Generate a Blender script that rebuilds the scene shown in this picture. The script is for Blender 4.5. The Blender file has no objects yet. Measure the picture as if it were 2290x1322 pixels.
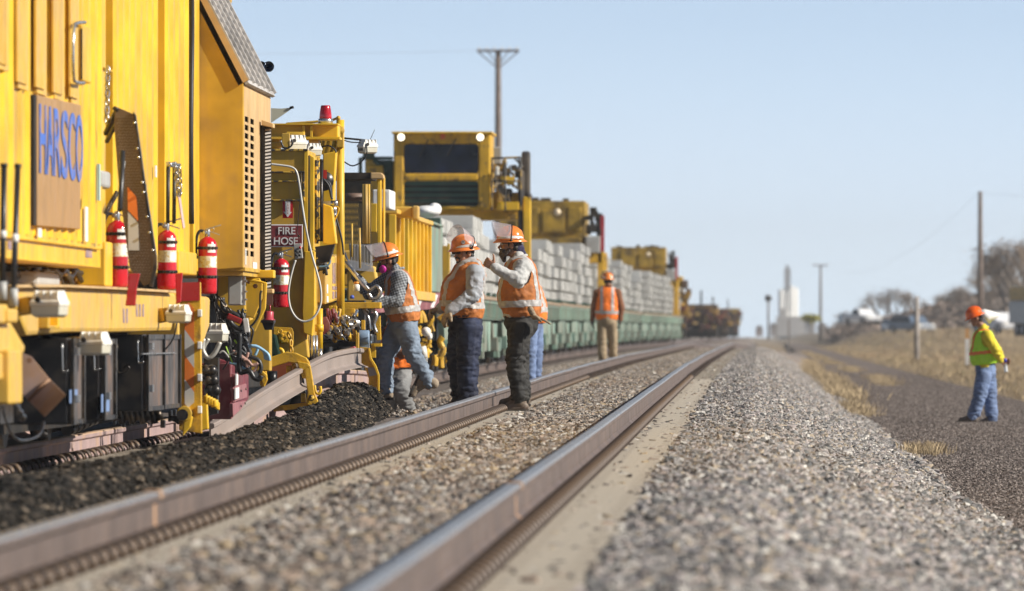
import bpy, bmesh, math, random
from mathutils import Vector, Matrix, noise
# ---------------------------------------------------------------- camera, sky, sun, exposure
scene = bpy.context.scene
COL = scene.collection
FPX = 20000.0                      # focal length in photo pixels (2290 wide)
PCX, PCY = 1145.0, 661.0
VX, HY = 1700.0, 750.0             # where the track direction (+Y) and the horizon fall in the photo
CAMZ = 1.33
cam_d = bpy.data.cameras.new('camera'); cam = bpy.data.objects.new('camera', cam_d); COL.objects.link(cam)
scene.camera = cam
cam_d.sensor_width = 36.0; cam_d.lens = FPX / 2290 * 36.0
yaw = math.atan((VX - PCX) / FPX); pitch = math.atan((HY - PCY) / FPX)
cam.location = (0, 0, CAMZ)
cam.rotation_euler = (math.pi/2 + pitch, 0, yaw)
cam_d.clip_start = 1.0; cam_d.clip_end = 20000
cam_d.dof.use_dof = True; cam_d.dof.focus_distance = 84.0; cam_d.dof.aperture_fstop = 5.9
TO_SUN = Vector((0.84, -0.17, 0.50)).normalized()
sun_d = bpy.data.lights.new('sun', 'SUN'); sun = bpy.data.objects.new('sun', sun_d); COL.objects.link(sun)
sun_d.energy = 5.0; sun_d.angle = math.radians(0.5); sun_d.color = (1.0, 0.94, 0.84)
sun.rotation_euler = TO_SUN.to_track_quat('Z', 'Y').to_euler()
world = bpy.data.worlds.new('World'); scene.world = world; world.use_nodes = True
wn = world.node_tree.nodes; wl = world.node_tree.links; wn.clear()
wo = wn.new('ShaderNodeOutputWorld'); bg = wn.new('ShaderNodeBackground'); sky = wn.new('ShaderNodeTexSky')
sky.sky_type = 'NISHITA'; sky.sun_disc = False
sky.sun_elevation = math.asin(TO_SUN.z)
sky.sun_rotation = math.atan2(TO_SUN.x, TO_SUN.y)
sky.air_density = 1.0; sky.dust_density = 0.6; sky.ozone_density = 1.6; sky.altitude = 800
# the long lens sees only two degrees of sky: spread those low directions upwards a little
tc = wn.new('ShaderNodeTexCoord'); mp = wn.new('ShaderNodeVectorMath'); mp.operation = 'MULTIPLY_ADD'
mp.inputs[1].default_value = (1, 1, 5.0); mp.inputs[2].default_value = (0, 0, 0.055)
wl.new(tc.outputs['Generated'], mp.inputs[0])
nz = wn.new('ShaderNodeVectorMath'); nz.operation = 'NORMALIZE'; wl.new(mp.outputs[0], nz.inputs[0])
wl.new(nz.outputs[0], sky.inputs[0])
# pale haze band of the sky just above the horizon, blending into the clear sky higher up
sx = wn.new('ShaderNodeSeparateXYZ'); wl.new(tc.outputs['Generated'], sx.inputs[0])
cr = wn.new('ShaderNodeValToRGB'); wl.new(sx.outputs[2], cr.inputs[0])
E = cr.color_ramp.elements
E[0].position = 0.0; E[0].color = (10.9, 12.9, 14.9, 1); E[1].position = 0.037; E[1].color = (7.0, 9.2, 11.9, 1)
for p_, c_ in ((.006, (10.9, 12.8, 14.6)), (.018, (9.6, 11.6, 13.8)), (.028, (8.2, 10.4, 12.9))):
    e = E.new(p_); e.color = (*c_, 1)
mr_ = wn.new('ShaderNodeMapRange'); wl.new(sx.outputs[2], mr_.inputs[0]); mr_.inputs[1].default_value = .04; mr_.inputs[2].default_value = .22
mx_ = wn.new('ShaderNodeMix'); mx_.data_type = 'RGBA'; wl.new(mr_.outputs[0], mx_.inputs[0]); wl.new(cr.outputs[0], mx_.inputs[6]); wl.new(sky.outputs[0], mx_.inputs[7])
wl.new(mx_.outputs[2], bg.inputs[0]); bg.inputs[1].default_value = 0.057
wl.new(bg.outputs[0], wo.inputs[0])
scene.view_settings.view_transform = 'Standard'; scene.view_settings.look = 'None'
scene.view_settings.gamma = 1.0; scene.view_settings.exposure = 0.45
scene.render.engine = 'CYCLES'
scene.cycles.max_bounces = 6; scene.cycles.transparent_max_bounces = 12

# ---------------------------------------------------------------- measuring helpers
_R = cam.rotation_euler.to_matrix()
_F = _R @ Vector((0, 0, -1)); _RT = _R @ Vector((1, 0, 0)); _UP = _R @ Vector((0, 1, 0))
def ray(px, py):
    return _F + _RT * ((px - PCX) / FPX) - _UP * ((py - PCY) / FPX)
def at(px, py, Y=None, X=None, Z=None):
    d = ray(px, py)
    if Y is not None: t = Y / d.y
    elif X is not None: t = X / d.x
    else: t = (Z - CAMZ) / d.z
    return Vector((0, 0, CAMZ)) + d * t
def Yx(px, X):
    return at(px, HY, X=X).y
def Zy(py, Y, px=PCX):
    return at(px, py, Y=Y).z
def lerp(a, b, t): return a + (b - a) * t
def interp(tab, x):
    if x <= tab[0][0]: return tab[0][1]
    for i in range(len(tab) - 1):
        if x <= tab[i+1][0]:
            t = (x - tab[i][0]) / (tab[i+1][0] - tab[i][0])
            return lerp(tab[i][1], tab[i+1][1], t)
    return tab[-1][1]
def sm(a, b, x):
    t = max(0, min(1, (x - a) / (b - a))); return t * t * (3 - 2 * t)

TS = bpy.data.scenes.new('workshop')          # side scene where modifiers are evaluated while building
def evaluated(o):
    TS.collection.objects.link(o); vl = TS.view_layers[0]; vl.update()
    return bpy.data.meshes.new_from_object(o.evaluated_get(vl.depsgraph))
# ---------------------------------------------------------------- mesh builder
class MB:
    def __init__(s): s.v = []; s.f = []; s.m = []; s.sm = []
    def add(s, vs, fs, mi=0, smooth=False):
        n = len(s.v); s.v += [tuple(v) for v in vs]
        for f in fs: s.f.append(tuple(i + n for i in f)); s.m.append(mi); s.sm.append(smooth)
        return s
    def box(s, a, b, mi=0):
        x0, x1 = sorted((a[0], b[0])); y0, y1 = sorted((a[1], b[1])); z0, z1 = sorted((a[2], b[2]))
        vs = [(x0,y0,z0),(x1,y0,z0),(x1,y1,z0),(x0,y1,z0),(x0,y0,z1),(x1,y0,z1),(x1,y1,z1),(x0,y1,z1)]
        return s.add(vs, [(0,3,2,1),(4,5,6,7),(0,1,5,4),(1,2,6,5),(2,3,7,6),(3,0,4,7)], mi)
    def obox(s, c, size, mat3=None, mi=0):
        c = Vector(c); hx, hy, hz = [q/2 for q in size]
        mat3 = mat3 or Matrix.Identity(3)
        vs = [c + mat3 @ Vector(p) for p in [(-hx,-hy,-hz),(hx,-hy,-hz),(hx,hy,-hz),(-hx,hy,-hz),(-hx,-hy,hz),(hx,-hy,hz),(hx,hy,hz),(-hx,hy,hz)]]
        return s.add(vs, [(0,3,2,1),(4,5,6,7),(0,1,5,4),(1,2,6,5),(2,3,7,6),(3,0,4,7)], mi)
    def bar(s, p0, p1, w, h, up=(0,0,1), mi=0):
        p0 = Vector(p0); p1 = Vector(p1); d = p1 - p0; L = d.length; d.normalize()
        up = Vector(up); sd = d.cross(up)
        if sd.length < 1e-4: sd = d.cross(Vector((1,0,0)))
        sd.normalize(); u = sd.cross(d)
        m = Matrix((sd, d, u)).transposed()
        return s.obox((p0 + p1) / 2, (w, L, h), m, mi)
    def prism(s, pts, off, mi=0):
        n = len(pts); off = Vector(off)
        vs = [Vector(p) for p in pts] + [Vector(p) + off for p in pts]
        nrm = Vector((0,0,0))
        for i in range(n): nrm += Vector(pts[i]).cross(Vector(pts[(i+1) % n]))
        fs = [tuple(range(n)), tuple(range(2*n-1, n-1, -1))] + [(i, i+n, (i+1) % n + n, (i+1) % n) for i in range(n)]
        if nrm.dot(off) > 0: fs = [tuple(reversed(f)) for f in fs]
        return s.add(vs, fs, mi)
    def tube(s, pts, r, seg=8, mi=0, cap=True, closed=False):
        P = [Vector(p) for p in pts]; n = len(P)
        rs = r if isinstance(r, (list, tuple)) else [r] * n
        vs = []; prev = None
        for i in range(n):
            if closed: d = P[(i+1) % n] - P[i-1]
            else: d = P[min(i+1, n-1)] - P[max(i-1, 0)]
            if d.length < 1e-9: d = Vector((0,0,1))
            d.normalize()
            if prev is None:
                a = Vector((0,0,1)) if abs(d.z) < .9 else Vector((1,0,0))
                u = d.cross(a).normalized()
            else:
                u = prev - d * prev.dot(d)
                if u.length < 1e-6: u = d.orthogonal()
                u.normalize()
            prev = u; w = d.cross(u)
            for k in range(seg):
                a = 2 * math.pi * k / seg
                vs.append(P[i] + (u * math.cos(a) + w * math.sin(a)) * rs[i])
        fs = []
        for i in range(n if closed else n - 1):
            j = (i + 1) % n
            for k in range(seg):
                k2 = (k + 1) % seg
                fs.append((i*seg + k, i*seg + k2, j*seg + k2, j*seg + k))
        s.add(vs, fs, mi, True)
        if cap and not closed:
            b = len(s.v) - len(vs)
            s.f.append(tuple(b + k for k in range(seg-1, -1, -1))); s.m.append(mi); s.sm.append(False)
            s.f.append(tuple(b + (n-1)*seg + k for k in range(seg))); s.m.append(mi); s.sm.append(False)
        return s
    def cyl(s, p0, p1, r0, r1=None, seg=16, mi=0):
        return s.tube([p0, p1], [r0, r0 if r1 is None else r1], seg, mi)
    def lathe(s, base, axis, prof, seg=20, mi=0, sx=1.0, ref=None):
        base = Vector(base); ax = Vector(axis).normalized()
        a = Vector(ref) if ref else (Vector((0,0,1)) if abs(ax.z) < .9 else Vector((1,0,0)))
        u = (a - ax * a.dot(ax)).normalized(); w = ax.cross(u)
        vs = []
        for (r, h) in prof:
            for k in range(seg):
                t = 2 * math.pi * k / seg
                vs.append(base + ax * h + (u * math.cos(t) * sx + w * math.sin(t)) * r)
        fs = []
        for i in range(len(prof) - 1):
            for k in range(seg):
                k2 = (k + 1) % seg
                fs.append((i*seg + k, i*seg + k2, (i+1)*seg + k2, (i+1)*seg + k))
        s.add(vs, fs, mi, True)
        return s
    def ell(s, c, r, mat3=None, seg=16, rings=10, mi=0):
        c = Vector(c); mat3 = mat3 or Matrix.Identity(3); vs = []; fs = []
        for i in range(rings + 1):
            ph = math.pi * i / rings
            for k in range(seg):
                t = 2 * math.pi * k / seg
                vs.append(c + mat3 @ Vector((r[0]*math.sin(ph)*math.cos(t), r[1]*math.sin(ph)*math.sin(t), r[2]*math.cos(ph))))
        for i in range(rings):
            for k in range(seg):
                k2 = (k+1) % seg
                fs.append((i*seg+k, (i+1)*seg+k, (i+1)*seg+k2, i*seg+k2))
        return s.add(vs, fs, mi, True)
    def cap(s, p0, p1, r0, r1, seg=14, flat=None, ratio=1.0, mi=0):
        """tapered capsule, optionally squashed along direction flat"""
        p0 = Vector(p0); p1 = Vector(p1); d = p1 - p0; L = d.length
        d = d.normalized() if L > 1e-6 else Vector((0,0,1))
        fl = Vector(flat) if flat else (Vector((0,1,0)) if abs(d.y) < .9 else Vector((1,0,0)))
        u = (fl - d * fl.dot(d)).normalized(); w = d.cross(u); vs = []; fs = []; rows = []
        for i in range(5):
            a = math.pi/2 * (1 - i/4.0); rows.append((-math.sin(a)*r0, math.cos(a)*r0))
        for i in range(5):
            a = math.pi/2 * i/4.0; rows.append((L + math.sin(a)*r1, math.cos(a)*r1))
        for (h, r) in rows:
            r = max(r, 1e-4)
            for k in range(seg):
                t = 2*math.pi*k/seg
                vs.append(p0 + d*h + u*(math.cos(t)*r*ratio) + w*(math.sin(t)*r))
        for i in range(len(rows)-1):
            for k in range(seg):
                k2 = (k+1) % seg
                fs.append((i*seg+k, i*seg+k2, (i+1)*seg+k2, (i+1)*seg+k))
        return s.add(vs, fs, mi, True)
    # boxes measured on the photo: on a plane X = const (side) or Y = const (facing the camera)
    def side(s, px0, px1, pt, pb, X, d, mi=0, ref=None):
        y0, y1 = Yx(px0, X), Yx(px1, X); yr = y0 if ref is None else Yx(ref, X)
        return s.box((X, y0, Zy(pb, yr, px0)), (X - d, y1, Zy(pt, yr, px0)), mi)
    def front(s, px0, px1, pt, pb, Y, d, mi=0):
        a = at(px0, pb, Y=Y); b = at(px1, pt, Y=Y)
        return s.box((a.x, Y, a.z), (b.x, Y + d, b.z), mi)
    def mesh(s, name):
        me = bpy.data.meshes.new(name); me.from_pydata(s.v, [], s.f)
        me.polygons.foreach_set('material_index', s.m); me.polygons.foreach_set('use_smooth', s.sm)
        me.update(); return me
    def build(s, name, mats, parent=None, bevel=0, fix=True):
        me = s.mesh(name)
        if fix and len(me.polygons) < 20000:
            bm = bmesh.new(); bm.from_mesh(me); bmesh.ops.recalc_face_normals(bm, faces=bm.faces); bm.to_mesh(me); bm.free()
        o = bpy.data.objects.new(name, me); COL.objects.link(o)
        for m in (mats if isinstance(mats, (list, tuple)) else [mats]): me.materials.append(m)
        if parent: setparent(o, parent)
        if bevel:
            md = o.modifiers.new('bevel', 'BEVEL'); md.width = bevel; md.segments = 2; md.limit_method = 'ANGLE'
            md.angle_limit = math.radians(40); md.harden_normals = False
        return o
def root_of(o):
    while o.parent: o = o.parent
    return o
def setparent(o, p):
    o.parent = p
    if p.type == 'EMPTY' and p.parent is None: o.matrix_parent_inverse = Matrix.Translation(-p.location)
def empty(name, loc, label, cat, group=None):
    o = bpy.data.objects.new(name, None); COL.objects.link(o); o.location = loc
    o.empty_display_size = .2
    tag(o, label, cat, group); return o
def tag(o, label=None, cat=None, group=None, kind=None):
    if label: o['label'] = label
    if cat: o['category'] = cat
    if group: o['group'] = group
    if kind: o['kind'] = kind
    return o
def rand_rot(rng):
    return Matrix.Rotation(rng.uniform(0, 6.28), 3, 'Z') @ Matrix.Rotation(rng.uniform(0, 6.28), 3, 'X')

# ---------------------------------------------------------------- materials
MATS = {}
def nt(name):
    m = bpy.data.materials.new(name); m.use_nodes = True; MATS[name] = m
    n = m.node_tree.nodes; l = m.node_tree.links
    return m, n, l, n['Principled BSDF']
def M(name, col, rough=.5, metal=0.0, var=.12, vscale=3.0, dirt=0.0, dcol=(.16,.10,.06), dscale=1.5, streak=0.0,
      scol=None, bump=0.0, bscale=60.0, stretch=(1,1,1), spec=.5, alpha=1.0, coat=0.0, trans=0.0, rand=False, dlo=.5, dhi=.62):
    m, n, l, b = nt(name)
    b.inputs['Roughness'].default_value = rough; b.inputs['Metallic'].default_value = metal
    b.inputs['Specular IOR Level'].default_value = spec
    if coat: b.inputs['Coat Weight'].default_value = coat
    if alpha < 1: b.inputs['Alpha'].default_value = alpha
    if trans: b.inputs['Transmission Weight'].default_value = trans
    tc = n.new('ShaderNodeTexCoord'); mp = n.new('ShaderNodeMapping'); mp.inputs['Scale'].default_value = stretch
    l.new(tc.outputs['Object'], mp.inputs[0])
    def mix(f, a, bcol, blend='MIX'):
        x = n.new('ShaderNodeMix'); x.data_type = 'RGBA'; x.blend_type = blend
        if isinstance(f, float): x.inputs[0].default_value = f
        else: l.new(f, x.inputs[0])
        for v, i in ((a, 6), (bcol, 7)):
            if isinstance(v, tuple): x.inputs[i].default_value = (*v, 1)
            else: l.new(v, x.inputs[i])
        return x.outputs[2]
    def noise_(sc, det=5, vec=None):
        t = n.new('ShaderNodeTexNoise'); t.inputs['Scale'].default_value = sc; t.inputs['Detail'].default_value = det
        l.new(vec or mp.outputs[0], t.inputs[0]); return t.outputs[0]
    def rng_(src, a, bb, lo=0.0, hi=1.0):
        r = n.new('ShaderNodeMapRange'); l.new(src, r.inputs[0]); r.inputs[1].default_value = a; r.inputs[2].default_value = bb
        r.inputs[3].default_value = lo; r.inputs[4].default_value = hi; return r.outputs[0]
    c = tuple(col)
    dark = tuple(q * (1 - var * 1.6) for q in c); lite = tuple(min(1, q * (1 + var)) for q in c)
    out = mix(rng_(noise_(vscale), .3, .7), dark, lite)
    if rand:
        oi = n.new('ShaderNodeObjectInfo'); h = n.new('ShaderNodeHueSaturation')
        l.new(out, h.inputs['Color']); l.new(rng_(oi.outputs['Random'], 0, 1, 1-rand, 1+rand), h.inputs['Value']); out = h.outputs[0]
    if streak:
        ms = n.new('ShaderNodeMapping'); ms.inputs['Scale'].default_value = (9, 1.1, .5); l.new(tc.outputs['Object'], ms.inputs[0])
        out = mix(rng_(noise_(1.0, 4, ms.outputs[0]), .5, .75, 0, streak), out, tuple(scol or dcol))
    if dirt:
        out = mix(rng_(noise_(dscale, 8), dlo, dhi, 0, dirt), out, tuple(dcol))
    l.new(out, b.inputs['Base Color'])
    if bump:
        bp = n.new('ShaderNodeBump'); bp.inputs['Strength'].default_value = bump; bp.inputs['Distance'].default_value = .01
        l.new(noise_(bscale, 4), bp.inputs['Height']); l.new(bp.outputs[0], b.inputs['Normal'])
    l.new(rng_(noise_(vscale * 2.3), .3, .7, max(.03, rough - .12), min(1, rough + .12)), b.inputs['Roughness'])
    return m
yellow = M('yellow_paint', (.75,.455,.016), .46, var=.12, dirt=.55, dcol=(.34,.20,.05), dscale=.9, streak=.35, scol=(.40,.25,.07), dlo=.52, dhi=.68)
yellow2 = M('worn_yellow_paint', (.66,.38,.02), .5, var=.18, dirt=.8, dcol=(.13,.08,.035), dscale=6, streak=.5, scol=(.30,.17,.05), bump=.3, dlo=.55, dhi=.66)
yellow3 = M('pale_yellow_paint', (.72,.44,.06), .5, var=.14, dirt=.5, dcol=(.38,.25,.11), dscale=3, streak=.55, scol=(.45,.30,.14))
gold = M('dusty_yellow_paint', (.60,.36,.03), .55, var=.15, dirt=.4, dcol=(.30,.19,.08), dscale=2.2, streak=.4, scol=(.36,.22,.09))
chip_yellow = M('chipped_yellow_paint', (.62,.38,.04), .6, var=.2, dirt=1.0, dcol=(.035,.028,.022), dscale=22, dlo=.47, dhi=.5, bump=.4)
tan = M('dusty_tan_paint', (.58,.38,.17), .62, var=.12, streak=.55, scol=(.40,.25,.10), dirt=.3, dcol=(.6,.42,.2))
black = M('black_steel', (.012,.012,.014), .38, var=.3, dirt=.35, dcol=(.10,.075,.055), dscale=5, metal=.3)
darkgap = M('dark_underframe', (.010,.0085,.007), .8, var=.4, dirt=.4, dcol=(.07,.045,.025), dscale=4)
grease = M('greasy_steel', (.05,.045,.042), .35, metal=.7, var=.4, dirt=.5, dcol=(.22,.16,.10), dscale=9)
steel = M('bare_steel', (.55,.55,.55), .28, metal=.9, var=.1, dirt=.4, dcol=(.25,.2,.16), dscale=12)
rubber = M('black_rubber', (.018,.018,.02), .45, var=.2)
rust = M('rusty_steel', (.34,.17,.085), .75, var=.25, dirt=.6, dcol=(.42,.27,.17), dscale=8, bump=.4)
rustlite = M('pale_rusty_plate', (.50,.30,.19), .6, var=.18, dirt=.5, dcol=(.46,.35,.34), dscale=5, streak=.4, scol=(.56,.33,.15))
red = M('red_enamel', (.50,.008,.018), .25, var=.12, coat=.3, dirt=.2, dcol=(.3,.05,.04), dscale=9)
maroon = M('maroon_paint', (.18,.022,.035), .5, var=.25, dirt=.5, dcol=(.28,.13,.12), dscale=6, streak=.4, scol=(.33,.17,.16))
signred = M('sign_red', (.22,.02,.03), .5, var=.1, dirt=.15, dcol=(.3,.15,.12))
white = M('white_paint', (.78,.77,.74), .5, var=.06, dirt=.25, dcol=(.45,.38,.3), dscale=8)
lampwhite = M('white_lamp_housing', (.80,.78,.72), .45, var=.08, dirt=.35, dcol=(.42,.36,.26), dscale=9)
glassw = M('lamp_glass', (.62,.60,.50), .2, var=.1, coat=.5)
orange_refl = M('orange_reflective', (.75,.20,.03), .45, var=.08, dirt=.2, dcol=(.45,.16,.06), dscale=6)
silver_refl = M('silver_reflective', (.55,.55,.54), .45, var=.06, dirt=.2, dcol=(.35,.32,.28))
red_refl = M('red_reflective', (.42,.02,.03), .35, var=.1)
greybox = M('grey_enclosure', (.42,.42,.40), .5, var=.08, dirt=.3, dcol=(.3,.25,.2), dscale=6)
brownply = M('brown_board', (.38,.22,.09), .62, var=.12, streak=.5, scol=(.50,.34,.20), dirt=.35, dcol=(.32,.18,.08), dscale=3)
bluepaint = M('blue_lettering', (.05,.14,.52), .5, var=.12, dirt=.5, dcol=(.42,.28,.16), dscale=8)
purplepaint = M('faded_blue_lettering', (.28,.20,.26), .6, var=.2, dirt=.6, dcol=(.70,.45,.12), dscale=30)
bluehose = M('light_blue_hose', (.28,.50,.68), .4, var=.1)
pinkhose = M('dusty_pink_hose', (.45,.27,.22), .5, var=.1)
greyhose = M('grey_conduit', (.50,.48,.43), .45, var=.1, metal=.3)
whitecable = M('pale_cable', (.62,.60,.55), .4, var=.1)
greentank = M('dark_green_tank', (.008,.035,.02), .3, var=.2)
bluedrum = M('worn_blue_paint', (.20,.29,.42), .55, var=.15, dirt=.8, dcol=(.40,.28,.16), dscale=7)
mint = M('mint_green_paint', (.19,.29,.235), .65, var=.2, vscale=.5, dirt=.75, dcol=(.20,.17,.13), dscale=1.1, streak=.6, scol=(.36,.34,.27), rand=.3, dlo=.46, dhi=.58)
darkgreen = M('dark_green_paint', (.035,.10,.075), .5, var=.2, dirt=.3, dcol=(.12,.10,.07))
glassdark = M('dark_cab_glass', (.006,.009,.03), .12, var=.4, spec=.25)
concrete = M('tie_concrete', (.52,.515,.49), .85, var=.10, vscale=2.5, dirt=.25, dcol=(.33,.31,.28), dscale=6, bump=.3, rand=.12)
tieconc = M('track_tie_concrete', (.42,.37,.30), .9, var=.12, dirt=.35, dcol=(.28,.23,.18), dscale=9, bump=.3)
railweb = M('rail_brown_steel', (.125,.094,.082), .6, var=.12, vscale=1.4, dirt=.3, dcol=(.22,.155,.12), dscale=2.2, metal=.1)
railtop = M('rail_running_steel', (.42,.41,.40), .34, metal=.55, var=.06)
railpink = M('old_rail_pinkish_steel', (.36,.26,.25), .65, var=.12, vscale=2, dirt=.5, dcol=(.42,.27,.16), dscale=2.5)
railorange = M('old_rail_worn_top', (.45,.33,.24), .55, var=.15, dirt=.5, dcol=(.45,.25,.12), dscale=3)
railnew = M('new_rail_grey_steel', (.27,.22,.195), .6, var=.08, vscale=1.2, dirt=.3, dcol=(.30,.22,.17), dscale=4)
clipmat = M('clip_steel', (.085,.062,.05), .5, metal=.3, var=.3, dirt=.4, dcol=(.28,.17,.08), dscale=30)
# ---------------------------------------------------------------- the lie of the land
ZT = [(0,.58),(31,.637),(60,.70),(86,.774),(130,.885),(174,.95),(260,1.0),(318,1.035),(345,1.03),(420,.80),(600,.35),(900,.2),(6000,.2)]
ZT2 = [(0,.50),(64,.53),(86,.57),(130,.70),(217,.84),(270,.90),(411,1.0),(700,1.06),(1100,1.08),(6000,1.08)]
CUR = [(0,0),(240,0),(345,.08),(411,.8),(600,1.5),(1000,2.3),(3000,6),(6000,12)]
def zt(y): return interp(ZT, y)
def zt2(y): return interp(ZT2, y)
def cur(y): return interp(CUR, y)
TX = -1.875                        # centre of the near track
MX = -6.2                          # centre of the machine's track
def bank(x, y):
    return sm(380, 950, y) * 1.9 * sm(6.5, 14.0, x) + sm(5.4, 6.6, x) * .10 * (1 - sm(300, 900, y))
def hgt(x, y):
    xp = x - cur(y)
    a, b = zt(y), zt2(y)
    fade = 1 - sm(90, 130, y)
    dip = .16 * sm(93, 100, y) * (1 - sm(125, 150, y))
    mid = min(a, b + .2) - .26
    pts = [(-60,0),(-10,0),(-8.2,b-.24),(-4.9,b-.23),(-4.2,mid-dip*.8),(-3.55,mid-dip),(-3.15,a-.235),(-.55,a-.225),(-.1,a-.215),(.25,a-.30),(1.45,0.0),(60,0)]
    z = interp(pts, xp)
    return z
weldtan = M('tan_weld_mark', (.44,.27,.16), .6, var=.15, vscale=20); welddark = M('dark_weld_line', (.07,.05,.045), .6)
def steps(a, b, d0, k):
    out = [a]; d = d0
    while out[-1] < b:
        out.append(min(b, out[-1] + d)); d *= k
    return out
def sheet(name, xs, ys, hf, mat, uv=False, curve=True):
    vs = []; fs = []; nx = len(xs)
    for y in ys:
        c = cur(y) if curve else 0
        for x in xs: vs.append((x + c, y, hf(x + c, y)))
    for j in range(len(ys) - 1):
        for i in range(nx - 1):
            fs.append((j*nx+i, j*nx+i+1, (j+1)*nx+i+1, (j+1)*nx+i))
    me = bpy.data.meshes.new(name); me.from_pydata(vs, [], fs); me.update()
    me.polygons.foreach_set('use_smooth', [True] * len(fs))
    o = bpy.data.objects.new(name, me); COL.objects.link(o); me.materials.append(mat); return o
def ground_mat(name, cols, scale, big=.15, bump=.8, bscale=30, bigcol=None, bigamt=.6, stretch=(1,1,1), lo=.42, hi=.6):
    m, n, l, b = nt(name); b.inputs['Roughness'].default_value = .95; b.inputs['Specular IOR Level'].default_value = .15
    tc = n.new('ShaderNodeTexCoord'); mp = n.new('ShaderNodeMapping'); mp.inputs['Scale'].default_value = stretch
    l.new(tc.outputs['Object'], mp.inputs[0])
    t = n.new('ShaderNodeTexVoronoi'); t.inputs['Scale'].default_value = scale; l.new(mp.outputs[0], t.inputs[0])
    sp = n.new('ShaderNodeSeparateColor'); l.new(t.outputs['Color'], sp.inputs[0])
    r = n.new('ShaderNodeValToRGB'); r.color_ramp.interpolation = 'CONSTANT'
    els = r.color_ramp.elements
    while len(els) < len(cols): els.new(.5)
    for i, c in enumerate(cols): els[i].position = i / len(cols); els[i].color = (*c, 1)
    l.new(sp.outputs[0], r.inputs[0])
    out = r.outputs[0]
    if bigcol:
        q = n.new('ShaderNodeTexNoise'); q.inputs['Scale'].default_value = big; q.inputs['Detail'].default_value = 7; l.new(mp.outputs[0], q.inputs[0])
        mr = n.new('ShaderNodeMapRange'); l.new(q.outputs[0], mr.inputs[0]); mr.inputs[1].default_value = lo; mr.inputs[2].default_value = hi; mr.inputs[4].default_value = bigamt
        x = n.new('ShaderNodeMix'); x.data_type = 'RGBA'; l.new(mr.outputs[0], x.inputs[0]); l.new(out, x.inputs[6]); x.inputs[7].default_value = (*bigcol, 1); out = x.outputs[2]
    l.new(out, b.inputs['Base Color'])
    bt = n.new('ShaderNodeTexNoise'); bt.inputs['Scale'].default_value = bscale; bt.inputs['Detail'].default_value = 6; l.new(mp.outputs[0], bt.inputs[0])
    bp = n.new('ShaderNodeBump'); bp.inputs['Strength'].default_value = bump; bp.inputs['Distance'].default_value = .03
    l.new(bt.outputs[0], bp.inputs['Height']); l.new(bp.outputs[0], b.inputs['Normal'])
    return m
# pebbly colours, real stone albedo
BCOL = [(.30,.25,.22),(.20,.16,.14),(.40,.35,.32),(.11,.10,.10),(.34,.26,.22),(.52,.48,.45),(.25,.22,.21),(.38,.30,.22)]
ballast_base = ground_mat('ballast_bed', [tuple(q*.8 for q in c) for c in BCOL], 16, bigcol=(.20,.16,.13), bigamt=.4, big=.5)
crib_mat = ground_mat('fine_ballast', [(.36,.32,.26),(.32,.28,.23),(.39,.34,.27),(.34,.30,.25)], 30, bigcol=(.38,.33,.27), bigamt=.6, big=1.2)
roadm = ground_mat('dark_gravel', [(.165,.13,.115),(.11,.09,.08),(.21,.17,.15),(.085,.07,.062),(.27,.23,.20)], 26, bigcol=(.19,.15,.13), bigamt=.45, big=.5)
dirtm = ground_mat('dry_soil', [(.30,.22,.14),(.36,.27,.17),(.24,.18,.12),(.28,.21,.13)], 6, bigcol=(.16,.13,.09), bigamt=.5, big=.06, bump=.5, bscale=8)
midm = ground_mat('dusty_track_bed', [(.19,.16,.14),(.13,.11,.10),(.25,.21,.19),(.10,.085,.075)], 14, bigcol=(.11,.09,.08), bigamt=.5, big=.4)
berm_mat = ground_mat('dark_spoil', [(.030,.026,.022),(.018,.015,.013),(.05,.042,.035),(.08,.066,.052)], 24, bigcol=(.02,.017,.015), bigamt=.5, big=1.2, bump=1.0, bscale=22)

ysn = steps(18, 6000, 1.6, 1.012)
xg = [-3000,-800,-200,-60,-25,-12] + [-10 + .35*i for i in range(0, 4)] + [1.6,2.5,3.5,4.5,5.3,6,7,8,10,13,17,22,30,45,80,150,400,1200,3000]
def gh(x, y):
    if x < -8: return min(0, 0) - .03
    if x < 5.0: return -.35
    return bank(x, y) - .01
g = sheet('ground', xg, ysn, gh, dirtm, curve=False); tag(g, kind='structure')
def roadh(x, y):
    xp = x - cur(y)
    crown = .03 * math.cos((xp - 3.3) * 1.2) + .015 * noise.noise(Vector((x*.6, y*.05, 0)))
    return max(crown, 0) * .7 + .004 - .01
rd = sheet('gravel_road', [1.15 + .3*i for i in range(16)], steps(18, 1600, 1.0, 1.01), roadh, roadm); tag(rd, kind='structure')
bxs = [-3.3,-3.15,-2.9,-2.6,-2.0,-1.5,-1.0,-.57,-.3,-.1,.05,.25,.45,.7,.95,1.2,1.45,1.7]
def bh(x, y):
    n_ = noise.noise(Vector((x*1.3, y*.35, 3.1)))
    edge = sm(.1, 1.2, x - cur(y))
    return hgt(x, y) + .015 * n_ + edge * (.05 * noise.noise(Vector((x*.9, y*.12, 7))) ) - (.07 if x - cur(y) > 1.6 else 0)
bb = sheet('ballast_bed', bxs, steps(18, 700, .5, 1.012), bh, ballast_base); tag(bb, kind='structure')
mxs = [-8.4,-8.0,-7.2,-6.2,-5.4,-4.9,-4.5,-4.2,-3.9,-3.6,-3.3,-3.2]
mb_ = sheet('track_bed', mxs, steps(18, 1500, .8, 1.012), lambda x, y: hgt(x, y) + .02*noise.noise(Vector((x*1.5, y*.4, 1))) - .006, midm); tag(mb_, kind='structure')
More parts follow.
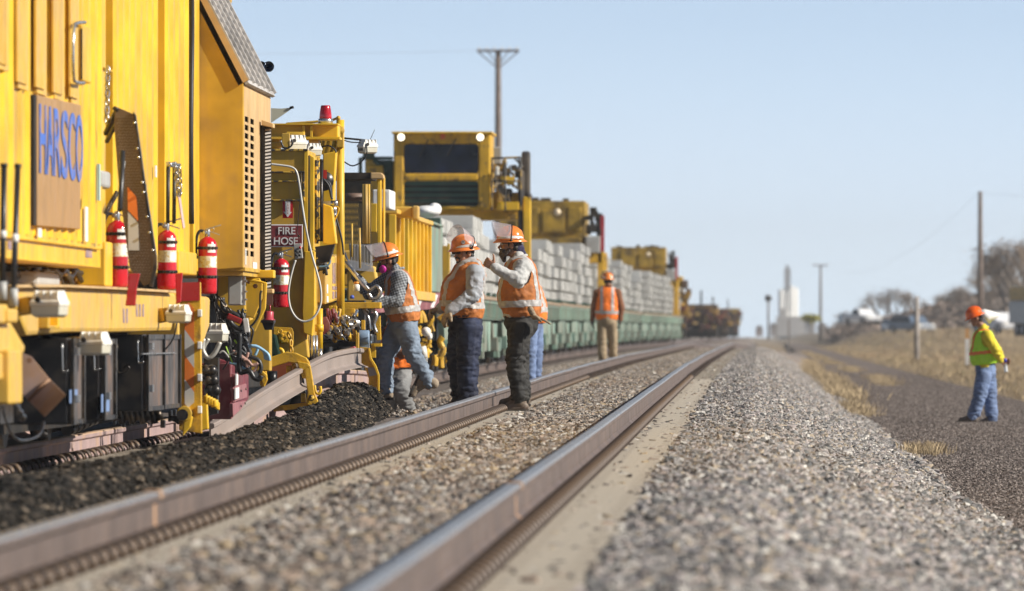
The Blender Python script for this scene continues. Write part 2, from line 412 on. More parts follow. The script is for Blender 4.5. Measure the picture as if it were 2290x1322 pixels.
# dark spoil ridge between the tracks
def ridge(x, y):
    top = interp([(20,.52),(40,.58),(62,.56),(70,.575),(78,.61),(83,.69),(88,.85),(91,.80),(93,.60),(95,.42)], y)
    cx = interp([(20,-3.85),(60,-3.85),(80,-3.98),(97,-4.10)], y)
    w = interp([(20,.50),(70,.50),(80,.60),(86,.46),(97,.36)], y)
    t = 1 - abs(x - cx) / w
    if t <= 0: return hgt(x, y) - .06
    n_ = .05 * noise.noise(Vector((x*3, y*1.2, 0))) + .02 * noise.noise(Vector((x*9, y*6, 4)))
    base = hgt(x, y) - .06
    return base + (top - base) * sm(0, .85, t) + n_ * sm(0, .3, t)
bm_ = sheet('spoil_heap', [-5.0 + .06*i for i in range(30)], [20 + .25*i for i in range(312)], ridge, berm_mat, curve=False)
tag(bm_, 'long ridge of dark loose soil heaped between the tracks', 'soil', kind='stuff')

# ---------------------------------------------------------------- loose stones: scattered with geometry nodes
SCATTERS = []
def stone_mat(name, cols, rough=.9):
    m, n, l, b = nt(name); b.inputs['Roughness'].default_value = rough; b.inputs['Specular IOR Level'].default_value = .25
    oi = n.new('ShaderNodeObjectInfo'); r = n.new('ShaderNodeValToRGB'); r.color_ramp.interpolation = 'CONSTANT'
    els = r.color_ramp.elements
    while len(els) < len(cols): els.new(.5)
    for i, c in enumerate(cols): els[i].position = i / len(cols); els[i].color = (*c, 1)
    l.new(oi.outputs['Random'], r.inputs[0])
    tc = n.new('ShaderNodeTexCoord'); t = n.new('ShaderNodeTexNoise'); t.inputs['Scale'].default_value = 1.5; l.new(tc.outputs['Object'], t.inputs[0])
    h = n.new('ShaderNodeHueSaturation'); l.new(r.outputs[0], h.inputs['Color'])
    mr = n.new('ShaderNodeMapRange'); l.new(t.outputs[0], mr.inputs[0]); mr.inputs[1].default_value = .3; mr.inputs[2].default_value = .7; mr.inputs[3].default_value = .75; mr.inputs[4].default_value = 1.2
    l.new(mr.outputs[0], h.inputs['Value']); l.new(h.outputs[0], b.inputs['Base Color'])
    return m
def scatter(obj, dens, size, mat, attr='dens', keep=True, seed=1, flat=.75):
    """stones on the faces of obj; density multiplied by the vertex attribute"""
    ng = bpy.data.node_groups.new('scatter_stones', 'GeometryNodeTree')
    ng.interface.new_socket('Geometry', in_out='INPUT', socket_type='NodeSocketGeometry')
    ng.interface.new_socket('Geometry', in_out='OUTPUT', socket_type='NodeSocketGeometry')
    N = ng.nodes; L = ng.links
    gi = N.new('NodeGroupInput'); go = N.new('NodeGroupOutput')
    na = N.new('GeometryNodeInputNamedAttribute'); na.data_type = 'FLOAT'; na.inputs[0].default_value = attr
    mul = N.new('ShaderNodeMath'); mul.operation = 'MULTIPLY'; L.new(na.outputs[0], mul.inputs[0]); mul.inputs[1].default_value = dens
    dp = N.new('GeometryNodeDistributePointsOnFaces'); L.new(gi.outputs[0], dp.inputs[0]); L.new(mul.outputs[0], dp.inputs['Density']); dp.inputs['Seed'].default_value = seed
    jn = N.new('GeometryNodeJoinGeometry')
    for k in range(5):
        ico = N.new('GeometryNodeMeshIcoSphere'); ico.inputs['Radius'].default_value = 1.0; ico.inputs['Subdivisions'].default_value = 1
        rv = N.new('FunctionNodeRandomValue'); rv.data_type = 'FLOAT_VECTOR'
        rv.inputs[0].default_value = (-.38,-.38,-.38); rv.inputs[1].default_value = (.38,.38,.38); rv.inputs['Seed'].default_value = 11 + k*7 + seed
        sp = N.new('GeometryNodeSetPosition'); L.new(ico.outputs[0], sp.inputs[0]); L.new(rv.outputs[0], sp.inputs['Offset'])
        sh = N.new('GeometryNodeSetShadeSmooth'); L.new(sp.outputs[0], sh.inputs[0]); sh.inputs['Shade Smooth'].default_value = False
        st = N.new('GeometryNodeSetMaterial'); L.new(sh.outputs[0], st.inputs[0]); st.inputs[2].default_value = mat
        gt = N.new('GeometryNodeGeometryToInstance'); L.new(st.outputs[0], gt.inputs[0]); L.new(gt.outputs[0], jn.inputs[0])
    io = N.new('GeometryNodeInstanceOnPoints'); L.new(dp.outputs[0], io.inputs['Points']); L.new(jn.outputs[0], io.inputs['Instance'])
    io.inputs['Pick Instance'].default_value = True
    ri = N.new('FunctionNodeRandomValue'); ri.data_type = 'INT'; ri.inputs[4].default_value = 0; ri.inputs[5].default_value = 4; ri.inputs['Seed'].default_value = 5
    L.new(ri.outputs[2], io.inputs['Instance Index'])
    rr = N.new('FunctionNodeRandomValue'); rr.data_type = 'FLOAT_VECTOR'; rr.inputs[0].default_value = (-.5,-.5,0); rr.inputs[1].default_value = (.5,.5,6.28)
    L.new(rr.outputs[0], io.inputs['Rotation'])
    rs = N.new('FunctionNodeRandomValue'); rs.data_type = 'FLOAT_VECTOR'; rs.inputs[0].default_value = (size*.35,size*.35,size*.3*flat); rs.inputs[1].default_value = (size*1.5,size*1.3,size*1.25*flat); rs.inputs['Seed'].default_value = 9
    L.new(rs.outputs[0], io.inputs['Scale'])
    if keep:
        j2 = N.new('GeometryNodeJoinGeometry'); L.new(gi.outputs[0], j2.inputs[0]); L.new(io.outputs[0], j2.inputs[0]); L.new(j2.outputs[0], go.inputs[0])
    else: L.new(io.outputs[0], go.inputs[0])
    md = obj.modifiers.new('stones', 'NODES'); md.node_group = ng; md.show_viewport = False; SCATTERS.append(md)
def set_dens(obj, fn):
    me = obj.data; a = me.attributes.new('dens', 'FLOAT', 'POINT')
    a.data.foreach_set('value', [fn(v.co.x, v.co.y) for v in me.vertices])
SCOL = [(.38,.31,.25),(.27,.21,.17),(.50,.45,.40),(.12,.11,.10),(.42,.32,.25),(.64,.60,.54),(.31,.28,.25),(.45,.35,.23),(.22,.19,.17),(.50,.42,.36),(.35,.31,.28),(.17,.14,.115)]
SCOLW = [tuple(min(.8, q*1.12) for q in c) for c in [(.38,.34,.31),(.28,.26,.24),(.52,.48,.45),(.13,.13,.13),(.42,.35,.31),(.66,.63,.58),(.32,.30,.30),(.46,.38,.29),(.20,.20,.195),(.50,.44,.42),(.36,.34,.33),(.19,.18,.17)]]
stone_brown = stone_mat('brown_ballast_stone', [tuple(q*.78 for q in c) for c in SCOL])
stone_grey = stone_mat('grey_ballast_stone', [tuple(q*.74 for q in c) for c in SCOLW])
stone_dark = stone_mat('dark_clod', [(.020,.017,.014),(.012,.011,.009),(.034,.028,.022),(.055,.045,.036),(.020,.018,.016),(.016,.014,.012),(.012,.011,.01),(.15,.12,.09)])
stone_road = stone_mat('dark_gravel_stone', [(.175,.14,.125),(.11,.09,.08),(.25,.21,.185),(.065,.055,.05),(.36,.31,.28),(.135,.11,.098)])
def ysd(y): return 1.0 if y < 130 else max(.12, 1 - (y-130)/150)
# centre of the track
s1 = sheet('centre_ballast', [-3.25,-3.05,-2.85,-2.76,-2.74,-2.52,-2.5,-2.3,-2.2,-1.9,-1.4,-1.24,-1.22,-1.0,-.8,-.6], steps(24, 330, .6, 1.006), lambda x, y: bh(x, y) + .012 + .03*sm(.25,.6,1-abs((x-cur(y))+1.75)/.9), stone_brown)
def d1(x, y):
    xp = x - cur(y)
    if xp < -2.74: return ysd(y) * .8
    if xp < -2.30: return .0
    if xp < -2.15: return ysd(y) * .3
    if xp < -1.23: return ysd(y)
    if xp < -1.0: return 0
    return .07
set_dens(s1, d1); scatter(s1, 360, .038, stone_brown, keep=False, seed=3)
tag(s1, 'brown and grey crushed stones between and beside the near rails', 'ballast', kind='stuff')
s2 = sheet('shoulder_ballast', [-.62,-.5,-.35,-.1,.05,.25,.45,.7,.95,1.2,1.45,1.58,1.75], steps(24, 360, .6, 1.006), lambda x, y: bh(x, y) + .02 + (.02*sm(0,.4,x-cur(y)+.6)), stone_grey)
def d2(x, y):
    xp = x - cur(y)
    if xp < -.58: return .2
    if xp > 1.5: return .10 * ysd(y)
    if xp > 1.3: return ysd(y) * .8
    return ysd(y)
set_dens(s2, d2); scatter(s2, 330, .044, stone_grey, keep=False, seed=4)
tag(s2, 'pale grey crushed stone sloping down to the gravel road', 'ballast', kind='stuff')
set_dens(bm_, lambda x, y: 1.0 if ridge(x, y) > hgt(x, y) - .01 else 0); scatter(bm_, 420, .028, stone_dark, seed=6)
s3 = sheet('road_gravel', [1.5,2,2.5,3,3.5,4,4.5,5,5.3], steps(50, 330, 2, 1.01), lambda x, y: roadh(x, y) + .002, stone_road)
set_dens(s3, lambda x, y: max(0, min(1, (330-y)/200))); scatter(s3, 230, .012, stone_road, keep=False, seed=8, flat=.7)
tag(s3, 'dark fine gravel covering the service road', 'gravel', kind='stuff')
s4 = sheet('track_bed_stones', [-4.7,-4.4,-4.0,-3.6,-3.25], steps(88, 330, .8, 1.008), lambda x, y: hgt(x, y) + .01, stone_brown)
set_dens(s4, lambda x, y: (.15 if y < 125 else .7) * ysd(y)); scatter(s4, 260, .026, stone_brown, keep=False, seed=12)
tag(s4, 'dusty stones on the bed between the two tracks', 'ballast', kind='stuff')

# ---------------------------------------------------------------- rails and ties
def railprof(h=.186):
    hd = .037; w = .009; b = .076
    k = h/.186
    return [(-b,0),(b,0),(b,.010),(.03,.026*k),(w,.045*k),(w,.135*k),(hd*.9,.146*k),(hd,.152*k),(hd,.176*k),(hd*.78,.1855*k),(0,.187*k),(-hd*.78,.1855*k),(-hd,.176*k),(-hd,.152*k),(-hd*.9,.146*k),(-w,.135*k),(-w,.045*k),(-.03,.026*k),(-b,.010)]
def wob(y, s):
    return (.010 * noise.noise(Vector((y*.07, s, 0))) + .006*noise.noise(Vector((y*.2, s, 5)))) * sm(60, 130, y)*1.6
def rail(name, pts, mats, label, scale=1.0, cat='rail', parent=None, group=None):
    """sweep the rail section along points; each point may carry an up vector"""
    pr = railprof(); n = len(pr); mb = MB(); vs = []; fs = []; ms = []
    P = [Vector(p) for p in pts]
    for i, p in enumerate(P):
        d = (P[min(i+1, len(P)-1)] - P[max(i-1, 0)]).normalized()
        sd = d.cross(Vector((0,0,1))).normalized(); u = sd.cross(d)
        for (a, b) in pr: vs.append(p + sd*a*scale + u*b*scale)
    for i in range(len(P)-1):
        for k in range(n):
            k2 = (k+1) % n
            mi = 1 if k in (8,9,10,11) else 0
            mb.add([], []); fs.append(((i*n+k), (i*n+k2), ((i+1)*n+k2), ((i+1)*n+k))); ms.append(mi)
    mb.v = [tuple(v) for v in vs]; mb.f = fs + [tuple(range(n-1,-1,-1)), tuple((len(P)-1)*n + k for k in range(n))]; mb.m = ms + [0,0]; mb.sm = [False]*len(mb.f)
    o = mb.build(name, mats, parent)
    if label: tag(o, label, cat, group)
    return o
ry = steps(18, 700, 1.0, 1.008)
for xo, lab in ((-.755, 'brown steel rail that the bearded worker stands beside, left rail of the near track'), (.755, 'brown steel rail nearest the pale stone slope, right rail of the near track')):
    def rp(y): return (TX + xo + cur(y) + wob(y, xo), y, zt(y) - .187 + .6*wob(y, 3))
    o = rail('rail', [rp(y) for y in ry], [railweb, railtop], lab)
    for yw_, Lw, mt_, sc_ in ((38.6 if xo < 0 else 40.6, .16, weldtan, 1.05),) + (((86.8, .05, welddark, 1.01),) if xo < 0 else ((97.0, .05, welddark, 1.01),)):
        q = rail('weld_mark', [tuple(c - (.0006 if i == 2 else 0) for i, c in enumerate(rp(yw_ + d_))) for d_ in (0, Lw)], [mt_, mt_], None, sc_); q.parent = o
# old rail under the machine with an uncovered stretch
for xo, lab in ((.755, 'old rail with patchy pinkish side under the yellow machine, nearer one'), (-.755, 'old rail under the yellow machine, farther one')):
    rail('rail', [(MX + xo, y, zt2(y) - .187) for y in steps(30, 97, 2, 1.0)], [railpink, railorange], lab)
for xo, lab in ((.755, 'rail under the green flat wagons, nearer one'), (-.755, 'rail under the green flat wagons, farther one')):
    rail('rail', [(MX + xo + cur(y), y, zt2(y) - .187) for y in steps(112, 1200, 2, 1.02)], [railweb, railtop], lab)
# one tie of the near track with four clips
def make_tie():
    L = 2.59
    mb = MB()
    prof = [(-.13,0),(.13,0),(.115,.19),(-.115,.19)]
    mb.prism([(-L/2, a, b-.19) for a, b in prof], (L, 0, 0))
    o = mb.build('concrete_tie', tieconc, bevel=.01)
    tag(o, 'pale concrete tie set in the ballast under the near rails', 'railway tie', 'concrete ties laid under the near rails')
    for xo, s in ((-.755, 1), (-.755, -1), (.755, 1), (.755, -1)):
        c = MB()
        for yy in (-.10, 0, .10):
            P = []
            for k in range(9):
                a = math.pi * (k/8.0)
                P.append((xo + s*(.055 + .050 - .050*math.cos(a)), yy, .012 + .050*math.sin(a)))
            c.tube(P, .0085, 6)
        c.cyl((xo + s*.105, -.06, .02), (xo + s*.105, .06, .02), .015, seg=6)
        c.box((xo + s*.06, -.07, .0), (xo + s*.155, .07, .014))
        q = c.build('rail_clip', clipmat); q.parent = o
    return o
tie0 = make_tie(); first = True
TIE_Y = [26 + .52*i for i in range(200)]
for ti, y in enumerate(TIE_Y):
    if first: o = tie0; first = False
    else:
        o = tie0.copy(); COL.objects.link(o)
        for ch in tie0.children:
            c = ch.copy(); COL.objects.link(c); c.parent = o
    o.location = (TX + cur(y), y, zt(y) - .187 - .001); k_ = ti + 1
    o['label'] = 'pale concrete tie under the near rails, %d%s counted away from the camera' % (k_, 'th' if 10 < k_ % 100 < 14 else {1:'st',2:'nd',3:'rd'}.get(k_ % 10, 'th'))
mb = MB()
y = TIE_Y[-1] + .52
while y < 330:
    zz = zt(y) - .188; mb.box((TX-1.295+cur(y), y-.115, zz-.1), (TX+1.295+cur(y), y+.115, zz))
    for xo, s in ((-.755, 1), (.755, 1)):
        mb.box((TX+xo+s*.06+cur(y), y-.06, zz+.0005), (TX+xo+s*.15+cur(y), y+.06, zz+.06), 1)
    y += .52
o = mb.build('concrete_ties', [tieconc, clipmat]); tag(o, 'far run of pale concrete ties shrinking toward the crest', 'railway tie', kind='stuff')
# clips along the machine-side rail
mb = MB()
y = 40
while y < 84:
    zz = zt2(y) - .187
    for yy in (-.06, .06):
        mb.tube([(MX+.755+.05+.055-.055*math.cos(math.pi*k/8), y+yy, zz+.005+.06*math.sin(math.pi*k/8)) for k in range(9)], .012, 5)
    mb.box((MX-1.3, y-.12, zz-.2), (MX+1.3, y+.12, zz-.003), 1)
    y += .61
o = mb.build('old_ties', [clipmat, tieconc]); tag(o, 'buried ties and hooped clips along the old pinkish rail', 'railway tie', kind='stuff')
crib = sheet('crib_fill', [-3.1,-2.6,-2.0,-1.5,-1.0,-.62], steps(18, 330, .6, 1.006), lambda x, y: zt(y) - .187 - .012 + .006*noise.noise(Vector((x*4, y*1.5, 2))), crib_mat); tag(crib, kind='structure')
# ---------------------------------------------------------------- shared builders for the machines
S = -4.65
def sp(mb, pts, X, d, mi=0): return mb.prism([at(a, b, X=X) for a, b in pts], (-d, 0, 0), mi)
def fp(mb, pts, Y, d, mi=0): return mb.prism([at(a, b, Y=Y) for a, b in pts], (0, d, 0), mi)
def ptube(mb, pts, Y, r, seg=8, mi=0): return mb.tube([at(p[0], p[1], Y=Y + (p[2] if len(p) > 2 else 0)) for p in smooth2(pts)], r, seg, mi)
def smooth2(pts, n=4):
    if len(pts) < 3: return pts
    mx_ = max(len(p) for p in pts); P = [tuple(p) + ((0,) if len(p) < mx_ else ()) for p in pts]; out = []
    for i in range(len(P) - 1):
        p0, p1, p2, p3 = P[max(i-1,0)], P[i], P[i+1], P[min(i+2, len(P)-1)]
        for k in range(n):
            t = k / n
            out.append(tuple(.5*((2*b) + (-a+c)*t + (2*a-5*b+4*c-d)*t*t + (-a+3*b-3*c+d)*t**3) for a, b, c, d in zip(p0, p1, p2, p3)))
    out.append(P[-1]); return out
def text_mesh(txt, name, mat, parent, origin, ux, uz, height, sx=1.0, thick=.004, spacing=1.0):
    cu = bpy.data.curves.new(name, 'FONT'); cu.body = txt; cu.align_x = 'CENTER'; cu.align_y = 'CENTER'
    cu.size = 1.0; cu.offset = .012; cu.extrude = .02; cu.space_character = spacing
    t = bpy.data.objects.new(name, cu); me = evaluated(t)
    bpy.data.objects.remove(t)
    ux = Vector(ux).normalized(); uz = Vector(uz).normalized(); un = ux.cross(uz).normalized()
    k = height / .73
    for v in me.vertices:
        p = v.co; v.co = Vector(origin) + ux*(p.x*k*sx) + uz*(p.y*k) + un*(thick if p.z > 0 else 0)
    me.name = name; me.materials.clear(); me.materials.append(mat)
    o = bpy.data.objects.new(name, me); COL.objects.link(o); setparent(o, parent); return o
def chain(mb, pts, r=.012, link=.045, mi=0):
    P = [Vector(p) for p in pts]; tot = []; acc = 0
    i = 0; flip = False
    for a, b in zip(P[:-1], P[1:]):
        L = (b-a).length; n = max(1, int(L/link)); d = (b-a).normalized()
        u = d.orthogonal().normalized(); w = d.cross(u)
        for k in range(n):
            c = a.lerp(b, (k+.5)/n); s_ = u if flip else w; flip = not flip
            mb.tube([c + d*math.cos(t)*link*.68 + s_*math.sin(t)*link*.34 for t in [2*math.pi*q/8 for q in range(8)]], r*.6, 5, mi, closed=True)
def bolts(mb, pts, n, r, h=.012, mi=0, axis=(1,0,0)):
    for p in pts: mb.cyl(Vector(p), Vector(p) + Vector(axis)*h, r, seg=6, mi=mi)
    return mb
def worklight(parent, c, s=1.0, yawd=0, mats=None, label=None):
    """cream flood lamp: ribbed cap over a glass bowl with a guard; c = centre, size about .17 m"""
    R = Matrix.Rotation(math.radians(yawd), 3, 'Z'); c = Vector(c)
    def T(x, y, z): return c + R @ Vector((x*s, y*s, z*s))
    m = MB()
    lo = [(-.10,-.08),(.08,-.08),(.10,-.05),(.10,.06),(.08,.08),(-.10,.08)]
    def ring(sc, z): return [T(a*sc, b*sc, z) for a, b in lo]
    def loft(rings, mi=0):
        n = len(rings[0]); vs = [v for r in rings for v in r]
        fs = [tuple(range(n-1,-1,-1)), tuple((len(rings)-1)*n+k for k in range(n))]
        for i in range(len(rings)-1):
            for k in range(n): fs.append((i*n+k, i*n+(k+1)%n, (i+1)*n+(k+1)%n, (i+1)*n+k))
        m.add(vs, fs, mi)
    loft([ring(1.04,-.005), ring(1.04,.02), ring(.95,.028), ring(.80,.075), ring(.5,.085)])
    for k in range(4):
        m.bar(T(-.07+.045*k, -.075, .045), T(-.07+.045*k, .075, .045), .012*s, .08*s)
    body = m.build('work_light', lampwhite, parent, bevel=.004)
    m2 = MB(); m = m2
    loft([ring(.72,-.075), ring(.94,-.06), ring(.98,-.006)])
    m2.build('lens', glassw, body, bevel=.004).matrix_parent_inverse = Matrix.Identity(4)
    m3 = MB()
    for k in range(3): m3.obox(T(-.102, -.045+.045*k, -.03), (.012*s, .02*s, .03*s))
    m3.cyl(T(-.05,-.082,.03), T(-.05,-.10,.03), .018*s, seg=8)
    m3.build('clamp', grease, body).matrix_parent_inverse = Matrix.Identity(4)
    return body
def part(mb, name, mats, parent, bevel=0):
    o = mb.build(name, mats, parent, bevel); return o
def sub(mb, name, mats, par, bevel=0):
    o = mb.build(name, mats, None, bevel); o.parent = par; return o

# ================================================================ the big ribbed yellow machine (left)
A = empty('track_renewal_machine', (-6.2, 66, .6), 'tall ribbed yellow track renewal machine with a brown name board on its side', 'rail machine')
ZTOP = 5.0
def ribbed(px0, px1, bot, X, d, ref, name='side_panel', pitch=.30, top=ZTOP):
    m = MB(); y0, y1 = Yx(px0, X), Yx(px1, X); zb = Zy(bot, Yx(ref, X), ref)
    m.box((X, y0, zb), (X-d, y1, top))
    y = y0 + .12
    while y < y1 - .08:
        m.prism([(X, y-.06, zb+.03), (X+.022, y-.03, zb+.03), (X+.022, y+.03, zb+.03), (X, y+.06, zb+.03)], (0, 0, top-zb-.1))
        y += pitch
    return part(m, name, yellow, A)
ribbed(-60, 236, 532, S, .28, 40, pitch=.62)
ribbed(252, 352, 600, S, .28, 252, pitch=.62)
ribbed(368, 424, 604, S, .28, 368, pitch=.62)
m = MB(); m.box((S-.30, 50, 2.0), (-7.8, 74.0, ZTOP)); part(m, 'inner_casing', gold, A)
m = MB(); m.side(425, 431, -80, 600, S-.10, .1); part(m, 'seam', darkgap, A)
m = MB(); m.side(432, 446, -80, 606, S, .3); m.side(434, 437, -80, 606, S+.03, .1); part(m, 'corner_post', yellow, A, .008)
m = MB(); m.tube([at(427.5 + 1.3*math.sin(q*.5), -60 + q*40, X=S+.03) for q in range(15)], .022, 8); part(m, 'hose', rubber, A)
# louvre panels above the board
for a, b, yb in ((-10,20,150),(41,64,196),(83,104,208),(122,144,220),(160,177,230)):
    m = MB(); m.side(a, b, -80, yb, S+.03, .03)
    y0, y1 = Yx(a, S+.05), Yx(b, S+.05)
    for k in range(5):
        yy = lerp(y0, y1, (k+.5)/5); m.box((S+.03, yy-.09, Zy(yb-14, y0, a)), (S+.045, yy+.05, ZTOP))
    part(m, 'louvre', yellow3, A)
# name board
XB = S + .05
m = MB(); sp(m, [(84,212),(181,235),(180,513),(84,505)], XB, .05)
nb = part(m, 'name_board', brownply, A, .006)
m = MB(); sp(m, [(76,212),(84,212),(84,505),(76,504)], XB-.008, .04); sub(m, 'board_frame', darkgap, nb)
y0, y1 = Yx(84, XB), Yx(181, XB)
for i, ch in enumerate('HARSCO'):
    pa = 86 + 16.3*i; pc = pa + 8.2
    yc = Yx(pc, XB); w = Yx(pa+15.2, XB) - Yx(pa, XB)
    zt_, zb_ = at(pc, 238 + (pc-86)*.30, X=XB).z, at(pc, 398 + (pc-86)*.20, X=XB).z
    t = text_mesh(ch, 'lettering', bluepaint, nb, (XB+.003, yc, (zt_+zb_)/2), (0,1,0), (0,0,1), zt_-zb_, sx=1.0)
    ys = [v.co.y for v in t.data.vertices]; mn, mx = min(ys), max(ys)
    for v in t.data.vertices: v.co.y = yc + (v.co.y - (mn+mx)/2) / (mx-mn) * w
    t.matrix_parent_inverse = Matrix.Identity(4)
# grab frame and slatted box beside it
m = MB(); X_ = S + .08
m.tube([at(a, b, X=X_) for a, b in smooth2([(190,50),(172,52),(165,62),(163,120),(164,172),(170,184),(188,186)])], .012, 8)
part(m, 'grab_handle', steel, A)
m = MB(); m.side(184, 204, 54, 180, S+.06, .06); g_ = part(m, 'hinged_guard', yellow, A, .01)
m = MB(); m.front(180, 184, 64, 178, Yx(184, S+.06)-.01, .008); sub(m, 'slot', darkgap, g_)
# recessed gap with chain
m = MB(); chain(m, [at(241, 150, Y=62.5), at(240, 200, Y=62.5), at(238, 275, Y=62.5)], .014, .05); part(m, 'chain', steel, A)
m = MB(); m.side(236, 252, 150, 156, S+.02, .3); m.side(352, 368, 108, 128, S-.1, .1); m.side(352, 368, 310, 332, S-.1, .1); part(m, 'gap_bracket', gold, A, .006)
m = MB()
for i in range(6): m.side(354, 366, 20+i*100, 22+i*100, S-.12, .1)
m.side(352, 368, -80, 600, S-.22, .06); part(m, 'recess_plate', gold, A)
# small labels stuck to the wall
m = MB(); m.side(219, 225, 366, 448, S+.03, .01); part(m, 'pale_green_plate', M('pale_green_plate', (.45,.6,.5), .5), A)
m = MB(); m.side(191, 197, 462, 540, S+.03, .01); m.side(86, 94, 510, 530, S+.03, .01); m.side(348, 351, 370, 396, S+.03, .01); part(m, 'white_sticker', white, A)
# sill beam and its end lettering
m = MB(); m.side(-60, 225, 534, 579, S+.10, .5, ref=40); m.side(-60, 226, 530, 535, S+.13, .2, ref=40); m.side(-60, 226, 577, 581, S+.13, .3, ref=40)
sl = part(m, 'sill_beam', yellow, A, .012)
for q in ((18,26,542,560,40),(192,206,553,575,192)):
    m = MB(); m.side(q[0], q[1], q[2], q[3], S+.105, .01, ref=q[4]); sub(m, 'faded_stencil', purplepaint, sl)
m = MB(); m.side(400, 440, 560, 612, S+.06, .4, ref=400); m.side(236, 252, 540, 640, S+.02, .2, ref=236); part(m, 'wall_foot', yellow, A, .012)
# dark machinery behind the gap above the boom
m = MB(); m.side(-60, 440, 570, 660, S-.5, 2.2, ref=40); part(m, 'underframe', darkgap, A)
m = MB(); m.side(86, 134, 607, 642, S-.02, .3); part(m, 'grey_motor_cover', greybox, A, .03)
rg = random.Random(5); m = MB()
for i in range(46):
    px = rg.uniform(40, 235); py = rg.uniform(598, 640); m.side(px, px+rg.uniform(3, 12), py, py+rg.uniform(4, 16), S-.1-rg.random()*.3, .1)
part(m, 'valve_block', [gold], A, .006)
m = MB()
for i in range(9):
    px = 30 + i*23; m.tube([at(a, b, X=S-.15) for a, b in smooth2([(px, 600+rg.uniform(-4,10)), (px+14, 612+rg.uniform(-6,8)), (px+26, 606), (px+40, 634)])], .018, 7)
part(m, 'hose', rubber, A)
# long boom beam
XM = -4.42
m = MB(); sp(m, [(26,640),(150,641),(260,646),(392,654),(395,672),(384,741),(250,744),(150,744),(62,752),(40,700)], XM, .55)
bo = part(m, 'boom_beam', yellow3, A, .03)
m = MB(); sp(m, [(20,637),(150,637),(260,642),(394,650),(395,655),(260,647),(150,642),(26,643)], XM+.05, .65); sub(m, 'top_flange', tan, bo)
m = MB()
for a in ((108,125,720),):
    m.side(108, 112, 680, 735, XM+.06, .06); m.side(112, 133, 728, 735, XM+.06, .06); m.side(130, 134, 690, 735, XM+.06, .06)
sub(m, 'stiffener', yellow, bo, .006)
for px in (276, 283, 305, 312, 319):
    m = MB(); m.side(px, px+3.5, 690 if px < 300 else 680, 722 if px < 300 else 708, XM+.004, .003)
    sub(m, 'faded_stencil', purplepaint, bo)
m = MB(); sp(m, [(398,655),(470,664),(468,735),(455,772),(400,768)], XM-.08, .4); part(m, 'boom_tip', yellow3, A, .03)
# front corner block at the lower left, with lugs
m = MB(); m.side(-60, 18, 680, 724, XM+.2, .5, ref=0); sp(m, [(-60,722),(26,722),(56,772),(54,790),(-60,790)], XM+.16, .4)
m.side(-60, 12, 790, 850, XM+.16, .3, ref=0); m.side(20, 40, 690, 722, XM+.22, .2, ref=20); m.side(22, 50, 782, 905, XM+.2, .15, ref=22)
part(m, 'corner_block', yellow3, A, .015)
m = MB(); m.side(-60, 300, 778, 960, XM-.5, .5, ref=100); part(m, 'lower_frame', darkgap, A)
# rusty deflector plate
m = MB(); Yp = 53.0
fp(m, [(36,783),(70,798),(112,850),(64,896),(38,870)], Yp, .02)
m.prism([at(112,850,Y=Yp), at(147,884,Y=Yp-.5), at(100,932,Y=Yp-.5), at(64,896,Y=Yp)], (0,.02,0))
dp_ = part(m, 'deflector_plate', rustlite, A)
m = MB(); bolts(m, [at(44,790,Y=Yp), at(66,806,Y=Yp), at(44,812,Y=Yp)], 3, .018, axis=(0,-.03,0)); m.tube([at(64,897,Y=Yp-.01), at(88,868,Y=Yp-.01), at(112,849,Y=Yp-.01)], .012, 6); sub(m, 'weld_and_bolts', rust, dp_)
m = MB()
for i in range(5): m.cyl(at(6+i*9, 880+i*12, Y=52.5), at(26+i*6, 890+i*11, Y=53), .025, seg=10)
m.tube([at(a, b, X=XM+.05) for a, b in smooth2([(2,905),(20,960),(45,985),(85,975),(98,945)])], .010, 8)
m.side(0, 30, 905, 950, XM+.05, .2); part(m, 'linkage', grease, A, .006)
# black cabinets hanging below the boom: dark ends toward the camera, dusty doors on the side
dusty = M('dusty_black_panel', (.06,.05,.045), .45, var=.4, dirt=.7, dcol=(.19,.11,.07), dscale=2.5, streak=.6, scol=(.20,.16,.14))
def cabinet(pa, pe, ps, pt, pb, Y, label_px=None):
    e = at(pe, pt, Y=Y); X = e.x; zt_ = e.z; zb_ = at(pe, pb, Y=Y).z; y1 = Yx(ps, X)
    m = MB(); m.box((X, Y, zb_), (X - .75, y1, zt_)); c = part(m, 'black_cabinet', black, A, .01)
    m = MB(); m.box((X+.003, Y+.02, zb_+.02), (X+.02, y1-.02, zt_-.02)); n = 2 if y1 - Y > 2 else 1; sub(m, 'door', dusty, c, .004)
    m = MB()
    for k in range(n+1):
        yy = lerp(Y+.05, y1-.05, k/n); m.box((X+.022, yy-.04, zb_), (X+.040, yy+.04, zt_))
    m.box((X+.022, Y, zt_-.035), (X+.034, y1, zt_)); m.box((X+.022, Y, zb_), (X+.034, y1, zb_+.03)); sub(m, 'door_frame', grease, c)
    m = MB(); m.tube([at(a, b, Y=Y-.03) for a, b in smooth2([(pe-12, pt+12), (pe-11, (pt+pb)/2-30), (pe-10, (pt+pb)/2-22), (pe+2, (pt+pb)/2-24)])], .006, 6)
    for h in (.25, .8): m.box((X+.03, Y+.1, lerp(zb_, zt_, h)), (X+.06, Y+.3, lerp(zb_, zt_, h)+.05))
    sub(m, 'latch', steel, c)
    if label_px:
        m = MB(); m.side(label_px[0], label_px[1], label_px[2], label_px[3], X+.026, .004); sub(m, 'blue_label', M('pale_blue_label', (.16,.24,.42), .6) if 'pale_blue_label' not in MATS else MATS['pale_blue_label'], c)
cabinet(60, 151, 178, 756, 950, 57.0, (156,174,872,902)); cabinet(180, 222, 249, 758, 940, 60.0, (227,245,882,922)); cabinet(250, 320, 394, 748, 920, 64.0)
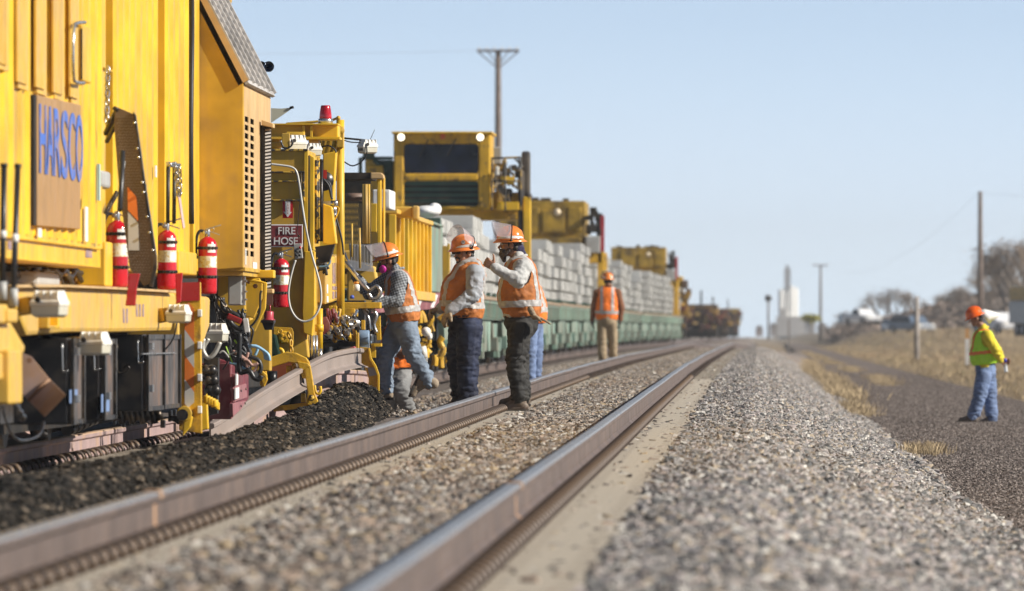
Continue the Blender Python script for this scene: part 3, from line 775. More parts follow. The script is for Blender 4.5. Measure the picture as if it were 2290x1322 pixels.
m = MB(); m.tube([at(a, b, Y=63.9) for a, b in smooth2([(262,770),(262,826),(274,834),(284,830),(289,822),(283,817),(277,824)])], .006, 6); part(m, 'bent_rod', grease, A)
m = MB(); m.side(320, 394, 790, 793, -4.38, .02, ref=320); part(m, 'door_bar', steel, A)
# bolts, clamps, coils under the cabinets
m = MB()
for i in range(8): m.cyl(at(150+i*13, 962-i*5.5, Y=66+i*.8), at(161+i*13, 958-i*5.5, Y=66.5+i*.8), .045, seg=10)
for i in range(5): m.tube([at(75+i*4, 938+i*2, Y=62), at(72+i*5, 955+i*3, Y=62), at(86+i*5, 962+i*3, Y=62)], .018, 6)
for i in range(9): m.tube([at(255+i*12, 915, Y=68), at(262+i*12, 940+8*(i%2), Y=68)], .03, 7)
part(m, 'roller_set', grease, A)
m = MB()
for i in range(24):
    px = rg.uniform(250, 400); py = rg.uniform(912, 940); m.front(px, px+rg.uniform(4, 10), py, py+rg.uniform(8, 22), 69+rg.random()*2, .1)
part(m, 'hanging_lugs', black, A, .006)
for px in (-10, 90, 330):
    m = MB(); yy = Yx(px, -5.42)
    for xo in (-5.35, -6.95): m.cyl((xo, yy, zt2(yy)+.44), (xo-.13, yy, zt2(yy)+.44), .44, seg=36); m.cyl((xo+.03, yy, zt2(yy)+.44), (xo, yy, zt2(yy)+.44), .12, seg=16)
    m.cyl((-5.4, yy, zt2(yy)+.44), (-7.0, yy, zt2(yy)+.44), .08); part(m, 'wheelset', grease, A)
# fold-up treadplate step guard with reflective tape
YG = 62.3
tread = M('treadplate', (.17,.12,.08), .42, var=.15, metal=.4, dirt=.4, dcol=(.10,.07,.045), dscale=8)
m = MB(); fp(m, [(258,238),(300,256),(322,420),(347,575),(340,632),(322,640),(290,600),(266,420),(255,280)], YG, .05)
tg = part(m, 'step_guard', tread, A, .003)
m = MB()
for j in range(56):
    for i in range(8):
        py = 262 + j*6.6; pa = 262 + (py-262)*.07 + i*(5.6 + (py-262)*.003) + (2.8 if j % 2 else 0)
        if pa > 296 + (py-262)*.135: continue
        m.obox(at(pa, py, Y=YG-.003), (.013, .005, .0035), Matrix.Rotation(math.radians(40 if (i+j) % 2 else -40), 3, 'Y'))
sub(m, 'tread_pattern', M('worn_tread', (.34,.29,.23), .4, metal=.5), tg)
m = MB(); fp(m, [(297,250),(303,258),(326,420),(350,575),(350,600),(341,642),(334,640),(344,590),(322,425)], YG-.02, .08); sub(m, 'edge_channel', grease, tg)
for a, b in ((300,275),(306,332),(309,352),(317,408),(320,430),(328,485),(333,520),(340,560)):
    m = MB(); m.lathe(at(a+1, b, Y=YG-.02), (0,-1,0), [(0,0),(.010,0),(.010,.012),(0,.014)], 8); sub(m, 'edge_bolt', steel, tg)
m = MB(); fp(m, [(285,418),(305,440),(309,495),(286,470)], YG-.010, .006); sub(m, 'orange_tape', orange_refl, tg)
m = MB(); fp(m, [(286,474),(309,499),(311,560),(287,560)], YG-.010, .006); sub(m, 'silver_tape', silver_refl, tg)
m = MB(); m.bar(at(262,246,Y=YG+.1), at(236,300,Y=YG+.3), .035, .03); m.bar(at(262,272,Y=YG+.1), at(238,318,Y=YG+.3), .028, .025); m.cyl(at(256,248,Y=YG), at(261,240,Y=YG), .022); part(m, 'support_arm', grease, A, .006)
m = MB(); m.side(228, 247, 380, 418, S+.03, .2); part(m, 'door_motor', greybox, A, .02)
m = MB(); chain(m, [at(262,430,X=S+.05), at(245,460,X=S+.04), at(236,478,X=S+.04)], .010, .045); part(m, 'chain', grease, A)
m = MB(); fp(m, [(287,612),(313,612),(306,640),(302,684),(280,684),(286,640)], YG-1.5, .06); part(m, 'red_bracket', red, A, .006)
m = MB(); fp(m, [(392,612),(408,610),(404,676),(394,680)], 66.0, .05); fp(m, [(231,560),(240,550),(242,640),(232,642)], 63.9, .04); part(m, 'red_bracket', red, A, .006)
# upright black rods with handles
for a0, a1, pt, pb in ((9,5,366,640),(40,30,368,655)):
    m = MB(); m.tube([at(a0, pt, X=-4.2), at(lerp(a0,a1,.5), (pt+pb)/2, X=-4.2), at(a1, pb, X=-4.2)], .017, 8); m.cyl(at(a0, pt-1, X=-4.2), at(a0, pt+7, X=-4.2), .021)
    r_ = part(m, 'black_rod', rubber, A); m = MB(); k = .55; q0 = at(lerp(a0,a1,k), lerp(pt,pb,k), X=-4.2); q1 = at(lerp(a0,a1,k+.06), lerp(pt,pb,k+.06), X=-4.2); m.cyl(q0, q1, .019); sub(m, 'white_band', white, r_)
    m = MB(); m.cyl(at(a1, pb-10, X=-4.2), at(a1, pb+30, X=-4.2), .026); sub(m, 'socket', greybox, r_)
m = MB(); m.tube([at(274,338,X=-4.35), at(272,400,X=-4.35), at(268,470,X=-4.35)], .018, 8); r_ = part(m, 'black_rod', rubber, A)
m = MB(); m.cyl(at(273.5,360,X=-4.35), at(273,376,X=-4.35), .0195); sub(m, 'white_band', white, r_)
for px in (376, 390):
    m = MB(); m.tube([at(px, 366, X=-4.4), at(px-1, 500, X=-4.4)], .015, 8); r_ = part(m, 'black_rod', rubber, A)
    m = MB(); m.cyl(at(px, 362, X=-4.4), at(px, 384 if px < 380 else 372, X=-4.4), .0165); sub(m, 'steel_tip', steel, r_)
m = MB(); chain(m, [at(380,368,X=-4.38), at(400,372,X=-4.38)], .013, .05); chain(m, [at(392,372,X=-4.36), at(396,400,X=-4.36), at(400,438,X=-4.36)], .013, .05); chain(m, [at(401,374,X=-4.36), at(403,410,X=-4.36), at(402,440,X=-4.36)], .011, .045)
part(m, 'chain', steel, A)
m = MB(); sp(m, [(399,440),(404,438),(414,508),(410,512)], -4.36, .006); part(m, 'ribbon_tag', M('pink_ribbon', (.62,.42,.40), .6), A)
# hazard post with striped boards
YH = 68.4
m = MB(); fp(m, [(402,632),(448,631),(451,970),(400,962)], YH, .10)
hp = part(m, 'hazard_post', yellow2, A, .006)
m = MB(); fp(m, [(402,632),(447,631),(447,672),(402,674)], YH-.006, .004); sub(m, 'red_reflector', red_refl, hp)
def band4(m, ya, yb, mi): fp(m, [(413,ya),(434,ya+29),(434,yb+29),(413,yb)], YH-.006, .004, mi)
m = MB(); fp(m, [(413,683),(422,676),(434,690),(434,766),(413,737)], YH-.006, .004, 1); band4(m, 737, 794, 0); band4(m, 794, 848, 1)
fp(m, [(413,848),(434,877),(434,900),(421,912),(413,903)], YH-.006, .004, 0); sub(m, 'striped_board', [silver_refl, orange_refl], hp)
m = MB()
for py in (692, 764, 836, 908): m.front(441, 451, py, py+17, YH-.05, .06)
sub(m, 'white_reflector', white, hp, .006)
m = MB(); fp(m, [(440,930),(452,900),(462,880),(466,960),(440,966)], YH+.3, .1); fp(m, [(412,925),(430,932),(425,955),(408,975)], YH-.15, .12); m.cyl(at(412,925,Y=YH-.2), at(412,925,Y=YH), .06)
for k in range(4): m.cyl(at(462+k*6, 885+k*3, Y=YH+.2), at(462+k*6, 902+k*3, Y=YH+.2), .03, seg=8)
fp(m, [(398,895),(410,900),(404,930),(398,940)], YH+.1, .1); part(m, 'yellow_foot', yellow, A, .008)
m = MB(); fp(m, [(380,930),(400,930),(400,948),(380,940)], YH, .2); m.cyl(at(408,928,Y=YH-.25), at(408,928,Y=YH-.18), .045, seg=12); part(m, 'caster', black, A)
# work lights on this machine
for px, py, Yd, s_, yw in ((112,682,53.2,1.0,-12),(212,770,57.6,.95,-14),(400,703,65.6,.85,-10),(482,746,74.0,1.0,-10)):
    c = at(px, py, Y=Yd); worklight(A, c, s_, yw)
    m = MB(); m.bar(c + Vector((-.10*s_,.02,.0)), c + Vector((-.30*s_,.1,-.03)), .12, .10); part(m, 'lamp_arm', yellow2, A, .006)
m = MB(); ptube(m, [(96,662),(88,650),(70,636)], 53.2, .006); ptube(m, [(396,720),(386,760),(360,790),(340,797)], 65.8, .006); part(m, 'lamp_cable', rubber, A)
m = MB(); ptube(m, [(455,757,0),(453,782,0),(465,800,0),(480,790,0),(492,765,0)], 73.8, .020); ptube(m, [(466,757,0),(455,776,0),(452,790,0)], 73.9, .020); part(m, 'grey_conduit', greyhose, A)

# ---- vented box with the sloping grille
YB0 = 74.1; XBX = at(545, 300, Y=YB0).x; YB1 = Yx(605, XBX)
m = MB(); fp(m, [(300,-80),(409,-80),(545,185),(545,600),(490,604),(300,604)], YB0, .06); fb_ = part(m, 'bulkhead', gold, A, .01)
m = MB(); zt_ = Zy(185, YB0, 545); zb_ = Zy(600, YB0, 545)
def yv(px): return Yx(px, XBX)
rows = 17; zs0 = Zy(254, yv(550), 550); zs1 = Zy(572, yv(550), 550); pz = (zs0-zs1)/rows
m.box((XBX, YB0+.06, zb_), (XBX-.008, yv(547.5), zt_)); m.box((XBX, yv(555.5), zb_), (XBX-.008, yv(560), zt_)); m.box((XBX, yv(568), zb_), (XBX-.008, YB1, zt_))
for (pa, pb_) in ((547.5,555.5),(560,568)):
    m.box((XBX, yv(pa), zs0), (XBX-.008, yv(pb_), zt_)); m.box((XBX, yv(pa), zb_), (XBX-.008, yv(pb_), zs1))
    for r_ in range(rows): m.box((XBX, yv(pa), zs0-pz*(r_+.34)), (XBX-.008, yv(pb_), zs0-pz*r_))
vb = part(m, 'vented_side', tan, A)
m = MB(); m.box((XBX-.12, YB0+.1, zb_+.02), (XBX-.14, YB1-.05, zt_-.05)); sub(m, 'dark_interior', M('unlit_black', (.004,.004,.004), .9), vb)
m = MB(); m.box((XBX-.01, YB0+.07, zb_-.02), (-7.4, YB1, zb_-.06)); m.box((XBX-.01, YB1, zb_), (-7.4, YB1+.04, zt_)); m.side(548, 590, 598, 606, XBX+.01, .3, ref=548); part(m, 'box_floor', gold, A)
m = MB(); m.side(549, 551, 556, 592, XBX+.004, .002, ref=549); m.side(566, 575, 586, 606, XBX+.004, .002, ref=566); part(m, 'small_label', white, A)
# sloping grille
pA = at(545,185,Y=YB0); pTop = at(409,-80,Y=YB0); sd_ = (pTop - pA); dY = Vector((0, YB1-YB0, 0)); nrm = sd_.cross(dY).normalized()
if nrm.x < 0: nrm = -nrm
m = MB(); m.prism([pA, pA + dY, pTop + dY, pTop], nrm*-.05); gr = part(m, 'slope_plate', black, A)
m = MB()
for k in range(6):
    o_ = dY*((k+.02)/5.05) + nrm*.03; m.bar(pA + o_, pTop + o_, .09, .06, up=nrm)
for k in range(15):
    o_ = sd_*(k/14.0) + nrm*.02; m.bar(pA + o_, pA + o_ + dY, .045, .03, up=nrm)
sub(m, 'grille_bars', M('galvanised_bars', (.50,.47,.44), .5, metal=.2, var=.2), gr)
m = MB(); m.bar(pA + nrm*.02, pTop + nrm*.02, .06, .05, up=nrm); sub(m, 'edge_strip', tan, gr)
m = MB(); c = at(494, 2, Y=78.5); m.tube([c + Vector((.075*math.cos(t), 0, .07*math.sin(t))) for t in [2*math.pi*q/12 for q in range(12)]], .025, 7, closed=True); m.front(483, 508, 12, 60, 78.45, .12); c = at(474,-3,Y=78.5); m.tube([c + Vector((.06*math.cos(t), 0, .06*math.sin(t))) for t in [2*math.pi*q/12 for q in range(12)]], .02, 7, closed=True); part(m, 'lifting_eye', gold, A, .004)
# corrugated strip and frame beside the box
YS = 76.5
m = MB(); fp(m, [(585,268),(611,276),(611,286),(585,280)], YS-.1, .25); m.front(584, 610, 646, 656, YS-.05, .25); part(m, 'strip_frame', tan, A, .006)
m = MB()
for k in range(46):
    py = 290 + k*7.8; m.prism([at(593,py-1,Y=YS+.02), at(605.5,py-3,Y=YS+.02), at(605.5,py+1,Y=YS-.05), at(593,py+3,Y=YS-.05)], (0,.01,0))
part(m, 'corrugated_strip', M('pale_aluminium', (.70,.68,.66), .5, metal=.1, var=.08), A)
m = MB(); m.front(582, 606, 280, 650, YS+.04, .06); part(m, 'strip_backing', darkgap, A)
# twin air horn and antenna stem
m = MB()
for px, py in ((584,149),(601,149)):
    c = at(px, py, Y=78.6); m.lathe(c + Vector((0,.35,0)), (0,-1,0), [(.0,0),(.018,.0),(.02,.2),(.028,.28),(.048,.35),(.046,.352),(.02,.30),(0,.28)], 18)
hn = part(m, 'air_horn', M('dark_chrome', (.10,.12,.17), .15, metal=.9), A)
m = MB(); m.cyl(at(592,150,Y=79.7), at(592,210,Y=79.7), .010); m.front(570, 605, 158, 160, 79.65, .1); sub(m, 'bracket', black, hn)
m = MB(); m.prism([at(606,242,Y=80), at(630,243,Y=80), at(656,240,Y=80), at(640,252,Y=80), at(606,275,Y=80)], (0,.02,0)); part(m, 'canvas_flap', M('cream_canvas', (.60,.58,.45), .8, var=.08), A)
m = MB(); m.cyl(at(648,241.5,Y=80), at(657,239.5,Y=80), .012); part(m, 'flap_tip', black, A)
# ================================================================ rail-handling machine with the FIRE HOSE cabinet
B = empty('rail_handling_machine', (-6.2, 92, .6), 'yellow rail handling machine with FIRE HOSE cabinet, red beacon and overhead boom', 'rail machine')
YC = 86.0; XC = at(686, 400, Y=YC).x
m = MB(); fp(m, [(596,335),(688,335),(686,760),(690,800),(640,800),(596,760)], YC, 2.5); cb = part(m, 'cabinet', gold, B, .012)
m = MB(); m.front(596, 688, 333, 338, YC-.03, .1); m.front(596, 681, 383, 387, YC-.06, .08); m.front(596, 681, 404, 407, YC-.05, .07); m.front(677, 681, 384, 450, YC-.06, .08); m.front(596, 681, 446, 450, YC-.06, .08); sub(m, 'shelf_edges', chip_yellow, cb, .004)
m = MB(); fp(m, [(681,335),(688,335),(688,560),(678,700),(675,700),(680,560)], YC-.02, .04); sub(m, 'edge_strip', yellow, cb)
# signs
m = MB(); m.front(603, 677, 502, 553, YC-.05, .01); sg = part(m, 'fire_hose_sign', white, B, .003)
m = MB(); m.front(605, 675, 504.5, 550.5, YC-.055, .006); sub(m, 'sign_field', signred, sg)
def ftext(txt, px, py, Y, hpx, par, mat, sx=1.0):
    k = Y / FPX; o = at(px, py, Y=Y); t = text_mesh(txt, 'lettering', mat, par, o, (1,0,0), (0,0,1), hpx*k, sx, .003); t.matrix_parent_inverse = Matrix.Identity(4) if par.type != 'EMPTY' else t.matrix_parent_inverse; return t
ftext('FIRE', 641, 517, YC-.058, 17, sg, white, .95); ftext('HOSE', 639, 540, YC-.058, 17, sg, white, .95)
m = MB(); m.front(632, 655, 446, 488, YC-.05, .008); s2_ = part(m, 'extinguisher_arrow_sign', red, B)
m = MB(); fp(m, [(638,450),(649,450),(649,474),(652.5,474),(643.5,486),(634.5,474),(638,474)], YC-.055, .004); sub(m, 'arrow', white, s2_)
for i, ch in enumerate('ISHER'): ftext(ch, 643.5, 453.5 + i*6, YC-.058, 4.4, s2_, signred, 1.0)
# seam, plates and pipes to the right of the cabinet
Yq = YC + .25
m = MB(); m.front(687, 692, 348, 720, YC+.1, .2); part(m, 'black_seam', black, B)
m = MB(); fp(m, [(692,345),(703,352),(702,560),(692,560)], Yq, .15); fp(m, [(681,562),(704,562),(704,688),(698,752),(679,745),(676,700)], YC-.1, .2); part(m, 'yellow_plate', yellow, B, .008)
m = MB(); m.cyl(at(708,358,Y=YC+.3), at(708,545,Y=YC+.3), .019); m.cyl(at(712,352,Y=YC+.3), at(712,540,Y=YC+.3), .014); part(m, 'chipped_pipe', chip_yellow, B)
m = MB(); m.cyl(at(718,360,Y=YC+.4), at(718,540,Y=YC+.4), .02); m.cyl(at(718,356,Y=YC+.4), at(718,361,Y=YC+.4), .021); part(m, 'grey_pipe', grease, B)
m = MB(); fp(m, [(704,552),(748,546),(736,585),(714,590)], YC+.5, .2); part(m, 'hose_tray', black, B)
m = MB(); fp(m, [(722,344),(752,338),(744,470),(722,470)], YC+3.2, .3); fp(m, [(722,455),(742,462),(752,545),(740,548),(722,545)], YC+2.5, .3); part(m, 'hopper_panel', yellow, B, .01)
m = MB(); m.lathe(at(724,405,Y=YC+3.0), (0,-1,0), [(0,0),(.10,0),(.10,.03),(0,.03)], 20); part(m, 'round_port', black, B)
m = MB(); m.front(723, 731, 380, 400, YC+2.9, .02); part(m, 'warning_label', red, B)
m = MB(); m.cyl(at(761,268,Y=90), at(762,760,Y=90), .040, seg=20); m.cyl(at(748,300,Y=89.95), at(746,500,Y=89.95), .018); part(m, 'mast_tube', yellow, B)
m = MB(); m.front(753, 768, 283, 330, 89.85, .12); m.lathe(at(762,292,Y=89.84), (0,-1,0), [(0,0),(.04,0),(.04,.04),(0,.05)], 16); m.tube([at(a,b,Y=89.9) for a,b in ((640,277),(700,273),(745,268),(755,264))], .014, 8); m.lathe(at(757,264,Y=89.9), (0,-1,0), [(0,0),(.022,0),(.022,.05),(0,.06)], 12); part(m, 'mast_head', gold, B, .005)
m = MB(); m.front(596, 756, 279, 308, 88.5, .5); bm0 = part(m, 'overhead_boom', yellow, B, .012)
m = MB(); m.front(676, 682, 281, 306, 88.42, .1); m.front(693, 699, 281, 308, 88.42, .1); m.front(596, 756, 276, 280, 88.4, .7); m.front(596, 760, 306, 312, 88.42, .5); sub(m, 'gusset', yellow, bm0, .004)
m = MB(); m.front(596, 625, 312, 333, 88.6, .3); m.front(690, 712, 308, 345, 88.6, .3); m.front(712, 760, 312, 345, 90.4, .2)
for px in (716, 724, 735, 748): m.bar(at(px,315,Y=90), at(px-8,345,Y=90), .03, .03)
part(m, 'boom_bracket', yellow2, B, .006)
# beacon
m = MB(); c = at(728, 278, Y=88.7); k = 88.7/FPX; m.lathe(c, (0,0,1), [(0,0),(16.5*k,0),(16.5*k,10*k),(15*k,12.5*k),(0,12.5*k)], 24); be = part(m, 'beacon', steel, B)
m = MB(); m.lathe(c, (0,0,1), [(13.5*k,12.5*k),(14*k,16*k),(13.6*k,24*k),(11.5*k,36*k),(10.5*k,41*k),(9*k,42.3*k),(0,42.6*k)], 24); sub(m, 'red_lens', M('red_beacon_plastic', (.42,.008,.02), .18, coat=.6, var=.2, vscale=20), be)
# lamps on top
for px, py, Yd, s_, yw in ((661,322,86.2,1.0,25),(700,336,87.6,.8,25),(823,329,92,.9,30)):
    worklight(B, at(px, py, Y=Yd), s_, yw)
m = MB(); m.front(630, 648, 298, 332, 86.0, .05); m.front(596, 631, 318, 330, 86.4, .1); m.front(640, 680, 295, 303, 86.3, .2); part(m, 'lamp_bracket', gold, B, .006)
m = MB(); m.bar(at(768,309,Y=92), at(820,314,Y=92), .025, .02); m.cyl(at(828,312,Y=92), at(838,290,Y=92), .003, seg=5); part(m, 'lamp_arm', grease, B)
m = MB(); ptube(m, [(770,314),(785,318),(808,319)], 91.9, .006); ptube(m, [(819,325),(820,345),(808,362),(788,371),(770,362)], 91.9, .007); ptube(m, [(652,312),(654,322),(645,331),(634,329),(629,318)], 86, .009); ptube(m, [(715,330),(735,326),(748,334),(752,342)], 89, .008)
part(m, 'lamp_cable', rubber, B)
# instrument cluster half way up the mast
m = MB(); m.front(722, 742, 450, 462, 88.9, .15); m.cyl(at(740,455,Y=88.8), at(755,455,Y=88.8), .03); m.cyl(at(738,468,Y=88.8), at(752,469,Y=88.8), .034); m.cyl(at(742,475,Y=88.8), at(748,480,Y=88.8), .02); ptube(m, [(722,497),(732,503),(742,488),(750,478)], 88.8, .012); part(m, 'valve', steel, B)
m = MB(); ptube(m, [(722,400),(735,415),(741,440),(744,446)], 88.8, .012); ptube(m, [(749,480),(758,510),(765,540),(768,570)], 89.2, .010); ptube(m, [(724,402),(738,412),(742,444)], 88.9, .012); part(m, 'hose', rubber, B)
m = MB(); ptube(m, [(722,495),(740,468),(752,462),(758,470),(745,500)], 88.7, .006); part(m, 'yellow_wire', yellow, B)
# tangle of black hoses over the control box
rh = random.Random(8); m = MB()
for i in range(16):
    a = rh.uniform(701, 718); b = rh.uniform(560, 605); ptube(m, [(a,b),(a+rh.uniform(6,14), b+rh.uniform(-14,10)),(a+rh.uniform(12,24), b+rh.uniform(-10,16)),(a+rh.uniform(8,26), b+rh.uniform(4,22))], 87.6+rh.random()*.4, rh.uniform(.008,.016))
for i in range(7): m.lathe(at(rh.uniform(704,722), rh.uniform(562,592), Y=87.5), (0,-1,.3), [(0,0),(.028,0),(.03,.07),(.02,.09),(0,.09)], 10)
part(m, 'hose', rubber, B)
m = MB(); ptube(m, [(722,566),(732,572),(738,585),(730,595),(712,597)], 87.3, .010); part(m, 'blue_hose', M('steel_blue_hose', (.12,.24,.40), .4), B)
# yellow control box with worn lettering
XQ = at(728, 600, Y=88).x
m = MB(); sp(m, [(728,577),(768,569),(771,668),(729,681)], XQ, .3); cq = part(m, 'control_box', yellow3, B, .02)
m = MB()
for r_, (pa, pb_, ya, yb) in enumerate(((744,747,588,634),(748,751,588,634),(753,757,588,640),(744,757,640,648),(744,748,652,668),(750,757,652,666))): m.side(pa, pb_, ya, yb, XQ+.004, .003, ref=pa)
sub(m, 'worn_stencil', purplepaint, cq)
m = MB(); m.side(731, 734, 636, 656, XQ+.004, .003); m.side(731, 735, 662, 676, XQ+.004, .003); m.side(767, 770, 585, 666, XQ+.006, .004); sub(m, 'white_sticker', white, cq)
m = MB(); fp(m, [(706,600),(728,577),(728,681),(708,676)], 88.02, .1); part(m, 'control_box_end', gold, B, .01)
# hanging white hose with pendant lies below as its own thing; chrome legs, plates
m = MB()
for px, r_ in ((693,.012),(700,.022),(707,.018)): m.cyl(at(px,750,Y=YC+.3), at(px,812,Y=YC+.3), r_)
m.cyl(at(716,780,Y=YC+.4), at(716,812,Y=YC+.4), .022); part(m, 'chrome_leg', steel, B)
m = MB(); m.cyl(at(715,690,Y=YC+.45), at(715,788,Y=YC+.45), .03); m.cyl(at(714,726,Y=YC+.35), at(714,742,Y=YC+.35), .042); part(m, 'yellow_leg', yellow, B)
m = MB(); fp(m, [(711,712),(730,708),(737,722),(738,738),(724,749),(709,747)], 87.9, .06); part(m, 'maroon_plate', maroon, B, .006)
m = MB()
for i, (a, b) in enumerate(((732,690),(738,694),(744,690),(750,700),(736,705))): m.cyl(at(a, b, Y=88.1), at(a+3, b+22, Y=88.1), .016, seg=8)
part(m, 'maroon_lever', maroon, B)
m = MB()
for i in range(11):
    a = rh.uniform(731, 800); b = rh.uniform(685, 735); m.cyl(at(a, b, Y=89+rh.random()), at(a+rh.uniform(-6,6), b+rh.uniform(12,34), Y=89+rh.random()), rh.uniform(.012,.028), seg=8)
for a, b in ((735,684),(745,684),(767,705),(785,690),(808,716)): m.front(a, a+8, b, b+22, 89.2, .1)
fp(m, [(838,716),(850,706),(852,760),(843,762)], 92.6, .1); m.front(700, 850, 676, 690, 92, .4); m.front(738, 800, 690, 708, 91, .1); part(m, 'yellow_linkage', yellow2, B, .005)
m = MB()
for i in range(22):
    a = rh.uniform(735, 800); b = rh.uniform(690, 740); m.cyl(at(a, b, Y=88.4+rh.random()), at(a+rh.uniform(-10,10), b+rh.uniform(8,20), Y=88.4+rh.random()), rh.uniform(.008,.02), seg=8)
for k in range(4): m.tube([at(789+k*2+9*math.cos(t), 722+9*math.sin(t)*.8, Y=88.5+k*.04) for t in [2*math.pi*q/14 for q in range(14)]], .010, 6, closed=True)
ptube(m, [(830,690),(842,705),(836,725),(842,745)], 92.2, .02); ptube(m, [(812,690),(824,712),(828,740)], 92.2, .018); part(m, 'steel_linkage', steel, B)
m = MB()
for i in range(18):
    a = rh.uniform(720, 800); b = rh.uniform(685, 735); ptube(m, [(a,b),(a+rh.uniform(-12,12), b+12),(a+rh.uniform(-10,16), b+rh.uniform(18,30))], 88.8+rh.random(), rh.uniform(.007,.014))
m.front(700, 815, 672, 760, 94.5, .4); part(m, 'hose', rubber, B)
# horizontal ram, blue drum and curved guide blade
m = MB(); m.cyl(at(719,756,Y=91), at(790,756,Y=91.2), .042, seg=20); rm = part(m, 'ram', M('dark_chromed_ram', (.30,.31,.32), .3, metal=.8, var=.1), B)
m = MB(); m.bar(at(719,770,Y=91.1), at(800,770,Y=91.1), .1, .05); sub(m, 'ram_case', black, rm)
m = MB(); m.front(795, 802, 744, 790, 91, .15); m.front(780, 796, 748, 764, 91.05, .12); sub(m, 'flange', yellow2, rm, .005)
m = MB(); m.lathe(at(802,756,Y=91.4), (1,0,0), [(0,0),(.075,0),(.08,.01),(.08,.10),(.075,.11),(0,.11)], 24); m.front(806, 826, 768, 784, 91.35, .1); bolts(m, [at(827,750,Y=91.3), at(827,766,Y=91.3)], 2, .014, .02); dr = part(m, 'blue_drum', bluedrum, B)
m = MB(); blade = [(804,776),(827,778),(830,800),(841,818),(848,838),(848,905),(843,912),(830,895),(822,872),(825,848),(818,828),(808,812),(803,795)]
fp(m, blade, 91.3, .05); bl = part(m, 'guide_blade', yellow2, B, .006)
m = MB(); ed = [(827,778),(830,800),(841,818),(848,838),(848,908),(844,908),(844,840),(837,822),(826,803),(823,780)]; fp(m, ed, 91.27, .09); sub(m, 'blade_edge', yellow, bl, .003)
m = MB(); fp(m, [(822,822),(840,822),(844,838),(826,842)], 91.29, .02); sub(m, 'worn_patch', M('worn_grey_patch', (.28,.28,.29), .5), bl)
m = MB(); m.front(836, 852, 768, 775, 92, .3); m.front(830, 840, 768, 800, 92.1, .1); part(m, 'yellow_bracket', yellow, B)
# winch plate, green tank, hook arch, tag plate
m = MB(); fp(m, [(612,731),(652,733),(656,742),(656,768),(612,768)], YC-.15, .04); m.lathe(at(636,754,Y=YC-.16), (0,-1,0), [(0,0),(.062,0),(.062,.03),(.05,.045),(0,.045)], 24)
for k in range(3): m.lathe(at(634+6*math.cos(k*2.1), 754+6*math.sin(k*2.1), Y=YC-.2), (0,-1,0), [(0,0),(.014,0),(.014,.02),(0,.02)], 10)
m.tube([at(626+5*math.cos(t), 741+4.5*math.sin(t), Y=YC-.2) for t in [2*math.pi*q/12 for q in range(12)]], .007, 6, closed=True); part(m, 'winch', yellow2, B, .004)
m = MB(); fp(m, [(603,748),(617,747),(627,795),(622,800),(598,803),(596,770)], YC-.35, .2); part(m, 'green_tank', greentank, B, .02)
m = MB(); m.tube([at(626+7*math.cos(t), 790+9*math.sin(t), Y=YC-.4) for t in [math.pi*(-.6+1.3*q/10) for q in range(11)]], .018, 8); part(m, 'yellow_shackle', yellow, B)
YK = 82.8
m = MB(); arch = [(582,815,0),(590,806,0),(612,800,0),(640,796,0),(662,800,0),(676,812,0)]
fp(m, [(579,820),(584,806),(604,799),(640,787),(660,789),(684,800),(692,812),(690,824),(668,814),(645,810),(606,822),(592,836),(592,868),(581,862)], YK-.05, .15)
fp(m, [(664,808),(688,812),(694,820),(690,848),(676,846)], YK-.1, .15); fp(m, [(681,826),(694,818),(697,835),(704,880),(711,897),(709,908),(700,910),(684,904),(688,878),(684,850)], YK-.12, .08)
m.bar(at(612,915,Y=YK), at(704,904,Y=YK-.05), .05, .05); fp(m, [(673,880),(682,880),(684,900),(673,900)], YK-.1, .1); m.front(640, 652, 818, 835, YK, .1); fp(m, [(583,812),(592,808),(598,850),(590,868),(584,850)], YK-.1, .1)
fp(m, [(579,822),(590,832),(598,840),(594,846),(578,832)], YK-.2, .08); ka = part(m, 'rail_clamp', yellow2, B, .008)
m = MB(); m.lathe(at(696,890,Y=YK-.13), (0,-1,0), [(0,0),(.03,0),(.03,.02),(.018,.035),(0,.035)], 14); sub(m, 'pin', chip_yellow, ka)
m = MB(); ptube(m, [(703,862),(706,876),(712,881),(717,874),(716,864)], YK-.1, .014); sub(m, 'hook', yellow, ka)
m = MB(); chain(m, [at(644,742,Y=YK), at(650,760,Y=YK), at(652,790,Y=YK), at(655,812,Y=YK)], .018, .05); chain(m, [at(655,812,Y=YK), at(660,822,Y=YK), at(658,836,Y=YK)], .018, .05); part(m, 'chain', yellow2, B)
m = MB(); fp(m, [(660,826),(676,830),(684,880),(672,900),(668,870)], YK+.05, .08); m.bar(at(640,870,Y=YK+.4), at(668,905,Y=YK+.2), .2, .2); m.cyl(at(608,830,Y=YK+.3), at(608,865,Y=YK+.3), .05); part(m, 'clamp_shadow_block', black, B)
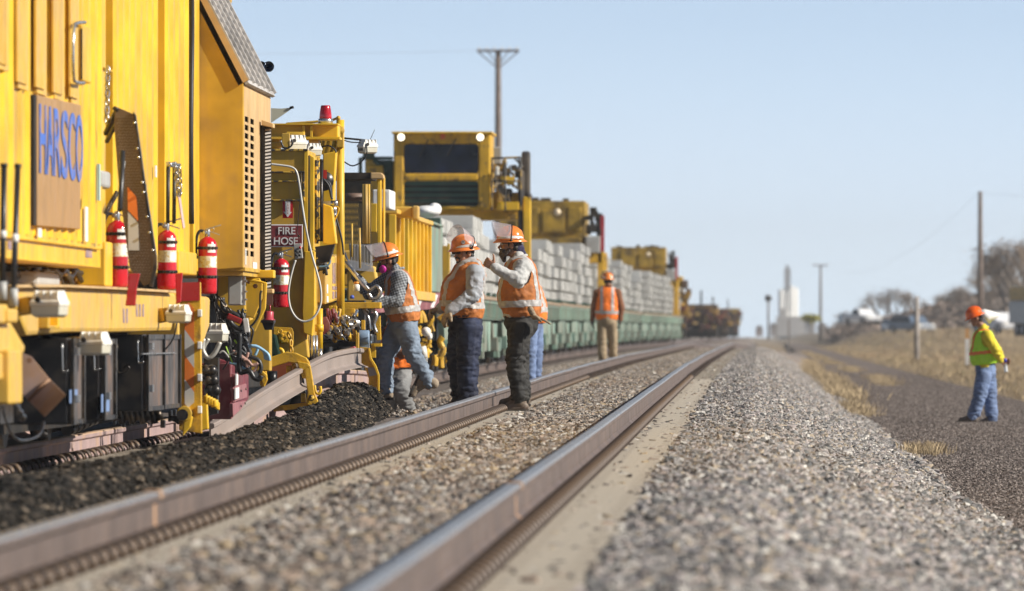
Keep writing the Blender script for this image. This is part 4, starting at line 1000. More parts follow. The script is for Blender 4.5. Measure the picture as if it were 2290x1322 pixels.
# grey junction box and yellow swing bracket
m = MB(); fp(m, [(488,612),(520,612),(548,640),(548,700),(500,700),(486,680)], 75.8, .2); m.front(520, 560, 690, 740, 76.3, .4); part(m, 'rear_block', gold, B, .01)
m = MB(); m.front(510, 541, 617, 683, 75.0, .14); jb = part(m, 'grey_junction_box', greybox, B, .012)
m = MB(); m.front(541, 548, 615, 683, 75.02, .1)
for py in (627, 650, 668): m.front(546, 552, py, py+4, 75.0, .05)
sub(m, 'hinge', steel, jb, .003)
m = MB(); fp(m, [(549,622),(580,622),(587,634),(586,668),(568,712),(549,708)], 76.2, .06); fp(m, [(545,618),(597,632),(594,690),(570,742),(552,742),(549,720),(572,712),(587,668),(588,634),(545,628)], 76.1, .06); m.front(550, 612, 604, 622, 76.3, .3)
sw = part(m, 'swing_bracket', yellow, B, .008)
m = MB(); m.lathe(at(571,640,Y=76.15), (0,-1,0), [(0,0),(.02,0),(.02,.03),(0,.03)], 12); m.lathe(at(556,632,Y=76.15), (0,-1,0), [(0,0),(.012,0),(.012,.03),(0,.03)], 8); sub(m, 'pivot', rust, sw)
m = MB(); m.front(590, 610, 658, 682, 77.5, .02); part(m, 'brown_tag_plate', M('brown_plate', (.16,.07,.05), .5), B)
m = MB(); c = at(601, 716, Y=78); k = 78/FPX; m.lathe(c, (0,0,1), [(0,0),(15*k,0),(13*k,2*k),(11*k,3*k),(11*k,18*k),(9*k,20*k),(0,20*k)], 20); m.cyl(at(604,697,Y=78), at(604,682,Y=78), .006); part(m, 'small_red_beacon', M('pale_red_plastic', (.45,.05,.07), .3), B)
m = MB(); m.front(583, 612, 716, 722, 77.9, .3); fp(m, [(585,720),(612,720),(608,738),(592,738)], 78, .2); part(m, 'beacon_base', black, B)
# hoses and cables heap beneath the box
m = MB()
ptube(m, [(497,665),(500,690),(520,700),(540,715),(545,735),(535,745),(520,738)], 75.2, .022); ptube(m, [(512,690),(515,720),(535,735),(545,720),(540,700)], 75.0, .022)
ptube(m, [(536,745),(535,790),(536,830),(545,832),(558,830),(568,845),(580,848),(584,840)], 74.9, .022); ptube(m, [(560,798),(578,806),(584,822),(580,835)], 75, .018); ptube(m, [(548,700),(548,732),(565,726),(580,700),(582,660),(585,650)], 76, .010)
for i in range(26):
    a = rh.uniform(492, 560); b = rh.uniform(690, 800); ptube(m, [(a,b),(a+rh.uniform(-12,12), b+rh.uniform(0,20)),(a+rh.uniform(-16,16), b+rh.uniform(14,40))], 75.4+rh.random()*.6, rh.uniform(.005,.016))
fp(m, [(488,690),(520,690),(545,745),(560,790),(552,830),(500,838),(478,800)], 76.6, .3); part(m, 'hose', rubber, B)
m = MB()
for k in range(4): ptube(m, [(556+k*1.5,776-k*1),(572+k*2,774+k*1),(590+k*3,786+k*2),(594+k*3,804+k)], 75.3-k*.08, .013)
ptube(m, [(512,812),(532,815),(548,826),(560,828)], 75.1, .011); ptube(m, [(570,795),(575,785),(577,776)], 75.1, .012); part(m, 'blue_hose', bluehose, B)
m = MB()
for k in range(6): ptube(m, [(520+k*5,785+k*4),(535+k*4,792+k*3),(550+k*3,808+k*2),(552+k*5,822-k*2)], 75.0-k*.03, .011)
ptube(m, [(555,788),(552,806),(552,822)], 75, .012); ptube(m, [(576,812),(572,826),(562,832),(556,826)], 75, .012); part(m, 'pink_hose', pinkhose, B)
m = MB(); ptube(m, [(505,775),(513,795),(520,812)], 74.9, .006); ptube(m, [(524,760),(530,768)], 74.9, .008); part(m, 'lime_wire', M('lime_wire', (.45,.75,.05), .4), B)
m = MB(); ptube(m, [(508,795),(520,790),(535,783)], 74.9, .007); ptube(m, [(490,790),(500,786),(512,800)], 74.9, .008); part(m, 'pale_wire', whitecable, B)
m = MB(); m.obox(at(524,713,Y=74.9), (.13,.06,.05), Matrix.Rotation(.4, 3, 'Y')); part(m, 'red_remote', M('dark_red_plastic', (.30,.02,.02), .3), B, .01)
m = MB(); m.obox(at(551,728,Y=74.9), (.045,.04,.12), Matrix.Rotation(-.15, 3, 'Y')); part(m, 'white_switch_box', white, B, .006)
m = MB(); chain(m, [at(478,660,Y=74.5), at(484,690,Y=74.5), at(491,716,Y=74.5)], .013, .045); chain(m, [at(491,716,Y=74.5), at(500,722,Y=74.5)], .013, .045); chain(m, [at(488,664,Y=74.5), at(505,685,Y=74.5), at(520,702,Y=74.5)], .013, .045); chain(m, [at(654,840,Y=YK), at(660,862,Y=YK)], .013, .045); part(m, 'chain', grease, B)
# maroon case standing by the rail
m = MB(); Ym = 76.0
fp(m, [(480,800),(517,812),(517,935),(500,938),(484,930)], Ym+.3, .3); sp(m, [(516,812),(556,838),(556,893),(518,938)], at(516,900,Y=Ym).x, .3)
mc = part(m, 'maroon_case', maroon, B, .01)
m = MB(); Xm = at(516,900,Y=Ym).x
sp(m, [(522,866),(551,858),(552,890),(523,900)], Xm+.02, .03); sp(m, [(521,902),(552,896),(540,915),(522,932)], Xm+.02, .03); sp(m, [(526,835),(530,838),(530,895),(526,900)], Xm+.03, .03); sub(m, 'rib_plate', M('pink_maroon_paint', (.33,.13,.14), .5, var=.15, dirt=.4, dcol=(.25,.12,.1), dscale=8), mc, .006)
m = MB(); sp(m, [(529,836),(533,838),(533,860),(529,862)], Xm+.05, .01); sp(m, [(527,868),(535,866),(535,890),(527,893)], Xm+.05, .01); sub(m, 'paper_label', white, mc)
m = MB(); bolts(m, [at(a, b, X=Xm+.03) for a, b in ((538,874),(549,870),(538,908),(547,902),(528,885))], 1, .012, .01); m.lathe(at(491,865,Y=Ym+.28), (0,-1,0), [(0,0),(.014,0),(.014,.02),(0,.02)], 8); m.lathe(at(491,888,Y=Ym+.28), (0,-1,0), [(0,0),(.014,0),(.014,.02),(0,.02)], 8); sub(m, 'bolt', grease, mc)
m = MB()
for i in range(6): m.lathe(at(462+i*4, 830+ (i%3)*22, Y=73.5), (0,-1,.1), [(0,0),(.035,0),(.05,.05),(.03,.1),(0,.1)], 12)
for i in range(12): m.cyl(at(rh.uniform(456,485), rh.uniform(815,870), Y=73.6), at(rh.uniform(456,485), rh.uniform(850,915), Y=73.8), .018, seg=8)
fp(m, [(455,800),(488,800),(486,925),(466,930)], 74.6, .2); part(m, 'dark_hydraulics', grease, B)
m = MB()
for i in range(7): m.front(466+i*3, 472+i*3, 888+i*2, 905+i*2, 74+i*.05, .1)
part(m, 'yellow_lug', yellow, B, .006)
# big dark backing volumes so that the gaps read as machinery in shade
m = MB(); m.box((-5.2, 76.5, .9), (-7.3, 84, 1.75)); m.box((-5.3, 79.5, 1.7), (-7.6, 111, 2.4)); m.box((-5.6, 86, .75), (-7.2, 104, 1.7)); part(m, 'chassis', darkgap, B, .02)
m = MB(); m.front(560, 604, 700, 830, 79, .3); part(m, 'yellow_backplate', gold, B, .01)
m = MB(); fp(m, [(575,808),(640,792),(660,820),(640,860),(590,865)], 84, .1); part(m, 'orange_shield', M('burnt_orange_paint', (.30,.07,.02), .5, dirt=.5), B)
# frame with roof beam, mesh and ropes
m = MB(); m.front(700, 829, 386, 400, 101, 1.5); m.front(768, 829, 400, 560, 103, .1); part(m, 'roof_beam', darkgap, B)
m = MB(); fp(m, [(829,386),(852,386),(858,392),(858,400),(829,400)], 100.9, .3); part(m, 'beam_end', tan, B, .01)
m = MB(); m.front(843, 852, 400, 606, 101, .3); m.front(856, 860, 395, 606, 101.2, .2); m.front(827, 843, 455, 520, 103.5, .3); m.front(820, 826, 560, 600, 103, .1); part(m, 'frame_post', yellow, B, .01)
m = MB(); m.cyl(at(768,441,Y=100.5), at(812,441,Y=100.5), .045); m.cyl(at(810,441,Y=100.4), at(823,441,Y=100.4), .05); part(m, 'cross_pipe', M('brown_pipe', (.16,.10,.07), .6), B)
m = MB()
for px, r_ in ((813,.014),(818.5,.022),(825,.014)): m.cyl(at(px, 412, Y=100.3), at(px, 545, Y=100.3), r_)
m.cyl(at(787,500,Y=99), at(787,575,Y=99), .010); m.cyl(at(804,510,Y=99), at(805,600,Y=99), .012); part(m, 'pale_rod', yellow3, B)
m = MB()
for k in range(14):
    m.bar(at(770+k*3, 455, Y=100.8), at(760+k*3, 545, Y=100.8), .008, .008); m.bar(at(760+k*3, 455, Y=100.85), at(770+k*3, 545, Y=100.85), .008, .008)
part(m, 'mesh_guard', M('dusty_mesh', (.10,.075,.03), .6), B)
m = MB(); m.front(766, 800, 455, 560, 102, .1); part(m, 'mesh_back', gold, B)
m = MB(); fp(m, [(780,545),(830,548),(832,600),(785,600)], 99.5, .2)
for k in range(7): m.front(784+k*7, 787+k*7, 548, 600, 99.3, .1)
part(m, 'slatted_grey_rack', M('weathered_grey', (.20,.19,.18), .7), B, .006)
m = MB(); fp(m, [(776,583),(838,596),(845,640),(845,690),(776,690)], 99.4, .4); m.front(768, 795, 560, 640, 100, .2); part(m, 'yellow_deck', yellow3, B, .02)
m = MB(); fp(m, [(778,580),(832,590),(838,608),(784,604)], 99.2, .01); part(m, 'clear_guard', M('dusty_clear_plastic', (.6,.62,.66), .3, alpha=.35), B)
m = MB(); c = at(797, 642, Y=91); k = 91/FPX; m.lathe(c - Vector((0,0,9*k)), (0,0,1), [(0,0),(7.5*k,0),(7.5*k,13*k),(4*k,16*k),(0,16*k)], 14); jg = part(m, 'white_jug', white, B)
m = MB(); m.lathe(c + Vector((0,0,7*k)), (0,0,1), [(0,0),(5.5*k,0),(5*k,5*k),(0,5*k)], 12); sub(m, 'orange_lid', M('orange_lid', (.8,.3,.03), .4), jg)
m = MB(); m.lathe(at(787, 668, Y=90.8), (0,0,1), [(0,0),(5*k,0),(5*k,5*k),(3*k,8*k),(0,8*k)], 12); part(m, 'blue_cap', M('blue_cap', (.05,.1,.5), .4), B)
# white insulator-like blocks on the frame
m = MB(); m.front(861, 872, 427, 465, 104, .4); m.side(872, 884, 424, 467, at(872,440,Y=104).x, .2, ref=872); part(m, 'white_block', white, B, .012)
# ribbed bin
m = MB(); XD = S + .0; yb0, yb1 = Yx(870, XD), Yx(951, XD); zt1 = Zy(478, yb0, 870); zb1 = Zy(645, yb0, 870)
m.box((XD, yb0, zb1), (XD-.2, yb1, zt1)); n_ = 9
for k in range(n_+1):
    yy = lerp(yb0, yb1, k/n_); m.box((XD, yy-.12, zb1), (XD+.09, yy+.02, zt1-.01))
m.box((-6.9, yb0-.05, zb1), (XD+.02, yb0, zt1-.15)); bn = part(m, 'ribbed_bin', yellow, B, .008)
m = MB(); m.box((XD+.11, yb0-.1, zt1), (XD-.1, yb1+.1, zt1+.06)); m.box((XD+.14, yb0-2, zb1-.12), (XD-.3, yb1+.1, zb1)); sub(m, 'rim', yellow3, bn, .01)
m = MB(); m.side(895, 903, 500, 660, XD+.02, .01, ref=895); m.side(906, 912, 490, 515, XD+.02, .01, ref=906); sub(m, 'dark_gap', darkgap, bn)
m = MB(); m.side(912, 925, 517, 588, XD+.03, .02, ref=912); sub(m, 'pale_notice', M('dusty_notice', (.50,.47,.50), .6, var=.15), bn)
m = MB(); m.front(880, 922, 462, 487, 113, .5); m.front(922, 936, 460, 492, 112.8, .4); part(m, 'bin_cover', yellow3, B, .02)
# maroon striped board
m = MB(); sp(m, [(846,655),(985,655),(988,690),(838,700)], -4.55, .04); sb_ = part(m, 'striped_guard_board', M('dusty_maroon_board', (.24,.07,.08), .6, var=.2, dirt=.4, dcol=(.4,.22,.2)), B)
m = MB()
for px in (805, 846, 872, 936, 968): sp(m, [(px+6,658),(px+12,660),(px+2,688),(px-4,688)], -4.54, .01)
sub(m, 'white_stripe', white, sb_)
m = MB(); sp(m, [(790,640),(815,600+44),(800,690),(780,690)], -4.9, .03); part(m, 'maroon_flap', maroon, B)
m = MB(); sp(m, [(955,540),(966,538),(966,655),(955,655)], S, .2); sp(m, [(953,560),(956,560),(956,650),(953,650)], S+.05, .05); part(m, 'maroon_upright', maroon, B, .01)
m = MB(); m.side(966, 990, 497, 652, S, .3, ref=966); m.side(966, 992, 494, 500, S+.05, .4, ref=966); part(m, 'mint_upright', mint, B, .01)
m = MB(); m.front(940, 985, 487, 545, 132, .3); m.front(930, 990, 545, 640, 133, .2); part(m, 'dark_green_panel', darkgreen, B, .01)
m = MB(); m.front(984, 1004, 550, 645, 131, .2); m.front(1000, 1006, 545, 610, 130.8, .1); part(m, 'yellow_panel', gold, B, .01)
m = MB(); m.ell(at(955,473,Y=126), (.20,.3,.085), seg=16, rings=10); m.ell(at(972,468,Y=126.5), (.10,.3,.09)); part(m, 'white_sack', M('white_sack', (.75,.75,.74), .8, var=.08, bump=.6, bscale=8), B)
# blurred running gear under the bin
rb = random.Random(21); XR = -4.9
m = MB(); m.box((-5.5, 108, 1.0), (-7.0, 130, 1.75)); part(m, 'rear_chassis', darkgap, B, .02)
m = MB()
for yy in (112, 115, 121, 124): 
    for xo in (-5.38, -7.02): m.cyl((xo, yy, zt2(yy)+.42), (xo-.12, yy, zt2(yy)+.42), .42, seg=32)
    m.cyl((-5.3, yy, zt2(yy)+.42), (-5.1, yy, zt2(yy)+.42), .14, seg=16)
part(m, 'wheelset', grease, B)
m = MB()
for i in range(38):
    a = rb.uniform(925, 1010); b = rb.uniform(690, 800); Yd = 112 + rb.random()*10
    if i % 3: m.tube([at(q[0], q[1], Y=Yd) for q in smooth2([(a,b),(a+rb.uniform(-8,8), b+10),(a+rb.uniform(-10,10), b+24)])], rb.uniform(.02,.05), 7)
    else: m.front(a, a+rb.uniform(4,14), b, b+rb.uniform(5,14), Yd, .1)
part(m, 'yellow_gear', yellow2, B, .008)
m = MB(); m.ell(at(953,742,Y=112), (.06,.07,.06)); m.ell(at(961,752,Y=112.4), (.035,.07,.05)); m.cyl(at(944,775,Y=112), at(948,800,Y=112), .05); m.front(938, 955, 798, 810, 112, .2); part(m, 'white_canister', lampwhite, B)

def smooth3(P, n=5):
    return [Vector(q) for q in smooth2([tuple(p) for p in P], n)]
# ================================================================ things hung on the machines
def extinguisher(px, top, bot, Y, label, hose_side=-1):
    """top/bottom pixel of the cylinder"""
    k = Y / FPX; c = at(px, bot, Y=Y); H = (bot-top)*k; r = H * .155 * 1.06
    e = empty('fire_extinguisher', c, label, 'fire extinguisher', 'red fire extinguishers strapped to the yellow machines')
    m = MB(); m.lathe(c, (0,0,1), [(0,.01),(r*.8,0),(r*.97,.008),(r,.03),(r,H*.84),(r*.93,H*.90),(r*.72,H*.955),(r*.4,H*.985),(r*.3,H),(0,H)], 32); part(m, 'cylinder', red, e)
    m = MB(); m.lathe(c, (0,0,1), [(r*1.006,H*.46),(r*1.006,H*.66)], 32); part(m, 'label_band', M('paper_label%d' % px, (.70,.66,.52), .6, var=.1, vscale=30, dirt=.9, dcol=(.55,.40,.12), dscale=45, dlo=.52, dhi=.56), e)
    m = MB()
    vs = []; 
    for q in range(5):
        t = math.radians(-70 + q*14); vs.append((q, t))
    def patch(t0, t1, h0, h1):
        P = []
        for q in range(6):
            t = math.radians(lerp(t0, t1, q/5)); P.append((c.x + math.sin(t)*r*1.01, c.y - math.cos(t)*r*1.01))
        m.add([(x, y, c.z+h0) for x, y in P] + [(x, y, c.z+h1) for x, y in P], [(q, q+1, q+7, q+6) for q in range(5)])
    patch(5, 60, H*.72, H*.87); patch(20, 62, H*.48, H*.64); part(m, 'white_sticker', white, e)
    m = MB(); m.cyl(c + Vector((0,0,H*.98)), c + Vector((0,0,H*1.12)), r*.28); m.bar(c + Vector((-.02,0,H*1.12)), c + Vector((.11,0,H*1.20)), .02, .012); m.bar(c + Vector((.0,0,H*1.10)), c + Vector((.10,0,H*1.03)), .016, .010)
    m.tube([c + Vector((.03+.025*math.cos(t), -.01, H*1.12+.02*math.sin(t))) for t in [2*math.pi*q/10 for q in range(10)]], .003, 5, closed=True); m.lathe(c + Vector((-.02,-.02,H*1.07)), (0,-1,0), [(0,0),(.018,0),(.018,.012),(0,.012)], 12); part(m, 'valve_head', steel, e, .002)
    m = MB(); s = hose_side
    m.tube(smooth3([c + Vector((s*.02,0,H*1.08)), c + Vector((s*.06,-.01,H*1.10)), c + Vector((s*r*1.1,-.02,H*1.0)), c + Vector((s*r*1.2,-.03,H*.80)), c + Vector((s*r*1.1,-.05,H*.62))]), .012, 8); part(m, 'hose', rubber, e)
    m = MB()
    for h in (.30, .80):
        m.lathe(c, (0,0,1), [(r*1.0,H*h-.012),(r*1.03,H*h-.012),(r*1.03,H*h+.012),(r*1.0,H*h+.012)], 28)
        for q in range(9):
            t = math.radians(-80 + q*20); m.obox(c + Vector((math.sin(t)*r*1.04, -math.cos(t)*r*1.04, H*h)), (.014,.012,.02), Matrix.Rotation(t, 3, 'Z'))
    m.box((c.x-.05, c.y+r*.9, c.z+H*.2), (c.x+.05, c.y+r*1.15, c.z+H*.9)); part(m, 'strap', grease, e)
    return e
extinguisher(262, 493, 643, 64.0, 'red fire extinguisher with a drooping black hose, beside the brown treadplate guard')
extinguisher(373, 515, 648, 69.5, 'red fire extinguisher below the two black rods, left of the striped post')
extinguisher(464, 529, 658, 73.2, 'red fire extinguisher in front of the shaded bulkhead, above the striped post')
extinguisher(629, 578, 688, 85.5, 'red fire extinguisher under the FIRE HOSE sign')
# control pendant hanging on its cable
pc_ = at(668, 578, Y=85.2)
P_ = empty('control_pendant', pc_, 'grey push-button control pendant on a pale looping cable by the FIRE HOSE sign', 'pendant')
m = MB(); m.obox(at(667,562,Y=85.2), (.075,.05,.145), Matrix.Rotation(-.12, 3, 'Y')); hb = part(m, 'housing', greybox, P_, .006)
m = MB()
for a, b in ((663,562),(671,563),(662,570),(670,571)): m.lathe(at(a, b, Y=85.17), (0,-1,0), [(0,0),(.013,0),(.013,.02),(.006,.02),(0,.022)], 10)
sub(m, 'button', rubber, hb)
m = MB(); m.lathe(at(671,554,Y=85.17), (0,-1,0), [(0,0),(.014,0),(.013,.02),(0,.022)], 12); sub(m, 'stop_button', red, hb)
m = MB(); m.tube([at(a, b, Y=85.1) for a, b in smooth2([(604,367),(630,370),(652,374),(663,384),(669,410),(676,460),(684,510),(696,565),(709,610),(717,645),(717,680),(703,708),(683,719),(664,712),(650,690),(645,660),(648,630),(655,600),(661,582)])], .010, 8); part(m, 'cable', whitecable, P_)
m = MB(); m.tube([at(a, b, Y=85.15) for a, b in ((668,544),(669,530),(664,520),(669,470),(674,420),(674,385))], .004, 6); m.cyl(at(668,526,Y=85.1), at(668,530,Y=85.1), .012); part(m, 'hanging_wire', grease, P_)
# steel lining bar with a D grip
t_ = empty('steel_hand_tool', at(836, 655, Y=90.5), 'long shiny steel tool with a D-shaped grip leaning by the masked worker', 'tool')
m = MB(); m.tube([at(773,588,Y=91), at(792,612,Y=90.8), at(826,652,Y=90.5)], .022, 10); m.tube([at(768,560,Y=91), at(780,590,Y=91), at(800,618,Y=90.7)], .013, 8); part(m, 'shaft', steel, t_)
m = MB(); m.tube([at(a, b, Y=90.5) for a, b in smooth2([(826,650),(842,640),(851,652),(846,664),(833,668),(824,656)])], .02, 8); part(m, 'grip', steel, t_)
# ---------------------------------------------------------------- rail being lifted through the clamp
YR = 84
pts = [at(a, b, Y=Yd) for a, b, Yd in ((470,995,78.5),(500,978,79.2),(560,936,80.2),(620,898,81.4),(672,868,82.8),(720,842,84),(752,830,85.5),(790,822,87.5),(806,822,89))]
P2 = [Vector(p) for p in smooth2([tuple(p) for p in pts], 5)]
rail('rail', P2, [railnew, railnew], 'grey-brown new rail bending upward through the yellow clamp over the dark soil', 1.02)
pts = [at(a, b, Y=Yd) for a, b, Yd in ((560,985,82),(640,925,84),(715,878,87),(765,868,90),(815,870,92.5),(838,876,93.6))]
P2 = [Vector(p) for p in smooth2([tuple(p) for p in pts], 5)]
rail('rail', P2, [railpink, railorange], 'pinkish old rail arching low behind the dark soil mound', 1.0)
# steel sleeve ends
for k, (px, py, Yd) in enumerate(((788,800,88.6),)):
    mb = MB()
    rr_ = random.Random(4)
    for i in range(26): mb.ell(at(px + rr_.uniform(-5,6), py + rr_.uniform(-22,12), Y=Yd), (.022,.03,.022), seg=6, rings=4)
    o = mb.build('pink_tassel', M('pink_flowers', (.50,.12,.15), .7, var=.4, vscale=20)); tag(o, 'clump of pink rags tied at the end of the lifted rail', 'rags')

# ---------------------------------------------------------------- flat wagons with stacked ties
def track_pt(y): return MX + cur(y), zt2(y)
WG = 'mint green flat wagons loaded with concrete ties'
def make_wagon():
    w = empty('flat_wagon', (0,0,0), 'first mint green flat wagon behind the three standing workers', 'rail wagon', WG)
    L = 14.6; m = MB()
    m.box((-1.35,-L/2,1.02), (1.35,L/2,1.16)); m.box((-.4,-L/2,.6), (.4,L/2,1.02)); w_ = m.build('deck', mint, w, bevel=.02)
    m = MB(); m.box((1.30,-L/2,.86), (1.42,L/2,1.20)); m.box((1.42,-L/2,1.14), (1.47,L/2,1.20))
    for k in range(15): m.box((1.42, -L/2+.3+k*1.0, .88), (1.46, -L/2+.38+k*1.0, 1.15))
    m.build('side_sill', mint, w, bevel=.01)
    m = MB(); m.box((1.28,-L/2,1.20), (1.5,L/2,1.26)); m.box((-1.5,-L/2,1.20), (-1.28,L/2,1.26)); m.build('running_rail', M('rusty_runway' , (.30,.22,.15), .7) if 'rusty_runway' not in MATS else MATS['rusty_runway'], w)
    for s in (-1, 1):
        for xo in (1.28,):
            m = MB()
            c = s*4.6
            m.prism([(xo, c-1.55, .80), (xo, c+1.55, .80), (xo, c+1.2, .52), (xo, c+.55, .40), (xo, c+.35, .18), (xo, c-.35, .18), (xo, c-.55, .40), (xo, c-1.2, .52)], (.10,0,0))
            m.box((xo-.05, c-.25, .18), (xo+.18, c+.25, .45)); m.box((xo, c-1.15, .30), (xo+.18, c-.75, .55)); m.box((xo, c+.75, .30), (xo+.18, c+1.15, .55))
            m.build('bogie_frame', mint, w, bevel=.01)
        for q in (-.9, .9):
            m = MB()
            for xo in (.86, -.74): m.cyl((xo, s*4.6+q, .43), (xo-.13, s*4.6+q, .43), .43, seg=28)
            m.cyl((.7, s*4.6+q, .43), (-.7, s*4.6+q, .43), .08); m.cyl((.86, s*4.6+q, .43), (1.22, s*4.6+q, .43), .1)
            m.build('wheelset', grease, w)
    for q in (-2.0, 0, 2.0):
        m = MB(); m.prism([(1.3, q-.95, .86), (1.3, q+.95, .86), (1.3, q+.5, .30), (1.3, q-.5, .30)], (.06,0,0)); m.build('hanging_bracket', mint, w, bevel=.01)
    m = MB()
    for xo in (1.05, -1.05):
        m.box((xo-.05,-L/2,1.16), (xo+.05,L/2,1.30))
    m.build('load_bearer', darkgreen, w)
    m = MB()
    for k in range(5):
        m.box((1.36, -L/2+.2+k*(L-.4)/4-.05, 1.2), (1.44, -L/2+.2+k*(L-.4)/4+.05, 1.34))
    m.build('stake', darkgreen, w)
    return w
ords = ['first','second','third','fourth','fifth','sixth','seventh','eighth','ninth','tenth','eleventh','twelfth','thirteenth','fourteenth','fifteenth','sixteenth','seventeenth','eighteenth','nineteenth','twentieth','twenty-first','twenty-second','twenty-third','twenty-fourth','twenty-fifth','twenty-sixth','twenty-seventh','twenty-eighth','twenty-ninth','thirtieth','thirty-first','thirty-second']
wag0 = make_wagon(); WY = []; yw = 142.5
WAGONS = []
for i in range(20):
    if i == 0: o = wag0
    else:
        o = wag0.copy(); COL.objects.link(o)
        for ch in wag0.children:
            c = ch.copy(); COL.objects.link(c); c.parent = o; c.matrix_parent_inverse = Matrix.Identity(4)
        o['label'] = 'mint green flat wagon, %s in the row counted from the front' % ords[i]
    for ch in o.children: ch.matrix_parent_inverse = Matrix.Identity(4)
    x, z = track_pt(yw); a = math.atan2(cur(yw+5) - cur(yw-5), 10)
    o.location = (x, yw, z); o.rotation_euler = (0, 0, -a); WY.append(yw); yw += 15.4
WY_END = yw
# the ties stacked on them
def tie_mesh():
    m = MB(); L = 2.5; pr = [(-.135,0),(.135,0),(.115,.235),(-.115,.235)]
    m.prism([(-L/2, a, b) for a, b in pr], (L, 0, 0)); me = m.mesh('stacked_tie')
    bm = bmesh.new(); bm.from_mesh(me); bmesh.ops.bevel(bm, geom=bm.edges[:], offset=.018, segments=2, affect='EDGES'); bmesh.ops.recalc_face_normals(bm, faces=bm.faces); bm.to_mesh(me); bm.free()
    me.materials.append(concrete); return me
TM = tie_mesh(); spots = []; r5 = random.Random(77); dun = MB()
NL = [4,5,4,4,5,5,5,6,6,5,6,6,6,5,6,6,6,6,6,5,6,6,6,6,6,6,6,6,6,6]
for wi, y in enumerate(WY):
    x, z = track_pt(y); zb = z + 1.30; nb = 3; nl = NL[wi]; a = math.atan2(cur(y+5) - cur(y-5), 10)
    for b in range(nb):
        c0 = y - 7.0 + b*4.75; off = r5.uniform(-.24, .14); nb_l = nl - (1 if r5.random() < .2 else 0)
        for l in range(nb_l):
            ol = off + r5.uniform(-.07, .07)
            for k in range(14):
                if l == nb_l - 1 and r5.random() < .06: continue
                yy = c0 + .16 + k*.315
                spots.append((x + .08 + ol + r5.uniform(-.012, .012) + math.tan(a)*(yy-y), yy, zb + l*.285, r5.uniform(-.004, .004) - a, l, nb_l, wi, b*14+k+1))
        for l in range(1, nb_l):
            for xo in (.85, -.85): dun.box((x+xo-.05, c0, zb + l*.285 - .05), (x+xo+.05, c0+4.4, zb + l*.285))
# some loose ones tipped on the very front stack
front = [(MX+.42, 131.0, 4), ]
spots.sort(key=lambda s: s[1])
def nth(k): return '%d%s' % (k, 'th' if 10 < k % 100 < 14 else {1:'st',2:'nd',3:'rd'}.get(k % 10, 'th'))
vis = 0; far = MB(); layer = ['bottom','second','third','fourth','fifth','sixth','topmost']
fv = []; ff = []
for s in spots:
    x, y, z, rz, l, nl, wi, kk = s
    if vis < 300:
        o = bpy.data.objects.new('stacked_tie', TM); COL.objects.link(o); o.location = (x, y, z); o.rotation_euler = (0, 0, rz)
        lab = '%s concrete tie from the near end in the %s layer on the %s wagon' % (nth(kk), 'topmost' if l == nl-1 else layer[l], ords[wi])
        tag(o, lab, 'railway tie', 'concrete ties stacked on the green wagons'); vis += 1
    else:
        n = len(fv); hx = 1.25
        for (a, b) in ((-.135,0),(.135,0),(.115,.235),(-.115,.235)): fv.append((x-hx, y+a, z+b)); fv.append((x+hx, y+a, z+b))
        ff += [(n,n+6,n+4,n+2),(n+1,n+3,n+5,n+7),(n,n+2,n+3,n+1),(n+2,n+4,n+5,n+3),(n+4,n+6,n+7,n+5),(n+6,n,n+1,n+7)]
me = bpy.data.meshes.new('far_stacked_ties'); me.from_pydata(fv, [], ff); me.materials.append(concrete)
o = bpy.data.objects.new('far_stacked_ties', me); COL.objects.link(o); tag(o, 'long blurred rows of pale concrete ties on the farther wagons', 'railway tie', kind='stuff')
o = dun.build('dunnage', darkgreen); tag(o, 'dark timber strips between the layers of stacked ties', 'timber', kind='stuff')
# big pale blocks perched in front of the stacks
for i, (px, py, Yd, lab) in enumerate(() and ((1018,487,134,'single concrete tie perched highest behind the left standing worker'),(1090,505,150,'concrete tie on top just left of the bearded worker\'s raised visor'))):
    o = bpy.data.objects.new('stacked_tie', TM); COL.objects.link(o); p = at(px, py, Y=Yd); o.location = (p.x - .98, Yd, p.z - .13); tag(o, lab, 'railway tie', 'concrete ties stacked on the green wagons')
# small car in front of the first wagon carrying the stack seen between the workers

# ---------------------------------------------------------------- gantries that ride on the wagons
def leg_frame(g, y, x, w, zb, zt_, mat=None, name='leg'):
    m = MB(); m.box((x-w/2, y-w/2, zb), (x+w/2, y+w/2, zt_)); m.box((x-w*.8, y-w*1.4, zb), (x+w*.8, y+w*1.4, zb+.25)); return m.build(name, mat or yellow2, g, bevel=.015)
Y1 = 176.0
G = empty('gantry_crane', (MX, Y1, 2.1), 'nearest yellow gantry crane with a wide dark cab window and two lit headlamps', 'crane')
m = MB()
def F1(a, b, c, d, Y, dd): m.front(a, b, c, d, Y, dd)
m.front(880, 903, 297, 470, Y1, 2.4); m.front(1070, 1097, 297, 470, Y1, 2.4); m.front(903, 1070, 297, 322, Y1, 2.4); m.front(903, 1070, 388, 405, Y1, 2.4); m.front(903, 1070, 462, 470, Y1, 2.4)
cb = m.build('cab_shell', yellow2, G, bevel=.05)
m = MB(); m.front(876, 1101, 294, 299, Y1-.15, 2.7); sub(m, 'roof_edge', yellow, cb, .01)
m = MB(); m.front(902, 1071, 321, 389, Y1+.12, .04); sub(m, 'windscreen', glassdark, cb)
m = MB()
